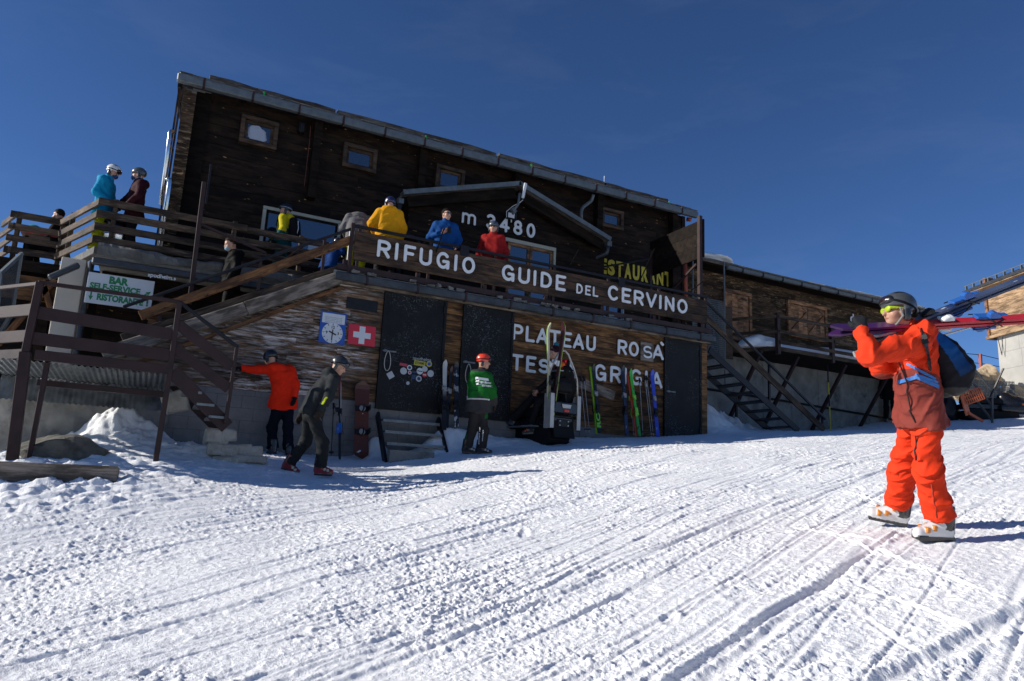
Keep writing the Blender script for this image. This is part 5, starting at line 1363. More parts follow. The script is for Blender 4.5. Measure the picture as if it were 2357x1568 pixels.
def arrow(m, c, d, L, t):
    c = np.array(c); d = np.array(d); s = np.array((-d[1], d[0])); P = [c - d * L / 2 - s * t, c - d * L / 2 + s * t, c + d * L * .05 + s * t * .8, c + d * L * .0 + s * t * 2.6, c + d * L / 2, c + d * L * .0 - s * t * 2.6, c + d * L * .05 - s * t * .8]
    m.prism([(p[0], p[1]) for p in P][::-1], (0, yy + .0015, 0), (1, 0, 0), (0, 0, 1), .003)
one('arrow', 'sign_green', sg, lambda m: arrow(m, (x0 + .085, z0 + .13), (0, -1), .17, .014))
one('arrow', 'sign_green', sg, lambda m: arrow(m, (x1 - .1, z1 - .25), (.78, .62), .17, .014))
put_text('graffiti_tag', 'spodhelm.s', onY(373, 637, 13.85), (1, 0, -.0), (0, 0, 1), .10, MT['white'], None, .002, .002)
tag(bpy.data.objects['graffiti_tag'], 'small white graffiti scrawl on the dark gutter beside the bar sign', 'graffiti')
# clock sign
a, b = onY(738, 714, YW), onY(789, 795, YW)
ck = thing('clock_sign', 'blue sign with a white notice above a painted clock face on the plank wall', 'sign', (a[0], YW, b[2]))
x0, x1, z1, z0 = a[0] + .01, b[0] + .02, a[2] - .01, b[2] + .0; Yc = YW - .012
one('panel', 'sign_blue', ck, lambda m: plate(m, x0, x1, Yc, z0, z1), .003)
xc = (x0 + x1) / 2; Wc = x1 - x0; zc = z0 + (z1 - z0) * .335; yy = Yc - .0135
one('notice', 'sign_white', ck, lambda m: m.bx(x0 + .03, x1 - .03, yy - .001, yy + .002, z1 - (z1 - z0) * .36, z1 - (z1 - z0) * .05))
for i, t in enumerate(('letzte Pistenkontrolle', 'Derniere controle des pistes', 'Ultimo controllo delle piste', 'Last check of the runs')):
    put_text('notice_text', t, (xc, yy - .002, z1 - .10 - i * .03), (1, 0, 0), (0, 0, 1), .028, colmat('grey_ink', (.12, .14, .2)), ck, 0, .001, fit=Wc * .66)
rc = Wc * .40
def disc(m, r, y, n=40): m.prism([(math.cos(2 * math.pi * i / n) * r, math.sin(2 * math.pi * i / n) * r) for i in range(n)], (xc, y, zc), (1, 0, 0), (0, 0, 1), .003)
dial = one('dial', 'sign_white', ck, lambda m: disc(m, rc, yy + .003))
def ticks(m):
    for i in range(12):
        t = i * math.pi / 6; d = np.array((math.sin(t), 0, math.cos(t))); m.bar(np.array((xc, yy - .0015, zc)) + d * rc * .76, np.array((xc, yy - .0015, zc)) + d * rc * .95, .003, .010, up=np.cross(d, (0, 1, 0)))
one('tick_mark', 'ink', dial, ticks)
for t, n in ((0, '12'), (90, '3'), (270, '9')):
    put_text('numeral', n, (xc + math.sin(R(t)) * rc * .56, yy - .002, zc + math.cos(R(t)) * rc * .56), (1, 0, 0), (0, 0, 1), .07, MT['ink'], dial, .002, .002)
for ang, L, w in ((112, rc * .40, .018), (182, rc * .72, .012)):
    d = np.array((math.sin(R(ang)), 0, math.cos(R(ang)))); o_ = np.array((xc, yy - .005 - (ang > 150) * .004, zc))
    one('hand', 'ink', dial, lambda m: m.bar(o_ - d * .07, o_ + d * L, .003, w * 1.4, up=np.cross(d, (0, 1, 0))))
# flag sign
a, b = onY(803, 746, YW), onY(861, 802, YW)
fl = thing('flag_sign', 'square red sign with a white cross on the plank wall beside the clock', 'sign', (a[0], YW, b[2]))
x0, x1, z1, z0 = a[0], b[0], a[2] + .01, b[2] + .02
one('panel', 'sign_red', fl, lambda m: plate(m, x0, x1, Yc, z0, z1), .003)
xc, zc, s = (x0 + x1) / 2, (z0 + z1) / 2, (x1 - x0)
one('cross', 'sign_white', fl, lambda m: m.prism([(u * s, v * s) for u, v in ((-.105, .32), (-.105, .105), (-.32, .105), (-.32, -.105), (-.105, -.105), (-.105, -.32), (.105, -.32), (.105, -.105), (.32, -.105), (.32, .105), (.105, .105), (.105, .32))], (xc, Yc - .0125, zc), (1, 0, 0), (0, 0, 1), .003))
# stickers on the black door
def sticker(px_, py_, r, col, label, shape='disc', inner=None, txt=None, tcol='ink'):
    Yd = YW - .043; p = onY(px_, py_, Yd); t = thing('sticker', label, 'sticker', p)
    def f(m):
        if shape == 'disc': m.prism([(math.cos(2 * math.pi * i / 20) * r, math.sin(2 * math.pi * i / 20) * r) for i in range(20)], p, (1, 0, 0), (0, 0, 1), .002)
        else: m.box(p, (r, .001, r * shape[0]), np.array([(math.cos(shape[1]), 0, math.sin(shape[1])), (0, 1, 0), (-math.sin(shape[1]), 0, math.cos(shape[1]))]))
    one('face', col, t, f)
    if inner: 
        m = MB(); m.prism([(math.cos(2 * math.pi * i / 16) * r * .6, math.sin(2 * math.pi * i / 16) * r * .6) for i in range(16)], p + (0, -.0025, 0), (1, 0, 0), (0, 0, 1), .001); m.build('emblem', MT[inner], t)
    if txt: put_text('sticker_text', txt, p + (0, -.004, 0), (1, 0, 0), (0, 0, 1), r * .55, MT[tcol], t, .002, .001, fit=r * 1.6)
colmat('pale_grey', (.42, .44, .46)); colmat('dull_yellow', (.45, .40, .04)); colmat('dark_blue', (.015, .035, .10)); colmat('pink_red', (.42, .04, .06))
K_ = 2357 / 3507
def zs(zx, zy): return ((1250 + zx / 2.24) * K_, (950 + zy / 2.24) * K_)
sticker(*zs(295, 670), .075, 'pink_red', 'small pale red rectangular sticker, topmost left on the black door', (.35, -.08))
sticker(*zs(342, 693), .05, 'sign_white', 'white badge sticker with a dark middle on the black door', 'disc', 'dark_blue')
sticker(*zs(296, 719), .067, 'pale_grey', 'large plain pale round sticker left of the others on the black door')
sticker(*zs(196, 751), .06, 'pale_grey', 'tilted grey square sticker near the rope on the black door', (1, .6))
sticker(*zs(343, 731), .036, 'pale_grey', 'tiny white round sticker with a pink middle on the black door', 'disc', 'pink_red')
sticker(*zs(420, 660), .115, 'dull_yellow', 'yellow rectangular sticker with bold dark lettering on the black door', (.42, -.05), None, 'STORMS')
sticker(*zs(492, 665), .058, 'dull_yellow', 'round yellow sticker with a blue figure on the black door', 'disc', 'sign_blue')
sticker(*zs(421, 720), .064, 'sign_white', 'white round sticker with dark lettering in the middle of the cluster', 'disc', None, 'Punt')
sticker(*zs(459, 703), .056, 'pale_grey', 'grey white round sticker above the small red one on the black door')
sticker(*zs(503, 739), .067, 'pale_grey', 'pale round sticker rightmost on the black door')
sticker(*zs(457, 749), .045, 'sign_red', 'small red round sticker with white lettering on the black door', 'disc', None, 'SUPER', 'white')
sticker(*zs(413, 778), .058, 'pale_grey', 'round white sticker with a blue middle, lowest large one on the black door', 'disc', 'dark_blue')
sticker(*zs(378, 765), .05, 'dark_blue', 'dark blue square sticker low in the cluster on the black door', (.9, 0))
sticker(*zs(329, 812), .034, 'pale_grey', 'tiny white round sticker lowest on the black door')
sticker(*zs(380, 727), .045, 'dark_blue', 'dark narrow sticker left of the white lettered one on the black door', (.4, 0))
p_ = onY(*zs(440, 628), YW - .047); put_text('chalk_scrawl', 'spodhelms', p_, (1, 0, -.0), (0, 0, 1), .085, MT['pale_grey'], None, .0, .001, fit=.36); tag(bpy.data.objects['chalk_scrawl'], 'thin pale scrawled writing above the yellow sticker on the black door', 'graffiti')
# antenna and floodlight on the porch
at = thing('antenna', 'white panel antenna on a bent bracket at the porch gable peak', 'antenna', onY(1200, 440, RY - .1))
one('panel', 'sign_white', at, lambda m: m.bar(onY(1203, 456, RY - .12), onY(1210, 422, RY - .12), .07, .05, up=(0, 1, 0)), .008)
one('bracket', 'zinc', at, lambda m: m.tube([onY(1196, 445, RY - .1), onY(1193, 470, RY - .1), onY(1186, 480, RY - .05), onY(1180, 494, RY)], .03, 8), smooth=True)
one('foot_plate', 'zinc', at, lambda m: m.bar(onY(1178, 480, RY), onY(1186, 490, RY), .1, .08))
one('cable', 'sign_white', at, lambda m: m.tube([onY(1204, 460, RY - .12), onY(1196, 467, RY - .1), onY(1180, 475, RY), onY(1166, 487, RY + .1), onY(1166, 500, RY + .15)], .008, 5))
fd = thing('floodlight', 'small black floodlight with pale lens above the porch lettering', 'lamp', onY(1177, 497, PY - .12))
one('housing', 'black', fd, lambda m: m.box(onY(1177, 497, PY - .12), (.13, .05, .1)), .015)
one('lens', 'sign_white', fd, lambda m: m.box(onY(1177, 496, PY - .178), (.085, .006, .06)))
one('stem', 'sign_white', fd, lambda m: m.tube([onY(1177, 504, PY - .12), onY(1177, 512, PY - .12)], .015, 6))
# ================================================================ PEOPLE
def frame_from(fw, up=(0, 0, 1)):
    f = unit(fw); l = unit(np.cross(up, f)); return np.array([f, l, np.cross(f, l)])       # rows: forward, left, up
STAND = dict(head=(.03, 0, 1.69), hf=(1, 0, -.05), neck=(-.005, 0, 1.53), chest=(0, 0, 1.37), belly=(.01, 0, 1.14), pelvis=(0, 0, .96),
             shL=(-.01, .185, 1.45), shR=(-.01, -.185, 1.45), elL=(-.05, .27, 1.17), elR=(-.05, -.27, 1.17), wrL=(.07, .27, .93), wrR=(.07, -.27, .93),
             hiL=(0, .095, .93), hiR=(0, -.095, .93), knL=(.035, .115, .52), knR=(.035, -.115, .52), anL=(-.01, .13, .13), anR=(-.01, -.13, .13),
             ftL=(1, .2, 0), ftR=(1, -.2, 0), hdL=None, hdR=None, pnL=None, pnR=None)
def folds(seed, amp, sc=(5.5, 5.5, 8)):
    def w(P):
        P2 = P + np.stack([P[:, 2] * .5, P[:, 2] * .35, P[:, 0] * .7 + P[:, 1] * .5], 1)
        q = P2 * np.array(sc) + seed * 3.7
        a = noise3(q + 0.9 * noise3(P * 4 + 1, seed + 5)[:, None], seed)
        b = noise3(P * 5 + seed, seed + 2)
        c2 = noise3(q * 2.1 + 4, seed + 7)
        return amp * (.45 - .9 * np.clip(1 - np.abs(a) * 1.9, 0, 1) ** 1.6 - .45 * np.clip(1 - np.abs(c2) * 1.8, 0, 1) ** 1.6 + .7 * b)
    return w
def hand_prims(sd, w, d, n, side, col=0, curl=.6, fat=1.0, k=.008):
    """five-fingered hand: wrist w, direction d, palm normal n, side +1 when the thumb points along cross(d, n)"""
    d = unit(d); n = unit(np.asarray(n) - d * (np.asarray(n) @ d)); s = np.cross(d, n) * side
    for o in (.028, .009, -.01, -.028): sd.cone(w + s * o * .55, w + d * .082 + s * o, .017 * fat, .0125 * fat, col=col, k=.014)
    for o, L in ((.030, .88), (.011, 1.0), (-.009, .94), (-.028, .76)):
        p = w + d * .082 + s * o; ang = 0.0
        for seg, r0, r1, bend in ((.040, .0105, .0095, .55), (.026, .0095, .0088, 1.0), (.021, .0088, .0075, .75)):
            ang += curl * bend; v = d * math.cos(ang) + n * math.sin(ang); q = p + v * seg * L
            sd.cone(p, q, r0 * fat, r1 * fat, col=col, k=k); p = q
    p = w + d * .022 + s * .024
    for seg, r0, r1, v in ((.042, .015, .0125, d * .62 + s * .75 + n * .25), (.032, .0125, .011, d * .85 + s * .3 + n * (.3 + .3 * curl)), (.024, .011, .009, d * .85 + n * (.4 + .4 * curl))):
        q = p + unit(v) * seg; sd.cone(p, q, r0 * fat, r1 * fat, col=col, k=k); p = q
SKIN = (0.46, 0.25, 0.17)
def person(label, loc, heading, J={}, jacket=(.1, .1, .1), jacket2=None, jcol=None, trousers=(.02, .02, .022), tcol=None, boots=(.02, .02, .02), boot2=(.3, .3, .3),
           helmet=None, goggles=None, strap=(.01, .01, .01), gcol=(.01, .01, .01), gloves=None, hair=None, glasses=False, mask=None, hood=True, bulk=1.0, hem=-.16, res=.013, seed=1,
           group=None, skin=SKIN, fold=.010, collar=True, baggy=1.0, curl=(.6, .6), scale=1.0, cat='person', boot_len=1.0, tuck=0.0, cuffc=None, hoodup=False, beard=None, headscale=1.0):
    root = thing('person', label, cat, loc, group, math.radians(heading)); root.scale = (scale,) * 3
    j = {k: (np.asarray(v, float) if v is not None else None) for k, v in {**STAND, **J}.items()}
    hf = frame_from(j['hf']); hc = j['head']; hs = headscale
    def H(x, y, z): return hc + (x * hf[0] + y * hf[1] + z * hf[2]) * hs
    sx = unit(j['shL'] - j['shR']); hx = unit(j['hiL'] - j['hiR'])
    fwd = unit(np.cross(sx, j['neck'] - j['belly']))
    # ---- body: head, face, neck, trunk, limbs and hands as one surface
    b = SDF(res * .72, .03)
    e = lambda c, r, **k: b.ell(c, np.array(r) * hs, hf, **k)
    e(H(-.012, 0, .03), (.098, .077, .098)); e(H(.022, 0, -.045), (.074, .060, .082)); b.ell(H(.062, 0, -.098), np.array((.028, .026, .022)) * hs, hf, k=.03)
    b.cone(H(.083, 0, .012), H(.108, 0, -.028), .010, .0155, k=.015)                       # nose
    for s in (-1, 1):
        e(H(-.005, s * .077, -.015), (.024, .010, .034), k=.008); b.cone(H(.078, s * .014, .026), H(.07, s * .046, .024), .011, .009, k=.02)
        b.ell(H(.086, s * .032, .008), np.array((.012, .015, .010)) * hs, hf, col=-1, k=.012, op='s'); b.ell(H(.074, s * .032, .008), np.array((.0125,) * 3), hf, col=1, k=.004)
        b.ell(H(.055, s * .045, -.035), np.array((.025, .022, .025)), hf, k=.03)
    b.ell(H(.090, 0, -.062), np.array((.012, .024, .0075)) * hs, hf, col=2, k=.008)        # lips
    b.cone(H(-.02, 0, -.06), j['neck'] - (0, 0, .02), .055, .058, k=.04)
    up_ = j['neck'] - np.array((0, 0, .03))
    for s, S in ((1, 'L'), (-1, 'R')):
        b.cone(j['chest'] + sx * s * .07, j['belly'] + sx * s * .06, .09, .085, k=.06); b.cone(j['belly'] + sx * s * .06, j['pelvis'] + hx * s * .06, .085, .09, k=.06)
        b.cone(up_, j['sh' + S], .05, .05, k=.05); b.chain([j['sh' + S], j['el' + S], j['wr' + S]], [.05, .04, .028], k=.03)
        b.chain([j['hi' + S], j['kn' + S], j['an' + S]], [.075, .055, .042], k=.04); b.cone(j['an' + S], j['an' + S] + unit(j['ft' + S]) * .06 - (0, 0, .04), .036, .028)
        fd = unit(j['wr' + S] - j['el' + S]); hd_ = j['hd' + S] if j['hd' + S] is not None else fd
        pn = j['pn' + S] if j['pn' + S] is not None else -sx * s * .6 + fwd * .0 - np.array((0, 0, .001))
        cu = curl[0] if S == 'L' else curl[1]
        th = unit(np.cross(unit(hd_), unit(pn))) ; sgn = 1 if (th @ (fwd + np.array((0, 0, .3)))) >= 0 else -1
        hand_prims(b, j['wr' + S], hd_, pn, sgn, 0, cu)
    sdf_obj('body', b, [skin, (.03, .02, .015), tuple(np.array(skin) * (.75, .5, .5))], MT['skin'], root)
    # ---- jacket
    c = SDF(res, .05); B = bulk
    low = j['pelvis'] + (j['pelvis'] - j['belly']) / max(.05, np.linalg.norm(j['pelvis'] - j['belly'])) * (-hem)
    for s, S in ((1, 'L'), (-1, 'R')):
        c.cone(j['chest'] + sx * s * .085, j['belly'] + sx * s * .078, .125 * B, .12 * B, k=.08)
        c.cone(j['belly'] + sx * s * .078, low + hx * s * .078, .12 * B, .16 * B, k=.08, flat=2)
        c.cone(up_ - (0, 0, .02), j['sh' + S] - sx * s * .01, .075 * B, .075 * B, k=.06)
        c.cone(j['sh' + S], j['el' + S], .08 * B, .066 * B, k=.045); c.cone(j['el' + S], j['wr' + S] + unit(j['wr' + S] - j['el' + S]) * .01, .066 * B, .052 * B, k=.03, flat=2)
    if collar: c.cone(j['neck'] - (0, 0, .05), j['neck'] + (hc - j['neck']) * .45, .078, .074, k=.03, flat=2, col=1)
    if hood: c.ell(j['neck'] - fwd * .085 * B + np.array((0, 0, -.02)), (.085, .12, .075), frame_from(fwd), k=.05); c.cone(j['neck'] - fwd * .1 + sx * .09, j['neck'] - fwd * .1 - sx * .09, .05, .05, k=.05)
    if hoodup: c.ell(H(-.03, 0, .02), np.array((.125, .115, .135)), hf, k=.05); c.box(H(.12, 0, -.03), (.05, .07, .09), hf, op='s', k=.02, col=-1)
    j2 = jacket2 if jacket2 is not None else jacket
    sdf_obj('jacket', c, [jacket, j2], MT['cloth'], root, folds(seed, fold), jcol)
    # ---- trousers
    t = SDF(res, .05); Z = baggy
    t.ell(j['pelvis'] + (0, 0, -.03), (.118, .155, .12), frame_from(np.cross(hx, (0, 0, 1))), k=.06)
    for S in 'LR':
        an = j['an' + S]; dn = unit(an - j['kn' + S])
        t.cone(j['hi' + S], j['kn' + S], .092 * Z, .082 * Z, k=.05); t.cone(j['kn' + S], an - dn * tuck, .082 * Z, .088 * Z, k=.05, flat=2)
    sdf_obj('trousers', t, [trousers], MT['cloth'], root, folds(seed + 9, fold, (6, 6, 9)), tcol)
    # ---- boots
    for S in 'LR':
        an = j['an' + S]; d = unit(j['ft' + S]); upf = unit(j['kn' + S] - an); fl = unit(np.cross(upf, d)); uu = np.cross(d, fl)
        fr_ = np.array([d, fl, uu]); o = SDF(res * .75, .025); q = lambda x, y, z: an + (d * x * boot_len + fl * y + uu * z)
        o.cone(q(-.02, 0, .13), q(-.035, 0, .0), .066, .062, col=1, flat=1); o.cone(q(-.05, 0, -.06), q(.15, 0, -.075), .052, .043); o.cone(q(-.02, 0, .0), q(.09, 0, -.055), .052, .045)
        o.box(q(.045, 0, -.112), (.122 * boot_len, .040, .009), fr_, .008, col=2, k=.02)
        for xx, zz in ((.07, -.03), (.115, -.045), (.03, .03), (-.0, .09)): o.box(q(xx, .0, zz), (.011, .055, .016), fr_, .004, col=3, k=.004)
        sdf_obj('boot', o, [boots, cuffc or tuple(np.array(boots) * .6 + .005), (.012, .012, .013), boot2], MT['shell'], root, it=0)
    # ---- gloves
    if gloves is not None:
        for s, S in ((1, 'L'), (-1, 'R')):
            g = SDF(res * .65, .02); fd = unit(j['wr' + S] - j['el' + S]); hd_ = j['hd' + S] if j['hd' + S] is not None else fd
            pn = j['pn' + S] if j['pn' + S] is not None else -sx * s * .6
            th = unit(np.cross(unit(hd_), unit(pn))); sgn = 1 if (th @ (fwd + np.array((0, 0, .3)))) >= 0 else -1
            g.cone(j['wr' + S] - fd * .05, j['wr' + S] + fd * .015, .052, .042, col=1, flat=1)
            hand_prims(g, j['wr' + S], hd_, pn, sgn, 0, curl[0] if S == 'L' else curl[1], 1.45, .014)
            sdf_obj('glove', g, [gloves, tuple(np.array(gloves) * .7 + .004)], MT['cloth'], root)
    # ---- head gear
    if helmet is not None:
        h = SDF(res * .75, .02)
        h.ell(H(-.014, 0, .042), np.array((.132, .112, .113)) * hs, hf)
        for s in (-1, 1): h.ell(H(-.03, s * .085, -.045), np.array((.055, .026, .062)) * hs, hf, col=1, k=.03)
        h.box(H(.13, 0, -.075), np.array((.115, .13, .085)) * hs, hf, .01, op='s', col=-1, k=.02)
        h.box(H(0, 0, -.18), np.array((.3, .3, .08)) * hs, hf, .0, op='s', col=-1, k=.01)
        h.box(H(-.13, 0, -.11), np.array((.07, .2, .08)) * hs, hf, .01, op='s', col=-1, k=.02)
        for s in (-1, 0, 1):
            h.ell(H(-.02, s * .05, .155 - abs(s) * .018), np.array((.05, .009, .012)) * hs, hf, op='s', col=1, k=.008)
        sdf_obj('helmet', h, [helmet, (.012, .012, .013), (.3, .3, .3)], MT['shell'], root)
    if goggles:
        g = SDF(res * .6, .004); tilt = {'up': .40, 'eyes': -.03, 'brow': .12}[goggles]
        ax_ = np.array([hf[0] * math.cos(tilt) + hf[2] * math.sin(tilt), hf[1], hf[2] * math.cos(tilt) - hf[0] * math.sin(tilt)])
        gc = H(-.012, 0, .035); G_ = lambda x, y, z: gc + (ax_[0] * x + ax_[1] * y + ax_[2] * z) * hs
        rr = (.138, .118, .119) if helmet is not None else (.106, .086, .11)
        g.ell(gc, np.array(rr) * hs, hf, col=0)
        zc = -.012 if goggles == 'eyes' else 0.0
        g.box(G_(0, 0, zc + .2), (.4, .4, .18), ax_, op='s', col=-1, k=.001); g.box(G_(0, 0, zc - .2), (.4, .4, .18), ax_, op='s', col=-1, k=.001)
        sdf_obj('goggle_strap', g, [strap], MT['cloth'], root)
        g = SDF(res * .6, .01); g.ell(G_(.098, 0, zc), np.array((.045, .085, .05)) * hs, ax_, col=0); g.box(G_(.0, 0, zc), (.075, .2, .2), ax_, op='s', col=-1, k=.005)
        sdf_obj('goggle_frame', g, [gcol], MT['shell'], root)
        g = SDF(res * .6, .01); g.ell(G_(.107, 0, zc), np.array((.043, .073, .039)) * hs, ax_, col=0); g.box(G_(.02, 0, zc), (.07, .2, .2), ax_, op='s', col=-1, k=.005)
        V, F, ci = g.mesh(None, 1); mesh_obj('goggle_lens', V, F.astype(np.int32), MT['lens'], root, smooth=True, local=True)
    if hair is not None:
        h = SDF(res * .75, .02); h.ell(H(-.018, 0, .04), np.array((.103, .084, .102)) * hs, hf); h.box(H(.12, 0, -.055), np.array((.09, .12, .095)), hf, .01, op='s', col=-1, k=.02); h.box(H(0, 0, -.16), (.3, .3, .1), hf, 0, op='s', col=-1, k=.02)
        sdf_obj('hair', h, [hair], MT['cloth'], root, folds(seed + 3, .006, (30, 30, 60)))
    if glasses:
        g = SDF(res * .5, .005)
        for s in (-1, 1): g.ell(H(.092, s * .033, .010), np.array((.012, .031, .021)) * hs, hf); g.cone(H(.088, s * .06, .014), H(0, s * .081, .01), .005)
        g.cone(H(.1, .02, .014), H(.1, -.02, .014), .005)
        sdf_obj('sunglasses', g, [(.008, .008, .009)], MT['shell'], root, it=0)
    if mask is not None:
        g = SDF(res * .6, .02); g.ell(H(.058, 0, -.062), np.array((.062, .062, .052)) * hs, hf); sdf_obj('face_mask', g, [mask], MT['cloth'], root)
    if beard is not None: pass
    return root, j
def heading_of(v): return math.degrees(math.atan2(v[1], v[0]))
RIGHT, AWAY = np.array(_R0), np.array((math.sin(YAW), math.cos(YAW), 0))
def to_local(root, P):
    a = root.rotation_euler[2]; d = np.asarray(P, float) - np.array(root.location); c, s = math.cos(-a), math.sin(-a)
    return np.array((c * d[0] - s * d[1], s * d[0] + c * d[1], d[2])) / root.scale[0]
def loc_fn(loc, heading, scale=1.0):
    a = math.radians(heading)
    def f(P): d = np.asarray(P, float) - np.asarray(loc, float); c, s = math.cos(-a), math.sin(-a); return np.array((c * d[0] - s * d[1], s * d[0] + c * d[1], d[2])) / scale
    return f
def project_text(body, target, o, xa, ya, size, mat, parent, name, bold=.004, fit=None, lift=.006):
    """flat lettering laid onto a garment: each vertex is dropped along the garment's own surface"""
    v, f = text_mesh(body, size, bold, 0.0)
    if fit: v[:, 0] *= fit / max(1e-6, np.ptp(v[:, 0]))
    xa, ya = unit(xa), unit(ya); na = np.cross(xa, ya)
    me = target.data; tr = BVHTree.FromPolygons([p.co[:] for p in me.vertices], [tuple(p.vertices) for p in me.polygons]); out = []
    for x, y, z in v:
        p = np.asarray(o) + xa * x + ya * y; h = tr.ray_cast(Vector(p + na * .5), Vector(-na), 1.0)
        out.append(np.array(h[0]) + na * lift if h[0] is not None else p + na * lift)
    return mesh_obj(name, out, f, mat, parent, local=True)

# ---- 1: the big skier in the orange jacket carrying skis on the shoulder
fG = PG(2140, 1246); SK = float((fG - _C) @ _F) / 5.45
print('SKIER depth scale', SK)
fL, fR = dep(2140, 1240, 5.45 * SK), dep(2062, 1195, 5.78 * SK)
gz = min(fL[2], fR[2])
ctr = (fL + fR) / 2; head1 = heading_of(-RIGHT + .0 * AWAY)
loc1 = (ctr[0], ctr[1], g1(ctr[0], ctr[1]))
Q = loc_fn(loc1, head1)
def W(x, y, D): return Q(dep(x, y, 5.58 * SK + (D - 5.58)))
J1 = dict(head=W(2066, 716, 5.58), hf=(1, .0, -.03), neck=W(2093, 762, 5.58), chest=W(2112, 808, 5.6), belly=W(2113, 885, 5.6), pelvis=W(2117, 958, 5.6),
          shL=W(2108, 790, 5.38), shR=W(2098, 790, 5.80), elL=W(1999, 820, 5.22), wrL=W(1985, 760, 5.33), elR=W(2030, 850, 5.82), wrR=W(2020, 800, 5.66),
          hdL=(.05, -.25, 1), pnL=(-.2, -1, -.1), hdR=(.3, .35, .9), pnR=(.2, .9, .1),
          hiL=W(2128, 975, 5.48), hiR=W(2106, 972, 5.70), knL=W(2138, 1090, 5.40), knR=W(2078, 1082, 5.82), anL=W(2166, 1205, 5.42), anR=W(2066, 1173, 5.98), ftL=(1, .12, .0), ftR=(1, -.25, .16))
ORANGE, MAROON = (0.68, 0.045, 0.014), (0.20, 0.040, 0.030)
def jc1(V, C):
    C = C.copy(); P0 = J1['belly'] + (0, 0, .045)
    z = V[:, 2] - P0[2] - .05 * np.sin(V[:, 0] * 7) 
    armL = np.minimum(np.linalg.norm(V - (J1['elL'] + J1['wrL']) / 2, axis=1), np.linalg.norm(V - (J1['elL'] + J1['shL']) / 2, axis=1)) < .22
    arm = (V[:, 0] > J1['chest'][0] + .26)
    low = (z < 0) & ~(armL & (V[:, 2] > J1['elL'][2] - .12) & (V[:, 0] > .05) & (z > -.05)) & ~arm
    back = (V[:, 0] < J1['belly'][0] - .10 - np.maximum(0, V[:, 2] - P0[2]) * .1) & (z < .16)
    C[low | back] = MAROON + (1,)
    return C
p1, j1 = person('skier in bright orange and brown red jacket carrying skis on the shoulder', loc1, head1, J1, ORANGE, ORANGE, jc1, (0.68, 0.042, 0.012), None, (.62, .62, .62), (.55, .20, .02),
       helmet=(.055, .06, .062), goggles='up', strap=(.008, .008, .01), gcol=(.012, .012, .014), gloves=(.018, .02, .024), hood=True, bulk=1.13, hem=-.07, res=.0075, seed=4, fold=.021, baggy=1.2, curl=(1.2, 1.1), boot_len=1.18, tuck=.05, cuffc=(.012, .012, .014))
# lime glasses on the nose, maroon jacket hem pocket line
hf_ = frame_from(J1['hf']); hc_ = np.asarray(J1['head'])
def H1(x, y, z): return hc_ + x * hf_[0] + y * hf_[1] + z * hf_[2]
g = SDF(.005, .004)
for s in (-1, 1): g.ell(H1(.094, s * .035, .006), (.014, .036, .026), hf_); g.cone(H1(.085, s * .062, .012), H1(-.01, s * .086, .008), .012, .008)
g.cone(H1(.105, .02, .008), H1(.105, -.02, .008), .007)
sdf_obj('lime_glasses', g, [(.42, .55, .02)], MT['shell'], p1)
g = SDF(.005, .006)
for s in (-1, 1): g.chain([H1(.03, s * .098, .0), H1(.012, s * .093, -.06), H1(.04, s * .05, -.115), H1(.05, 0, -.125)], [.009] * 4)
sdf_obj('chin_strap', g, [(.2, .21, .2)], MT['cloth'], p1)
g = SDF(.006, .02); cA = J1['wrR']
g.cone(cA + (.02, .02, .0), cA + (.08, .06, .09), .035, .025, col=0); g.cone(cA + (.06, .03, .06), cA + (.03, .11, .09), .016, .012)
sdf_obj('glove_palm', g, [(.5, .27, .03)], MT['cloth'], p1)
# pocket zips and seams
def seam(pts, r, col, name, parent, target):
    me = target.data; tr = BVHTree.FromPolygons([p.co[:] for p in me.vertices], [tuple(p.vertices) for p in me.polygons]); out = []
    for p in pts: n = tr.find_nearest(Vector(p)); out.append(np.array(n[0]))
    m = MB(); m.tube(out, r, 6); return m.build(name, MT[col], parent, local=True, smooth=True)
colmat('dark_zip', (.02, .008, .008), .8); colmat('strap_blue', (.035, .15, .42), .6); colmat('seam_red', (.35, .03, .008), .8)
jk1 = [o for o in p1.children if o.name.startswith('jacket')][0]; tr1 = [o for o in p1.children if o.name.startswith('trousers')][0]
seam([W(2052 + 23, 880 + i * 10, 5.3) for i in range(9)], .006, 'dark_zip', 'pocket_zip', p1, jk1)
seam([W(2102 - i * 3.5, 1010 + i * 7, 5.4) for i in range(8)], .006, 'dark_zip', 'pocket_zip', p1, tr1)
seam([W(2106, 1010 - i * 4, 5.4) if False else W(2100 + i * 7, 1014 - i * 5, 5.35) for i in range(7)], .004, 'seam_red', 'seam', p1, tr1)
seam([W(2146 + i * .9, 1120 + i * 9, 5.3) for i in range(9)], .005, 'seam_red', 'seam', p1, tr1)
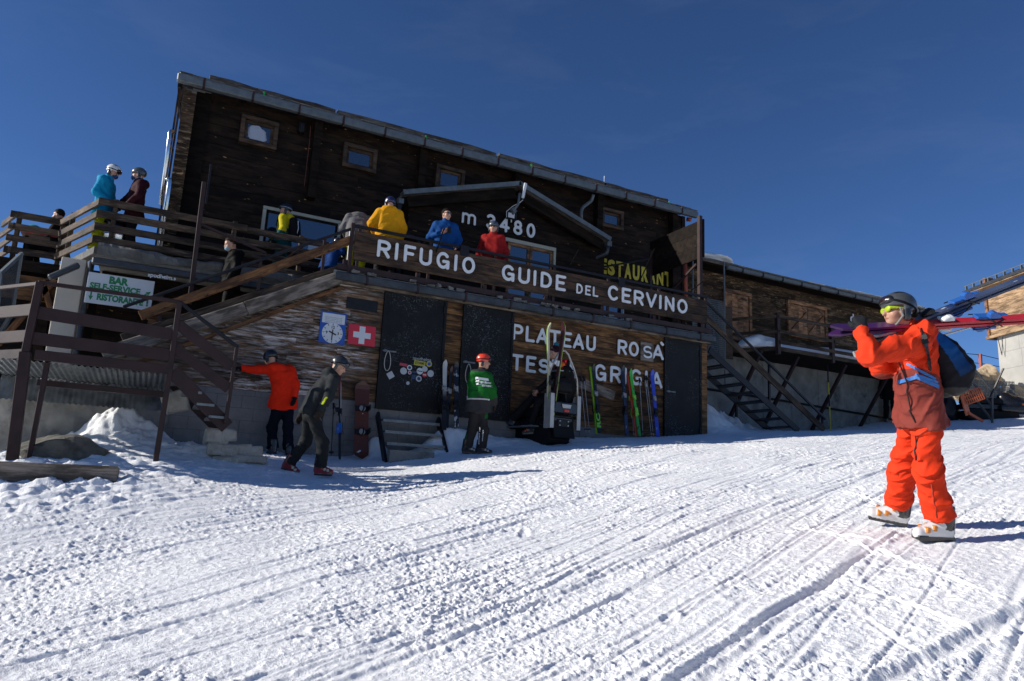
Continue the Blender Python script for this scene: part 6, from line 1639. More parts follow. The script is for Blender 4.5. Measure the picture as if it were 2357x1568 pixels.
# backpack
bp1 = thing('backpack', 'black backpack with a blue top panel on the back of the orange skier', 'backpack', loc1, None, math.radians(head1))
k_ = SDF(.01, .07)
pts = [W(2128, 775, 5.62), W(2158, 815, 5.6), W(2182, 855, 5.6), W(2186, 885, 5.58)]
for s in (-1, 1):
    off = np.array((0, s * .075, 0)); k_.chain([p + off for p in pts], [.06, .10, .125, .095], k=.08)
def bpc(V, C):
    C = C.copy(); a, b_ = W(2135, 760, 5.5), W(2205, 880, 5.5)
    t = ((V - a) @ unit(b_ - a)); n = np.array((-(b_ - a)[2], 0, (b_ - a)[0])); n = unit(n); d = (V - a) @ n
    dd = d * (1 if n[0] < 0 else -1); m = (dd > -.005 - t * .06) & (dd < .085) & (t < .40); fade = np.clip((t - .12) / .30, 0, 1)[:, None]
    col = np.concatenate([np.array((.010, .085, .27)) * (1 - fade) + np.array((.012, .03, .08)) * fade, np.ones((len(V), 1))], 1)
    C[m] = col[m]; lowm = V[:, 2] < W(2186, 895, 5.5)[2]; C[lowm] = (.05, .05, .05, 1); return C
sdf_obj('bag', k_, [(.014, .014, .017)], MT['cloth'], bp1, folds(31, .010, (7, 7, 9)), bpc)
def strap(name, pts, w, t, mat, parent, target=None, lift=.012):
    m = MB()
    if target is not None:
        me = target.data; tr = BVHTree.FromPolygons([p.co[:] for p in me.vertices], [tuple(p.vertices) for p in me.polygons]); o2 = []
        tocam = unit(Q(np.array(loc1) - AWAY))
        for p in pts:
            tocam = unit(Q(_C) - np.asarray(p)); p_in = np.asarray(p) + tocam * .6; n = tr.ray_cast(Vector(p_in), Vector(-tocam), 1.4)
            if n[0] is None: n = tr.find_nearest(Vector(p))
            o2.append(np.array(n[0]) + tocam * lift)
        pts = o2
    for a, b_ in zip(pts, pts[1:]): m.bar(a, b_, t, w, up=(0, 0, 1), ext=.004)
    return m.build(name, MT[mat], parent, local=True)
def lerp(a, b, n): return [a + (b - a) * i / (n - 1) for i in range(n)]
strap('waist_belt', lerp(W(2068, 880, 5.25), W(2110, 868, 5.2), 7) + lerp(W(2110, 868, 5.2), W(2160, 890, 5.25), 6)[1:], .028, .006, 'strap_blue', bp1, jk1)
strap('side_strap', lerp(W(2088, 838, 5.22), W(2152, 872, 5.22), 9), .018, .006, 'strap_blue', bp1, jk1)
strap('side_strap', lerp(W(2108, 862, 5.22), W(2158, 880, 5.22), 6), .016, .006, 'strap_blue', bp1, jk1, .02)
strap('shoulder_strap', lerp(W(2120, 762, 5.35), W(2134, 800, 5.3), 5) + lerp(W(2134, 800, 5.3), W(2142, 850, 5.3), 5)[1:], .05, .012, 'black', bp1, jk1)
# skis on the shoulder
def ski_mesh(m, a, b, nrm, w=.10, th=.018, tip=.06, waist=.78, n=24, tail=.9, mi=0):
    """a ski from tail a to tip b, base normal nrm; sidecut outline, tip bent away from the base"""
    a, b = np.asarray(a, float), np.asarray(b, float); L = np.linalg.norm(b - a); d = unit(b - a); nr = unit(np.asarray(nrm) - d * (np.asarray(nrm) @ d)); s = np.cross(d, nr)
    prof = []
    for i in range(n + 1):
        t = i / n; ww = w / 2 * (waist + (1 - waist) * (2 * t - 1) ** 2 * (1.05 if t > .5 else .8))
        if t > .94: ww *= math.sqrt(max(.02, 1 - ((t - .94) / .06) ** 2))
        if t < .02: ww *= tail
        lift = 0 if t < .88 else tip * ((t - .88) / .12) ** 1.8
        if t < .05: lift = .01 * (1 - t / .05)
        prof.append((t * L, ww, lift))
    vs, fs, gr = [], [], []
    for x, ww, lf in prof:
        c = a + d * x + nr * lf
        for sg, h in ((-1, -th / 2), (1, -th / 2), (1, th / 2), (-1, th / 2)): vs.append(c + s * sg * ww + nr * h); gr.append((x, sg * ww, h))
    for i in range(n):
        for k in range(4): q = (k + 1) % 4; fs.append((4 * i + k, 4 * i + q, 4 * i + 4 + q, 4 * i + 4 + k))
    fs += [(3, 2, 1, 0), (4 * n, 4 * n + 1, 4 * n + 2, 4 * n + 3)]
    m._add(vs, fs, gr, .5, mi)
    return d, s, nr, L
def binding(parent, a, d, s, nr, x, mats=('black', 'silver'), sc=.8):
    """toe piece, heel piece and brake arms"""
    o = a + d * x + nr * .009; ax_ = np.array([d, s, nr])
    m = MB(); m.box(o + d * .16 + nr * .02, (.065 * sc, .034, .012), ax_); m.prism([(-.04, 0), (.05, 0), (.045, .02), (.01, .04), (-.02, .042), (-.04, .022)], o + d * .17 + nr * .028 - s * .024, d, nr, -.048); m.build('toe_piece', MT[mats[1]], parent, bevel=.006)
    m = MB(); m.box(o - d * .16 + nr * .02, (.11 * sc, .036, .012), ax_); m.prism([(-.06, 0), (.03, 0), (.035, .04), (.01, .055), (-.02, .05), (-.05, .03), (-.11, .028), (-.115, .02), (-.06, .015)], o - d * .17 + nr * .03 - s * .024, d, nr, -.048); m.build('heel_piece', MT[mats[0]], parent, bevel=.006)
    m = MB(); m.tube([o - d * .05 + nr * .02 + s * .05, o - d * .16 + nr * .015 + s * .055, o - d * .27 - nr * .05 + s * .055], .005, 6); m.tube([o - d * .05 + nr * .02 - s * .05, o - d * .16 + nr * .015 - s * .055, o - d * .27 - nr * .05 - s * .055], .005, 6); m.build('brake', MT['dark_steel'], parent)
def ski_mat(name, stops, spec=.5, mark=None):
    """top-sheet colours along the length (from tail to tip)"""
    m, nt, bs = new_mat(name); at = nd(nt, 'ShaderNodeAttribute', attribute_name='gr').outputs['Vector']
    sep = nt.nodes.new('ShaderNodeSeparateXYZ'); nt.links.new(at, sep.inputs[0])
    c = ramp(nt, math_(nt, 'DIVIDE', sep.outputs[0], 1.85), stops)
    if mark:
        n = noise_n(nt, coords(nt, 'gr', (5, 14, 14)), 1.6, 2)
        c = mix(nt, ramp(nt, n, [(mark[1], (0, 0, 0)), (mark[1] + .02, (1, 1, 1))]), c, mark[0])
    nt.links.new(c, bs.inputs['Base Color']); bs.inputs['Roughness'].default_value = .3; bs.inputs['Specular IOR Level'].default_value = spec
    MT[name] = m; return m
colmat('bind_blue', (.02, .10, .36), .35)
ski_mat('purple_red_ski', [(.42, (.42, .018, .03)), (.62, (.5, .03, .04)), (.74, (.05, .012, .08)), (.95, (.045, .012, .075))], mark=((.5, .48, .5), .74))
ski_mat('navy_ski', [(.1, (.012, .03, .10)), (.3, (.05, .07, .12)), (.55, (.015, .03, .09)), (.9, (.3, .31, .33))], mark=((.35, .38, .4), .66))
def skis_pair(label, specs, mat, cat='skis', group=None, bind=('black', 'silver'), strapcol=None, w=.10, bx_=.47, tip=.04):
    a0 = np.asarray(specs[0][0], float); t = thing('skis', label, cat, a0, group)
    for a, b_, nr in specs:
        m = MB(); d, s, n2, L = ski_mesh(m, a, b_, nr, w, tip=tip); o = m.build('ski', MT[mat], t, bevel=0)
        binding(o, np.asarray(a, float), d, s, n2, L * bx_, bind)
    return t
tA, tB = dep(1911, 757, 5.58 * SK - .06), dep(2420, 727, 5.58 * SK - .02)
nA = np.cross(unit(tA - tB), (0, 0, 1)); nA = nA if nA @ AWAY > 0 else -nA
dA = unit(tA - tB); tail = tA - dA * 1.84
upn = unit(np.cross(dA, AWAY)); upn = upn if upn[2] > 0 else -upn
camn = unit(-AWAY + .18 * upn)
skis_pair('purple and red pair of skis resting on the shoulder of the orange skier', [(tail, tA, upn * .75 + camn * .66), (tail + AWAY * .025 - upn * .022, tA + AWAY * .025 - upn * .022, -(upn * .75 + camn * .66))], 'purple_red_ski', bind=('bind_blue', 'sign_white'), w=.105, bx_=.42, tip=.022)
uA, uB = dep(2150, 722, 5.58 * SK + .04), dep(2420, 615, 5.58 * SK + .17)
dU = unit(uB - uA); base = uA - dU * .62
upU = unit(np.cross(dU, AWAY)); upU = upU if upU[2] > 0 else -upU
skis_pair('silver and navy pair of skis crossing upward behind the head of the orange skier', [(base + dU * 1.78, base, upU + camn * .5), (base + dU * 1.78 + AWAY * .05 - upU * .03, base - upU * .03 + AWAY * .04, -(upU + camn * .5))], 'navy_ski', bind=('bind_blue', 'black'), w=.10, bx_=.6)
pl_ = thing('ski_poles', 'grey ski pole tips showing under the elbow of the orange skier', 'ski poles', dep(1985, 825, 5.58 * SK + 5.5 - 5.58))
one('shaft', 'silver', pl_, lambda m: m.tube([dep(1990, 822, 5.58 * SK + 5.4 - 5.58), dep(2300, 735, 5.58 * SK + 6.2 - 5.58)], .009, 8))
one('tail_tip', 'silver', pl_, lambda m: m.bar(dep(1965, 817, 5.58 * SK + 5.62 - 5.58), dep(1995, 807, 5.58 * SK + 5.66 - 5.58), .02, .05, up=(0, 0, 1)), .006)
one('basket', 'dark_steel', pl_, lambda m: m.tube([dep(1978, 832, 5.58 * SK + 5.5 - 5.58), dep(1990, 812, 5.58 * SK + 5.5 - 5.58)], [.02, .035], 10))
# ---------------------------------------------------------------- everyone else
def depth_of(P): return float((np.asarray(P) - _C) @ _F)
def lean(j, x): return j
YEL, TEAL, LIME = (.50, .42, .012), (.006, .075, .075), (.40, .43, .01)
# 2: man in red-orange jacket with a hand on the stair rail
P2 = PG(640, 1048); D2 = depth_of(P2); h2 = heading_of(-.45 * RIGHT + .9 * AWAY); q2 = loc_fn(P2, h2); w2 = lambda x, y, d=0.0: q2(dep(x, y, D2 + d))
person('man in vivid red orange jacket and navy trousers reaching out to the stair rail', P2, h2,
       dict(head=w2(622, 826), hf=(.9, .35, -.45), neck=w2(634, 848), chest=w2(650, 865), belly=w2(656, 895), pelvis=w2(652, 930), shL=w2(628, 850, -.05), shR=w2(667, 853, .1), elL=w2(592, 851, -.12), wrL=w2(558, 848, -.18),
            elR=w2(679, 885, .0), wrR=w2(678, 915, -.1), hiL=w2(641, 938, -.03), hiR=w2(664, 938, .03), knL=w2(626, 985, .1), knR=w2(662, 985, .1), anL=w2(628, 1030, -.05), anR=w2(664, 1035, .05), ftL=(1, .25, 0), ftR=(1, -.1, 0), hdL=(.1, 1, .05), pnL=(.3, 0, -1)),
       (.80, .028, .008), None, None, (.006, .008, .016), None, (.012, .012, .014), (.35, .35, .36), helmet=(.008, .008, .010), gloves=(.012, .012, .013), hem=-.07, bulk=1.08, res=.012, seed=12, fold=.012, curl=(.7, .6))
# 3: dark grey skier striding to the right
P3 = PG(715, 1096); D3 = depth_of(P3); h3_ = heading_of(RIGHT + .1 * AWAY); q3 = loc_fn(P3, h3_); w3 = lambda x, y, d=0.0: q3(dep(x, y, D3 + d))
person('bent skier in dark grey jacket and red and cream boots striding along the snow', P3, h3_,
       dict(head=w3(781, 843), hf=(.9, 0, -.5), neck=w3(768, 865), chest=w3(752, 886), belly=w3(730, 915), pelvis=w3(716, 950), shR=w3(769, 875, -.18), shL=w3(752, 880, .17), elR=w3(757, 915, -.24), wrR=w3(738, 944, -.27), elL=w3(712, 925, .25), wrL=w3(694, 955, .27),
            hiR=w3(718, 957, -.09), hiL=w3(712, 957, .09), knR=w3(744, 1020, -.10), knL=w3(704, 1015, .12), anR=w3(738, 1074, -.1), anL=w3(668, 1066, .12), ftR=(1, -.05, -.0), ftL=(1, .1, -.42), hdR=(-.35, -.1, -.8), pnR=(0, 1, 0)),
       (.022, .025, .028), None, lambda V, C: np.where(((V[:, 0] > .02) & (V[:, 2] < 1.13) & (V[:, 2] > 1.02) & (np.abs(V[:, 0] - .16 - (V[:, 2] - 1.05) * .6) < .018))[:, None], np.array([[.45, .55, .02, 1]]), C), (.019, .021, .022), None, (.22, .012, .018), (.5, .47, .36), helmet=(.03, .032, .035), gloves=(.03, .022, .018), hem=-.02, bulk=1.05, res=.011, seed=17, fold=.013, curl=(.8, .9), goggles='up', gcol=(.01, .01, .01))
# 4: ski instructor
P4 = PG(1095, 1045); D4 = depth_of(P4); h4 = heading_of(.85 * RIGHT + .5 * AWAY); S4 = 1.0; q4 = loc_fn(P4, h4); w4 = lambda x, y, d=0.0: q4(dep(x, y, D4 + d))
GRN = (.010, .11, .018)
def ic(V, C):
    C = C.copy(); z = V[:, 2]; n = noise3(V * 5 + 3, 8) * .05; bk = V[:, 0] < .03
    C[:] = GRN + (1,)
    C[(z + n > 1.47)] = (.03, .03, .032, 1); C[(z + n < .98)] = (.04, .038, .04, 1)
    tri = bk & (z + n < 1.26) & (z + n > .98) & (np.abs(V[:, 1] - .03) < (1.32 - z) * .5); C[tri] = (.55, .5, .55, 1)
    C[bk & (np.abs(z - .955 - .0) < .012)] = (.5, .5, .5, 1)
    pk = noise3(V * np.array((9, 9, 6)) + 11, 6) > .42; C[pk & (z > 1.05) & (z < 1.45)] = (.02, .05, .02, 1); return C
def itc(V, C):
    C = C.copy(); n = noise3(V * 4 + 9, 4) * .06
    C[(V[:, 1] > .0) & (V[:, 2] + n > .22) & (V[:, 2] + n < .56)] = GRN + (1,); C[(V[:, 1] < -.1) & (V[:, 2] + n > .62) & (V[:, 0] > .02)] = GRN + (1,); return C
p4, j4 = person('ski instructor in green and grey suit with an orange helmet standing before the second door', P4, h4,
       dict(head=w4(1114, 833), hf=(.9, -.45, -.1), neck=w4(1106, 858), chest=w4(1104, 880), belly=w4(1103, 910), pelvis=w4(1102, 940), shL=w4(1088, 866, .03), shR=w4(1122, 868, -.03), elL=w4(1086, 905, .1), wrL=w4(1104, 925, .25), elR=w4(1134, 897, -.05), wrR=w4(1138, 930, .05),
            hiL=w4(1094, 948), hiR=w4(1111, 948), knL=w4(1087, 990, .02), knR=w4(1114, 990), anL=w4(1076, 1028), anR=w4(1108, 1030), ftL=(1, -.3, 0), ftR=(1, -.5, 0)),
       GRN, (.03, .03, .032), ic, (.028, .026, .027), itc, (.012, .012, .013), (.4, .4, .4), helmet=(.75, .055, .02), goggles='brow', gloves=(.03, .024, .02), hem=-.06, bulk=1.1, res=.011, seed=23, fold=.013, boot_len=1.05)
jk4 = [o for o in p4.children if o.name.startswith('jacket')][0]; tr4 = [o for o in p4.children if o.name.startswith('trousers')][0]
lr4 = to_local(p4, P4 + np.array(RIGHT)) ; xa4 = unit(lr4 + np.array((.35, 0, -.0)))
for i, s in enumerate(('alpine', 'ski school', 'zermatt')): project_text(s, jk4, w4(1097, 870 + i * 7, -.3), np.array((0, -1, 0)), (0, 0, 1), .055, MT['white'], p4, 'back_lettering', .002, fit=(.15, .21, .17)[i])
for i, s in enumerate(('alpine', 'ski school')): project_text(s, tr4, w4(1112 - i * 8, 995 + 8, -.3), np.array((0, 0, -1)), (0, -1, 0), .055, MT['white'], p4, 'leg_lettering', .002, fit=(.2, .3)[i])
# terrace people
def terr(px_, py_, top): p = onZ(px_, py_, FLOOR + top); return np.array((p[0], p[1], FLOOR))
def up(**k): return k
L5 = terr(256, 371, 1.90)
person('skier in cyan jacket and lime trousers with white helmet at the left terrace corner', L5, heading_of(RIGHT + .15 * AWAY),
       dict(head=(.07, 0, 1.68), hf=(1, 0, -.35), elR=(-.07, -.25, 1.18), wrR=(.15, -.20, 1.04), elL=(-.03, .25, 1.18), wrL=(.18, .14, 1.05)), (.008, .24, .42), None, None, LIME, None, (.3, .3, .32), (.1, .1, .1), helmet=(.62, .62, .62), goggles='brow', gloves=(.02, .02, .02), mask=(.03, .07, .2), seed=31, hood=True, bulk=1.0)
L6 = terr(326, 382, 1.87)
person('skier in dark maroon jacket and grey helmet leaning on the left terrace railing', L6, heading_of(-RIGHT * .75 - AWAY * .6),
       dict(head=(.03, .0, 1.67), hf=(1, -.35, -.1), elR=(.13, -.43, 1.22), wrR=(.23, -.66, 1.09), elL=(.02, .30, 1.18), wrL=(.16, .27, .98), hdR=(.25, -1, -.1), pnR=(.2, 0, -1)), (.035, .007, .011), (.01, .03, .08), None, (.012, .012, .014), None, (.01, .06, .3), (.2, .2, .2), helmet=(.055, .065, .072), gloves=(.012, .012, .014), mask=(.02, .05, .14), seed=37, bulk=1.05)
L7 = terr(663, 462, 1.9); L7[1] = max(L7[1], 14.6)
def yc(V, C): C = C.copy(); a = np.abs(V[:, 1]) > .17; t = 1.27 - .12 * a + .03 * np.sin(V[:, 0] * 12); C[:] = np.where((V[:, 2] > t)[:, None], np.array([YEL + (1,)]), np.array([TEAL + (1,)])); return C
h7 = heading_of(-RIGHT + .05 * AWAY)
person('skier in yellow and teal jacket with black backpack in front of the big window', L7, h7, dict(head=(.03, .02, 1.68), hf=(1, .25, .02), elL=(-.06, .26, 1.17), wrL=(.06, .27, .93), elR=(-.02, -.26, 1.2)), YEL, None, yc, TEAL, None, helmet=(.008, .008, .012), goggles='brow', strap=(.2, .22, .25), gloves=(.01, .01, .011), seed=41)
bp7 = thing('backpack', 'small black backpack worn by the skier in yellow and teal', 'backpack', L7, None, math.radians(h7))
k7 = SDF(.013, .06)
for s in (-1, 1): k7.cone((-.20, s * .07, 1.42), (-.22, s * .08, 1.12), .085, .105)
sdf_obj('bag', k7, [(.01, .01, .011)], MT['cloth'], bp7, folds(3, .01))
m = MB(); m.tube([(-.05, .17, 1.56), (.1, .16, 1.46), (.12, .16, 1.3), (-.08, .17, 1.12)], .018, 6); m.build('shoulder_strap', MT['black'], bp7, local=True)
m = MB(); m.tube([(-.30, .1, 1.42), (-.33, .12, 1.25), (-.3, .1, 1.1)], .008, 6); m.build('webbing', MT['sign_white'], bp7, local=True)
L8 = terr(830, 466, 1.72)
person('person in grey hooded jacket and lime trousers bending over seen from behind', L8, heading_of(AWAY * .95 - RIGHT * .25),
       dict(head=(.30, 0, 1.46), hf=(.6, 0, -.8), neck=(.18, 0, 1.44), chest=(.10, 0, 1.31), belly=(.03, 0, 1.12), shL=(.12, .19, 1.41), shR=(.12, -.19, 1.41), elL=(.08, .29, 1.15), elR=(.12, -.29, 1.15), wrL=(.28, .18, 1.0), wrR=(.3, -.18, 1.0)), (.13, .125, .125), None, None, LIME, None, (.3, .3, .3), gloves=(.02, .02, .02), helmet=(.14, .135, .14), hood=True, hoodup=False, seed=47, bulk=1.12)
L9 = terr(900, 441, 1.93)
person('skier in bright yellow puffer jacket and navy helmet seen from behind at the railing', L9, heading_of(AWAY * .97 - RIGHT * .2),
       dict(head=(.06, 0, 1.68), hf=(1, .2, -.3), elL=(-.03, .33, 1.2), wrL=(.16, .22, 1.03), elR=(.02, -.30, 1.2), wrR=(.12, -.27, .98)), (.60, .27, .008), None, None, (.012, .012, .014), None, (.02, .02, .02), gloves=(.45, .05, .01), helmet=(.012, .014, .06), seed=53, bulk=1.2, hem=-.14)
L10 = terr(1028, 484, 1.80)
person('man in blue jacket and sunglasses holding a phone behind the terrace railing', L10, heading_of(-AWAY + .2 * RIGHT), dict(hf=(.85, .6, .05), elR=(-.02, -.30, 1.18), wrR=(.20, -.09, 1.22), hdR=(.4, .7, .3), pnR=(.0, .3, 1), elL=(-.0, .30, 1.18), wrL=(.12, .24, .97)), (.007, .055, .20), None, None, (.012, .012, .014), None, hair=(.012, .008, .006), glasses=True, seed=59, bulk=1.08, gloves=None)
ph = one('phone', 'black', None, lambda m: m.box(np.array(L10) + (-.03, -.30, 1.27), (.04, .01, .07)), .006); tag(ph, 'small dark phone held at the chest of the man in blue', 'phone')
L11 = terr(1137, 506, 1.88)
person('man in dark red jacket with grey helmet and sunglasses behind the terrace railing', L11, heading_of(-AWAY - .12 * RIGHT), dict(elR=(-.02, -.29, 1.17), wrR=(.05, -.30, .93), elL=(-.02, .29, 1.17), wrL=(.05, .30, .93)), (.27, .014, .014), None, None, (.012, .012, .014), None, helmet=(.06, .075, .095), glasses=True, seed=61, bulk=1.12, gloves=(.02, .02, .02))
hd12 = onY(534, 566, 13.55); L12 = np.array((hd12[0] + .05, hd12[1], hd12[2] - 1.66))
person('man in black jacket and pale blue face mask coming down the timber stair', L12, heading_of(-RIGHT * .9 - AWAY * .5), dict(head=(.08, 0, 1.68), hf=(1, .05, -.4)), (.004, .004, .0045), None, None, (.004, .004, .0045), None, hair=(.03, .02, .014), mask=(.28, .42, .5), gloves=(.01, .01, .01), seed=67, bulk=1.1)
hd13 = onY(141, 508, 16.6); L13 = np.array((hd13[0], hd13[1] + .1, FLOOR))
SIT = dict(pelvis=(-.05, 0, .50), belly=(-.02, 0, .68), chest=(0, 0, .92), neck=(.03, 0, 1.08), head=(.08, 0, 1.24), hf=(1, 0, -.15), shL=(0, .18, 1.0), shR=(0, -.18, 1.0), elL=(.08, .25, .76), elR=(.08, -.25, .76), wrL=(.3, .14, .78), wrR=(.3, -.14, .78),
           hiL=(0, .1, .50), hiR=(0, -.1, .50), knL=(.42, .13, .52), knR=(.42, -.13, .52), anL=(.42, .13, .13), anR=(.42, -.13, .13))
s13 = {k: ((np.array(v) + (0, 0, max(0, hd13[2] - FLOOR - 1.24) if not k.startswith(('an', 'ft')) and k != 'hf' else 0)) if k != 'hf' else v) for k, v in SIT.items()}
person('dark haired person in black sitting at the table behind the far left railing', L13, heading_of(-RIGHT - .2 * AWAY), s13, (.008, .008, .009), None, None, (.008, .008, .009), hair=(.012, .009, .007), mask=(.01, .03, .1), gloves=(.01, .01, .01), seed=71)
L14 = np.array((onY(762, 600, 13.75)[0], 13.75, FLOOR))
person('crouching person in bright blue trousers and dark jacket half hidden by the stair rails', L14, heading_of(RIGHT * .3 + AWAY * .9), {**SIT, 'pelvis': (-.08, 0, .42), 'hiL': (-.05, .1, .42), 'hiR': (-.05, -.1, .42), 'knL': (.3, .2, .5), 'knR': (.3, -.2, .5), 'anL': (.05, .16, .13), 'anR': (.05, -.16, .13), 'chest': (.1, 0, .8), 'neck': (.16, 0, .93), 'head': (.24, 0, 1.05), 'shL': (.1, .18, .88), 'shR': (.1, -.18, .88)}, (.004, .035, .15), None, None, (.005, .055, .24), helmet=(.02, .02, .025), gloves=(.3, .3, .3), seed=73, scale=.8)
P15 = PG(2050, 972)
person('person in black standing at the annex wall mostly hidden by the orange skier', P15, heading_of(-RIGHT * .5 - AWAY), dict(), (.007, .007, .008), None, None, (.007, .007, .008), None, (.02, .02, .022), helmet=(.01, .01, .01), gloves=(.01, .01, .01), seed=79)

# ================================================================ LEANING SKIS, POLES, SNOWBOARD
def lean_pair(label, bot, top, Yb, Yt, mats, w=.095, face=-1, bind=('black', 'silver'), second=.02, sub=None, names=None, bx_=.46):
    a, b_ = onY(*bot, Yb), onY(*top, Yt); d = unit(b_ - a); n = unit(np.array((0, face, 0)) - d * (d[1] * face))
    t = thing('skis', label, 'skis', a, 'skis leaning against the hut wall')
    m = MB(); dd, s, nr, L = ski_mesh(m, a, b_, n, w, tip=.05); o = m.build('ski', MT[mats[0]], t); binding(o, a, dd, s, nr, L * bx_, bind)
    if len(mats) > 1:
        a2 = a - n * .03 + s * second; b2 = b_ - n * .03 + s * second; m = MB(); ski_mesh(m, a2, b2, -n, w, tip=.05); o2 = m.build('ski', MT[mats[1]], t); binding(o2, a2, dd, s, -nr, L * bx_, bind)
    return t, o, a, d, s, n, L
ski_mat('white_ski', [(.1, (.02, .02, .022)), (.35, (.02, .02, .025)), (.5, (.5, .49, .45)), (.9, (.55, .54, .5))])
ski_mat('black_red_ski', [(.1, (.012, .012, .014)), (.6, (.014, .014, .016)), (.8, (.3, .03, .02)), (.9, (.012, .012, .014))])
ski_mat('black_white_ski', [(.3, (.012, .012, .014)), (.9, (.014, .014, .02))], mark=((.5, .5, .52), .60))
ski_mat('black_green_ski', [(.1, (.01, .011, .012)), (.8, (.012, .013, .014)), (.86, (.2, .5, .02)), (.92, (.012, .013, .014))], mark=((.45, .5, .42), .70))
ski_mat('dark_navy_ski', [(.1, (.02, .03, .07)), (.8, (.01, .014, .03))], mark=((.3, .33, .38), .70))
ski_mat('green_ski', [(.1, (.02, .3, .04)), (.45, (.03, .4, .03)), (.75, (.05, .45, .03)), (.9, (.06, .5, .03))], mark=((.02, .04, .02), .64))
ski_mat('red_edge_ski', [(.2, (.4, .05, .02)), (.8, (.45, .04, .02))])
ski_mat('blue_ski', [(.1, (.03, .06, .42)), (.9, (.045, .08, .55))], mark=((.5, .53, .6), .72))
ski_mat('green_edge_ski', [(.2, (.25, .5, .02)), (.9, (.3, .55, .02))])
lean_pair('white topped ski leaning between the two black doors', (1022, 990), (1024, 830), YW - .38, YW - .06, ['white_ski'])
lean_pair('narrow black and red ski just right of the white topped one', (1028, 985), (1039, 845), YW - .30, YW - .05, ['black_red_ski'], .07)
lean_pair('black skis with white marks leaning at the second black door', (1050, 985), (1050, 834), YW - .38, YW - .08, ['black_white_ski', 'black_white_ski'], .10)
t_, o_, a_, d_, s_, n_, L_ = lean_pair('black skis with lime green edge and lettering right of the snowmobile', (1380, 998), (1365, 840), YW - .34, YW - .05, ['black_green_ski', 'green_edge_ski'], .09, second=-.035)
colmat('lime_paint', (.2, .62, .05))
v_, f_ = text_mesh('RC4', .13, .006, .001); v_[:, 0] *= .42 / np.ptp(v_[:, 0])
sx_ = -s_ if (-s_)[0] > 0 else s_
o3_ = a_ + d_ * .33 + n_ * .0125
vv_ = o3_ + v_[:, :1] * d_ + v_[:, 1:2] * np.cross(n_, d_) + v_[:, 2:3] * n_
mesh_obj('lettering', vv_, f_, MT['lime_paint'], o_)
lean_pair('dark navy skis leaning beside the green pair', (1443, 1003), (1433, 842), YW - .34, YW - .05, ['dark_navy_ski', 'dark_navy_ski'], .10, second=.02)
lean_pair('bright green skis with a red edge leaning on the wall', (1472, 1004), (1450, 850), YW - .36, YW - .05, ['green_ski', 'red_edge_ski'], .085, second=-.05, bind=('lime_paint', 'lime_paint'))
lean_pair('bright blue skis leaning beside the right black door', (1514, 1006), (1500, 852), YW - .34, YW - .05, ['blue_ski'], .11)
lean_pair('red and grey skis seen edge on standing against the block foundation', (781, 1056), (782, 868), YW - .6, YW - .06, ['black_red_ski', 'white_ski'], .035, bind=('bind_blue', 'black'))
def pole(label, bot, top, Yb, Yt, col='silver', group='ski poles leaning on the hut wall'):
    a, b_ = onY(*bot, Yb), onY(*top, Yt); d = unit(b_ - a); t = thing('ski_pole', label, 'ski pole', a, group)
    m = MB(); m.tube([a, b_], [.006, .009], 7); m.build('shaft', MT[col], t)
    m = MB(); m.tube([b_ - d * .1, b_, b_ + d * .01], [.017, .018, .024], 8); m.build('grip', MT['black'], t)
    m = MB(); m.tube([a + d * .07, a + d * .085], [.045, .02], 10); m.build('basket', MT['black'], t)
    m = MB(); m.tube([b_, b_ + (.04, -.03, -.09), b_ + (.01, -.02, -.2), b_ + (0, 0, -.02)], .008, 5); m.build('wrist_strap', MT['black'], t)
pole('left one of two thin grey poles just left of the green skis', (1459, 1002), (1450, 878), YW - .3, YW - .05)
pole('grey pole standing right of the green skis', (1480, 1002), (1472, 872), YW - .3, YW - .05)
pole('left grey pole beside the bright blue skis', (1499, 1002), (1484, 866), YW - .3, YW - .05)
pole('right grey pole touching the bright blue skis', (1504, 1003), (1488, 866), YW - .26, YW - .05)
pole('left grey pole just right of the snowmobile', (1349, 996), (1336, 868), YW - .3, YW - .05)
pole('right grey pole behind the lime edged skis', (1357, 996), (1344, 868), YW - .28, YW - .05)
pole('thin dark pole standing left of the edge on red skis', (762, 1050), (768, 930), YW - .5, YW - .05, 'dark_steel')
pole('thin dark pole hidden behind the striding grey skier', (733, 1052), (745, 930), YW - .5, YW - .05, 'dark_steel')
# snowboard
sbm = ski_mat('rust_snowboard', [(.1, (.09, .028, .016)), (.5, (.10, .032, .018)), (.8, (.085, .03, .02))], .3, ((.6, .6, .62), .69))
sa, sb_ = onY(831, 1058, YW - .42), onY(834, 879, YW - .06)
sbt = thing('snowboard', 'rust brown snowboard with two bindings leaning on the block foundation', 'snowboard', sa)
def sb_mesh(m):
    d = unit(sb_ - sa); n = unit(np.array((0, -1, 0)) + d * d[1]); s = np.cross(d, n); L = np.linalg.norm(sb_ - sa); pts = []; N = 20
    for i in range(N + 1):
        t = i / N; w = .125 + .02 * (2 * t - 1) ** 2
        e = min(t, 1 - t); 
        if e < .1: w *= math.sqrt(max(.01, 1 - ((.1 - e) / .1) ** 2))
        lf = .06 * max(0, (.1 - e) / .1) ** 1.5; pts.append((sa + d * L * t + n * lf, w))
    vs, fs, gr = [], [], []
    for i, (c, w) in enumerate(pts):
        for sg, h in ((-1, -.006), (1, -.006), (1, .006), (-1, .006)): vs.append(c + s * sg * w + n * h); gr.append((i / N * 1.85, sg * w * .3, h))
    for i in range(N):
        for k in range(4): q = (k + 1) % 4; fs.append((4 * i + k, 4 * i + q, 4 * i + 4 + q, 4 * i + 4 + k))
    fs += [(3, 2, 1, 0), (4 * N, 4 * N + 1, 4 * N + 2, 4 * N + 3)]; m._add(vs, fs, gr, .5, 0)
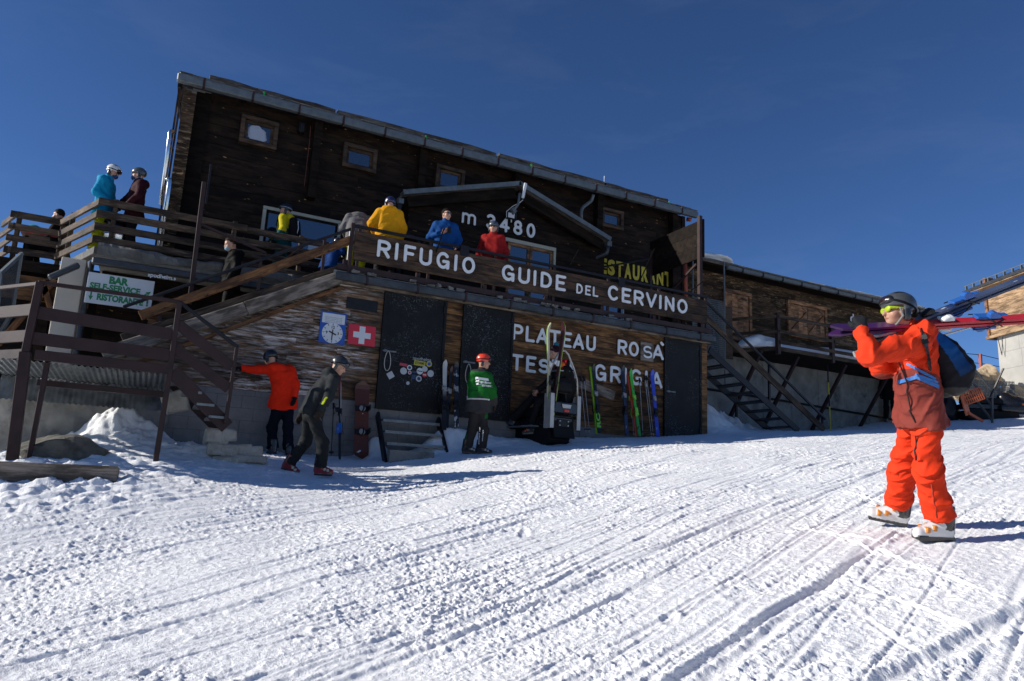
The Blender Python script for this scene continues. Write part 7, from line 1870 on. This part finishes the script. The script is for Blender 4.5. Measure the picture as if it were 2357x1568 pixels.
one('board', 'rust_snowboard', sbt, sb_mesh, smooth=False)
dS = unit(sb_ - sa); nS = unit(np.array((0, -1, 0)) + dS * dS[1]); sS = np.cross(dS, nS)
for t in (.34, .64):
    c = sa + (sb_ - sa) * t; A_x = np.array([sS, dS, nS])
    bo = one('binding', 'black', sbt, lambda m: [m.box(c + nS * .02, (.12, .05, .012), A_x), m.box(c + nS * .08 + sS * .11, (.012, .05, .09), A_x)], .01)
    one('disc', 'silver', bo, lambda m: m.tube([c + nS * .03, c + nS * .045], .055, 16))
    one('strap', 'black', bo, lambda m: m.tube([c - dS * .06 + nS * .03, c - dS * .04 + nS * .13, c + dS * .04 + nS * .13, c + dS * .06 + nS * .03], .014, 6))

# ================================================================ SNOWMOBILE
SM = PG(1290, 1026)
smh = heading_of(-.56 * RIGHT + .83 * AWAY); sq = loc_fn(SM, smh); 
sm = thing('snowmobile', 'black snowmobile with silver roll hoop and amber beacon parked before the lettered wall', 'snowmobile', SM, None, math.radians(smh))
def sbx(name, mat, fn, bevel=0.0, parent=sm, smooth=False): m = MB(); fn(m); return m.build(name, MT[mat], parent, smooth, bevel, local=True)
MT['sled_black'] = plain('gloss_black_fairing', (0.008, 0.008, 0.009), .25, 0, .2, 8)
MT['amber'] = plain('amber_lens', (.7, .13, .005), .15, 0, .1, 8)
MT['tail_red'] = plain('red_reflector', (.55, .03, .015), .3, 0, .1, 8)
# x forward, y left, z up; rear bumper at x = 0
def trackf(m):
    prof = [(.02, .20), (.05, .06), (.2, .0), (1.5, .0), (1.75, .12), (1.7, .33), (.25, .36), (.06, .32)]
    m.prism([(x, z) for x, z in prof], (0, .25, .01), (1, 0, 0), (0, 0, 1), .5)
    for i in range(20): m.box((.15 + i * .075, 0, .005), (.012, .24, .022))
    for i in range(5): m.box((.035 - .0 * i, 0, .08 + i * .055), (.025, .24, .012))
sbx('track', 'rubber', trackf, .01)
sbx('tunnel', 'sled_black', lambda m: m.box((.9, 0, .46), (.95, .27, .08)), .02)
fl_ = sbx('snow_flap', 'rubber', lambda m: m.bar((-.03, 0, .50), (-.12, 0, .14), .50, .02, up=(1, 0, 0)), .01)
sbx('rear_bumper', 'black', lambda m: m.tube([(.3, .30, .52), (-.05, .30, .55), (-.05, -.30, .55), (.3, -.30, .52)], .022, 8))
sbx('tail_panel', 'sled_black', lambda m: m.prism([(-.3, 0), (.3, 0), (.27, .22), (-.27, .22)], (-.02, 0, .60), (0, -1, 0), (0, 0, 1), .12), .02)
tl_ = sbx('tail_light', 'silver', lambda m: m.prism([(-.12, .08), (.12, .08), (.09, 0), (-.09, 0)], (-.142, 0, .70), (0, -1, 0), (0, 0, 1), .02), .006)
sbx('reflector', 'tail_red', lambda m: m.box((-.150, 0, .655), (.012, .055, .022)), .004, tl_)
sbx('hitch_plate', 'black', lambda m: m.box((-.06, 0, .42), (.02, .14, .07)), .008)
for y, z in ((.1, .38), (-.1, .38), (.1, .46), (-.1, .46)): sbx('bolt', 'silver', lambda m: m.tube([(-.08, y, z), (-.095, y, z)], .014, 8))
sbx('seat', 'rubber', lambda m: [m.prism([(.0, .54), (1.3, .54), (1.25, .78), (.75, .76), (.65, .84), (.05, .86)], (0, .19, 0), (1, 0, 0), (0, 0, 1), .38)], .05)
kk = SDF(.014, .05); kk.ell((.02, 0, 1.17), (.06, .27, .145)); kk.box((.02, 0, 1.13), (.03, .2, .06), rnd=.03); V, F, ci = kk.mesh(None, 1); mesh_obj('backrest', V, F.astype(np.int32), MT['rubber'], sm, smooth=True, local=True)
sbx('backrest_frame', 'dark_steel', lambda m: [m.tube([(.03, .18, .58), (.03, .10, 1.02)], .014, 7), m.tube([(.03, -.18, .58), (.03, -.10, 1.02)], .014, 7), m.tube([(.03, .26, 1.02), (.03, -.26, 1.02)], .02, 7)])
def fair():
    k = SDF(.02, .10); k.ell((1.75, 0, .62), (.55, .34, .27)); k.ell((2.15, 0, .52), (.5, .30, .2)); k.ell((1.45, 0, .8), (.25, .22, .2)); k.box((1.6, 0, .42), (.5, .36, .06), rnd=.04)
    V, F, ci = k.mesh(None, 1); return mesh_obj('fairing', V, F.astype(np.int32), MT['sled_black'], sm, smooth=True, local=True)
fa = fair()
m, nt, bs = new_mat('clear_windshield'); bs.inputs['Base Color'].default_value = (.02, .02, .022, 1); bs.inputs['Roughness'].default_value = .08; bs.inputs['Alpha'].default_value = .35; MT['windshield'] = m
def ws(m):
    vs, fs = [], []; N = 12
    for i in range(N + 1):
        a = -1.25 + 2.5 * i / N
        for t in range(5):
            z = .82 + t * .125; r = .40 - .03 * t; hh = 1 if t < 4 else 0.0
            if t == 4: z = .82 + .44 + .10 * math.cos(a)
            vs.append((1.55 - t * .10 + .30 * math.cos(a) * (1 - .08 * t), r * math.sin(a), z))
    for i in range(N):
        for t in range(4): b0 = i * 5 + t; fs.append((b0, b0 + 5, b0 + 6, b0 + 1))
    m._add(vs, fs, vs, .5, 0)
sbx('windshield', 'windshield', ws, smooth=True)
sbx('windshield_rim', 'black', lambda m: m.tube([(1.55 + .30 * math.cos(a), .41 * math.sin(a), .82) for a in (-1.25,)] + [(1.15 + .204 * math.cos(a), .28 * math.sin(a), 1.262 + .10 * math.cos(a)) for a in np.linspace(-1.25, 1.25, 11)] + [(1.55 + .30 * math.cos(1.25), .41 * math.sin(1.25), .82)], .012, 6), 0, sm, True)
sbx('storage_bag', 'rubber', lambda m: m.box((.32, 0, .93), (.16, .2, .09)), .04)
sbx('handlebar', 'dark_steel', lambda m: m.tube([(1.25, .36, 1.0), (1.32, .15, 1.03), (1.32, -.15, 1.03), (1.25, -.36, 1.0)], .018, 8))
mr = sbx('mirror', 'black', lambda m: m.tube([(1.75, .36, .98), (1.72, .36, .98)], .085, 14), .01)
sbx('glass', 'sky_mirror' if 'sky_mirror' in MT else 'chrome', lambda m: m.tube([(1.719, .36, .98), (1.715, .36, .98)], .075, 14), 0, mr)
for y in (.45, -.45):
    sk_ = sbx('front_ski', 'black', lambda m: [m.bar((1.55, y, .03), (2.5, y, .03), .13, .025), m.bar((2.5, y, .03), (2.75, y, .20), .12, .025)], .01)
    sbx('suspension_arm', 'dark_steel', lambda m: [m.bar((2.1, y, .08), (2.0, y * .45, .42), .05, .05), m.bar((2.0, y, .1), (1.95, y, .34), .06, .06)], 0, sk_)
sbx('running_board', 'grate', lambda m: m.box((1.0, .36, .36), (.65, .10, .015)), .006)
sbx('running_board', 'grate', lambda m: m.box((1.0, -.36, .36), (.65, .10, .015)), .006)
for y in (.36, -.36):
    sbx('ski_holder', 'silver', lambda m: [m.box((-.03, y, .64), (.10, .008, .33)), m.box((-.125, y + (-.035 if y > 0 else .035), .64), (.008, .045, .33)), m.box((.065, y + (-.035 if y > 0 else .035), .64), (.008, .045, .33))], .004)
hp = [(-.02, .37, .9), (-.0, .36, 1.30), (.0, .27, 1.52), (.0, .12, 1.78), (.0, .04, 1.84), (.0, -.04, 1.84), (.0, -.12, 1.78), (.0, -.27, 1.52), (-.0, -.36, 1.30), (-.02, -.37, .9)]
sbx('roll_hoop', 'silver', lambda m: m.tube(hp, .02, 10), 0, sm, True)
bc_ = sbx('beacon_tray', 'silver', lambda m: m.box((.04, -.03, 1.44), (.09, .20, .012), np.array([unit((1, 0, 0)), unit((0, 1, -.05)), unit((0, .05, 1))])), .005)
sbx('beacon_base', 'black', lambda m: m.tube([(.04, 0, 1.455), (.04, 0, 1.49)], .075, 14), 0, bc_)
sbx('beacon_lens', 'amber', lambda m: m.tube([(.04, 0, 1.49), (.04, 0, 1.56), (.04, 0, 1.60), (.04, 0, 1.62)], [.068, .07, .055, .02], 14), 0, bc_, True)
# skis standing in the left holder
def sW(x, y, z): a = math.radians(smh); return np.array((SM[0] + x * math.cos(a) - y * math.sin(a), SM[1] + x * math.sin(a) + y * math.cos(a), SM[2] + z))
ski_mat('cream_lime_ski', [(.2, (.02, .02, .02)), (.4, (.4, .38, .3)), (.9, (.5, .5, .35))]); ski_mat('plum_lime_ski', [(.2, (.03, .008, .016)), (.9, (.045, .012, .02))])
tS = thing('skis', 'cream and plum skis with lime edges standing upright in the snowmobile holder', 'skis', sW(-.03, .36, .5))
DS = depth_of(sW(-.05, .34, 1))
for (bot, top, mt, nn) in (((1266, 962), (1261, 743), 'cream_lime_ski', RIGHT * .9 - AWAY * .45), ((1270, 962), (1300, 741), 'plum_lime_ski', -RIGHT * .8 - AWAY * .6)):
    a, b_ = dep(*bot, DS), dep(*top, DS - .05); m = MB(); d, s, nr, L = ski_mesh(m, a, b_, nn, .105, tip=.06); o = m.build('ski', MT[mt], tS); binding(o, a, d, s, nr, L * .48, ('black', 'sign_white'))
    m = MB(); a2 = a - nr * .013; b2 = b_ - nr * .013; ski_mesh(m, a2, b2, nn, .112, .006, tip=.06); m.build('edge', MT['green_edge_ski'], o)
# passenger
pz = SM; hps = heading_of(-.75 * RIGHT + .45 * AWAY); lp = sW(.62, .05, 0); lp[2] = SM[2]
qp = loc_fn(lp, hps); wp = lambda x, y, d=0.0: qp(dep(x, y, DS + .55 + d))
person('rider in black jacket with red collar and knit cap sitting on the snowmobile', lp, hps,
       dict(head=wp(1276, 812), hf=(1, .15, -.1), neck=wp(1292, 838), chest=wp(1304, 858), belly=wp(1308, 890), pelvis=wp(1300, 920), shL=wp(1298, 852, -.2), shR=wp(1292, 846, .18), elL=wp(1268, 878, -.25), wrL=wp(1240, 896, -.15), elR=wp(1262, 880, .25), wrR=wp(1238, 900, .2),
            hiL=wp(1296, 925, -.1), hiR=wp(1296, 922, .12), knL=wp(1240, 925, -.12), knR=wp(1228, 915, .25), anL=wp(1222, 985, -.1), anR=wp(1180, 965, .3), ftL=(1, .35, -.1), ftR=(1, .1, .3), hdL=(.6, .1, -.6), pnL=(.3, 0, -1)),
       (.010, .010, .011), (.5, .02, .03), lambda V, C: np.where(((V[:, 2] > j_sh[0]) & (np.abs(V[:, 1]) < .24) & (np.sin(V[:, 0] * 34) > .55))[:, None], np.array([[.42, .012, .02, 1]]), C), (.014, .014, .015), None, (.012, .012, .014), (.55, .07, .02), hair=(.03, .05, .07), glasses=True, seed=83, bulk=1.1, res=.012) if False else None
j_sh = [0]
J16 = dict(head=wp(1276, 812), hf=(1, .15, -.1), neck=wp(1292, 838), chest=wp(1304, 858), belly=wp(1308, 890), pelvis=wp(1300, 920), shL=wp(1298, 852, -.2), shR=wp(1292, 846, .18), elL=wp(1268, 878, -.25), wrL=wp(1240, 896, -.15), elR=wp(1262, 880, .25), wrR=wp(1238, 900, .2),
           hiL=wp(1296, 925, -.1), hiR=wp(1296, 922, .12), knL=wp(1240, 925, -.12), knR=wp(1228, 915, .25), anL=wp(1222, 985, -.1), anR=wp(1180, 965, .3), ftL=(1, .35, -.1), ftR=(1, .1, .3), hdL=(.6, .1, -.6), pnL=(.3, 0, -1))
def rc_(V, C):
    C = C.copy(); z0 = J16['neck'][2]; m = (V[:, 2] > z0 - .14) & (np.abs((V[:, 0] - J16['neck'][0]) + .1) < .045); C[m] = (.45, .012, .02, 1); return C
p16, j16 = person('rider in black jacket with red collar and knit cap sitting on the snowmobile', lp, hps, J16, (.010, .010, .011), (.5, .02, .05), rc_, (.014, .014, .015), None, (.012, .012, .014), (.55, .07, .02), hair=None, glasses=False, seed=83, bulk=1.1, res=.012, curl=(.7, .7))
hf6 = frame_from(J16['hf']); hc6 = J16['head']
g = SDF(.009, .02); g.ell(hc6 + hf6[2] * .05 - hf6[0] * .012, (.108, .09, .10), hf6); g.box(hc6 + hf6[0] * .14 - hf6[2] * .05, (.1, .12, .085), hf6, .01, op='s', col=-1, k=.01); g.box(hc6 - hf6[2] * .16, (.3, .3, .12), hf6, 0, op='s', col=-1, k=.01)
g.ell(hc6 + hf6[2] * .165 - hf6[0] * .05, (.05, .05, .045), hf6, col=1)
sdf_obj('knit_cap', g, [(.03, .012, .02), (.01, .16, .22)], MT['cloth'], p16, folds(5, .006, (60, 60, 40)))
g = SDF(.006, .005)
for s in (-1, 1): g.ell(hc6 + hf6[0] * .092 + hf6[1] * s * .033 + hf6[2] * .01, (.014, .033, .022), hf6); g.cone(hc6 + hf6[0] * .085 + hf6[1] * s * .06 + hf6[2] * .012, hc6 + hf6[1] * s * .084 + hf6[2] * .01, .007)
sdf_obj('white_sunglasses', g, [(.6, .6, .6)], MT['shell'], p16)
# second, low-lying pile: parked sled and bags at the far right behind the orange skier
b17 = PG(2215, 968); s17 = thing('snowmobile', 'dark parked snowmobile mostly hidden behind the legs of the orange skier', 'snowmobile', b17, None, heading_of(RIGHT) * math.pi / 180)
for nm, me in (('fairing', fa.data),):
    o = fa.copy(); o.parent = s17; COL.objects.link(o)
for src in [c for c in sm.children if c.name.split('.')[0] in ('track', 'tunnel', 'seat', 'windshield', 'front_ski')]:
    o = src.copy(); o.parent = s17; COL.objects.link(o)
sbx('side_decal', 'orange_plastic', lambda m: m.box((1.9, -.345, .60), (.12, .008, .03), np.array([unit((1, 0, .3)), (0, 1, 0), unit((-.3, 0, 1))])), 0, s17)
for i, (px_, py_, r_, mt, lb) in enumerate(((2150, 938, (.5, .3, .42), 'rubber', 'black equipment bag behind the orange skier'), (2205, 930, (.4, .3, .5), 'dark_steel', 'dark bag under the orange barrier'))):
    q_ = PG(px_, 968); o = blob('equipment_bag', q_ + np.array((0, 0.3, r_[2] * .8)), r_, MT[mt], None, 16, .25, 40 + i, 1.6); tag(o, lb, 'bag')
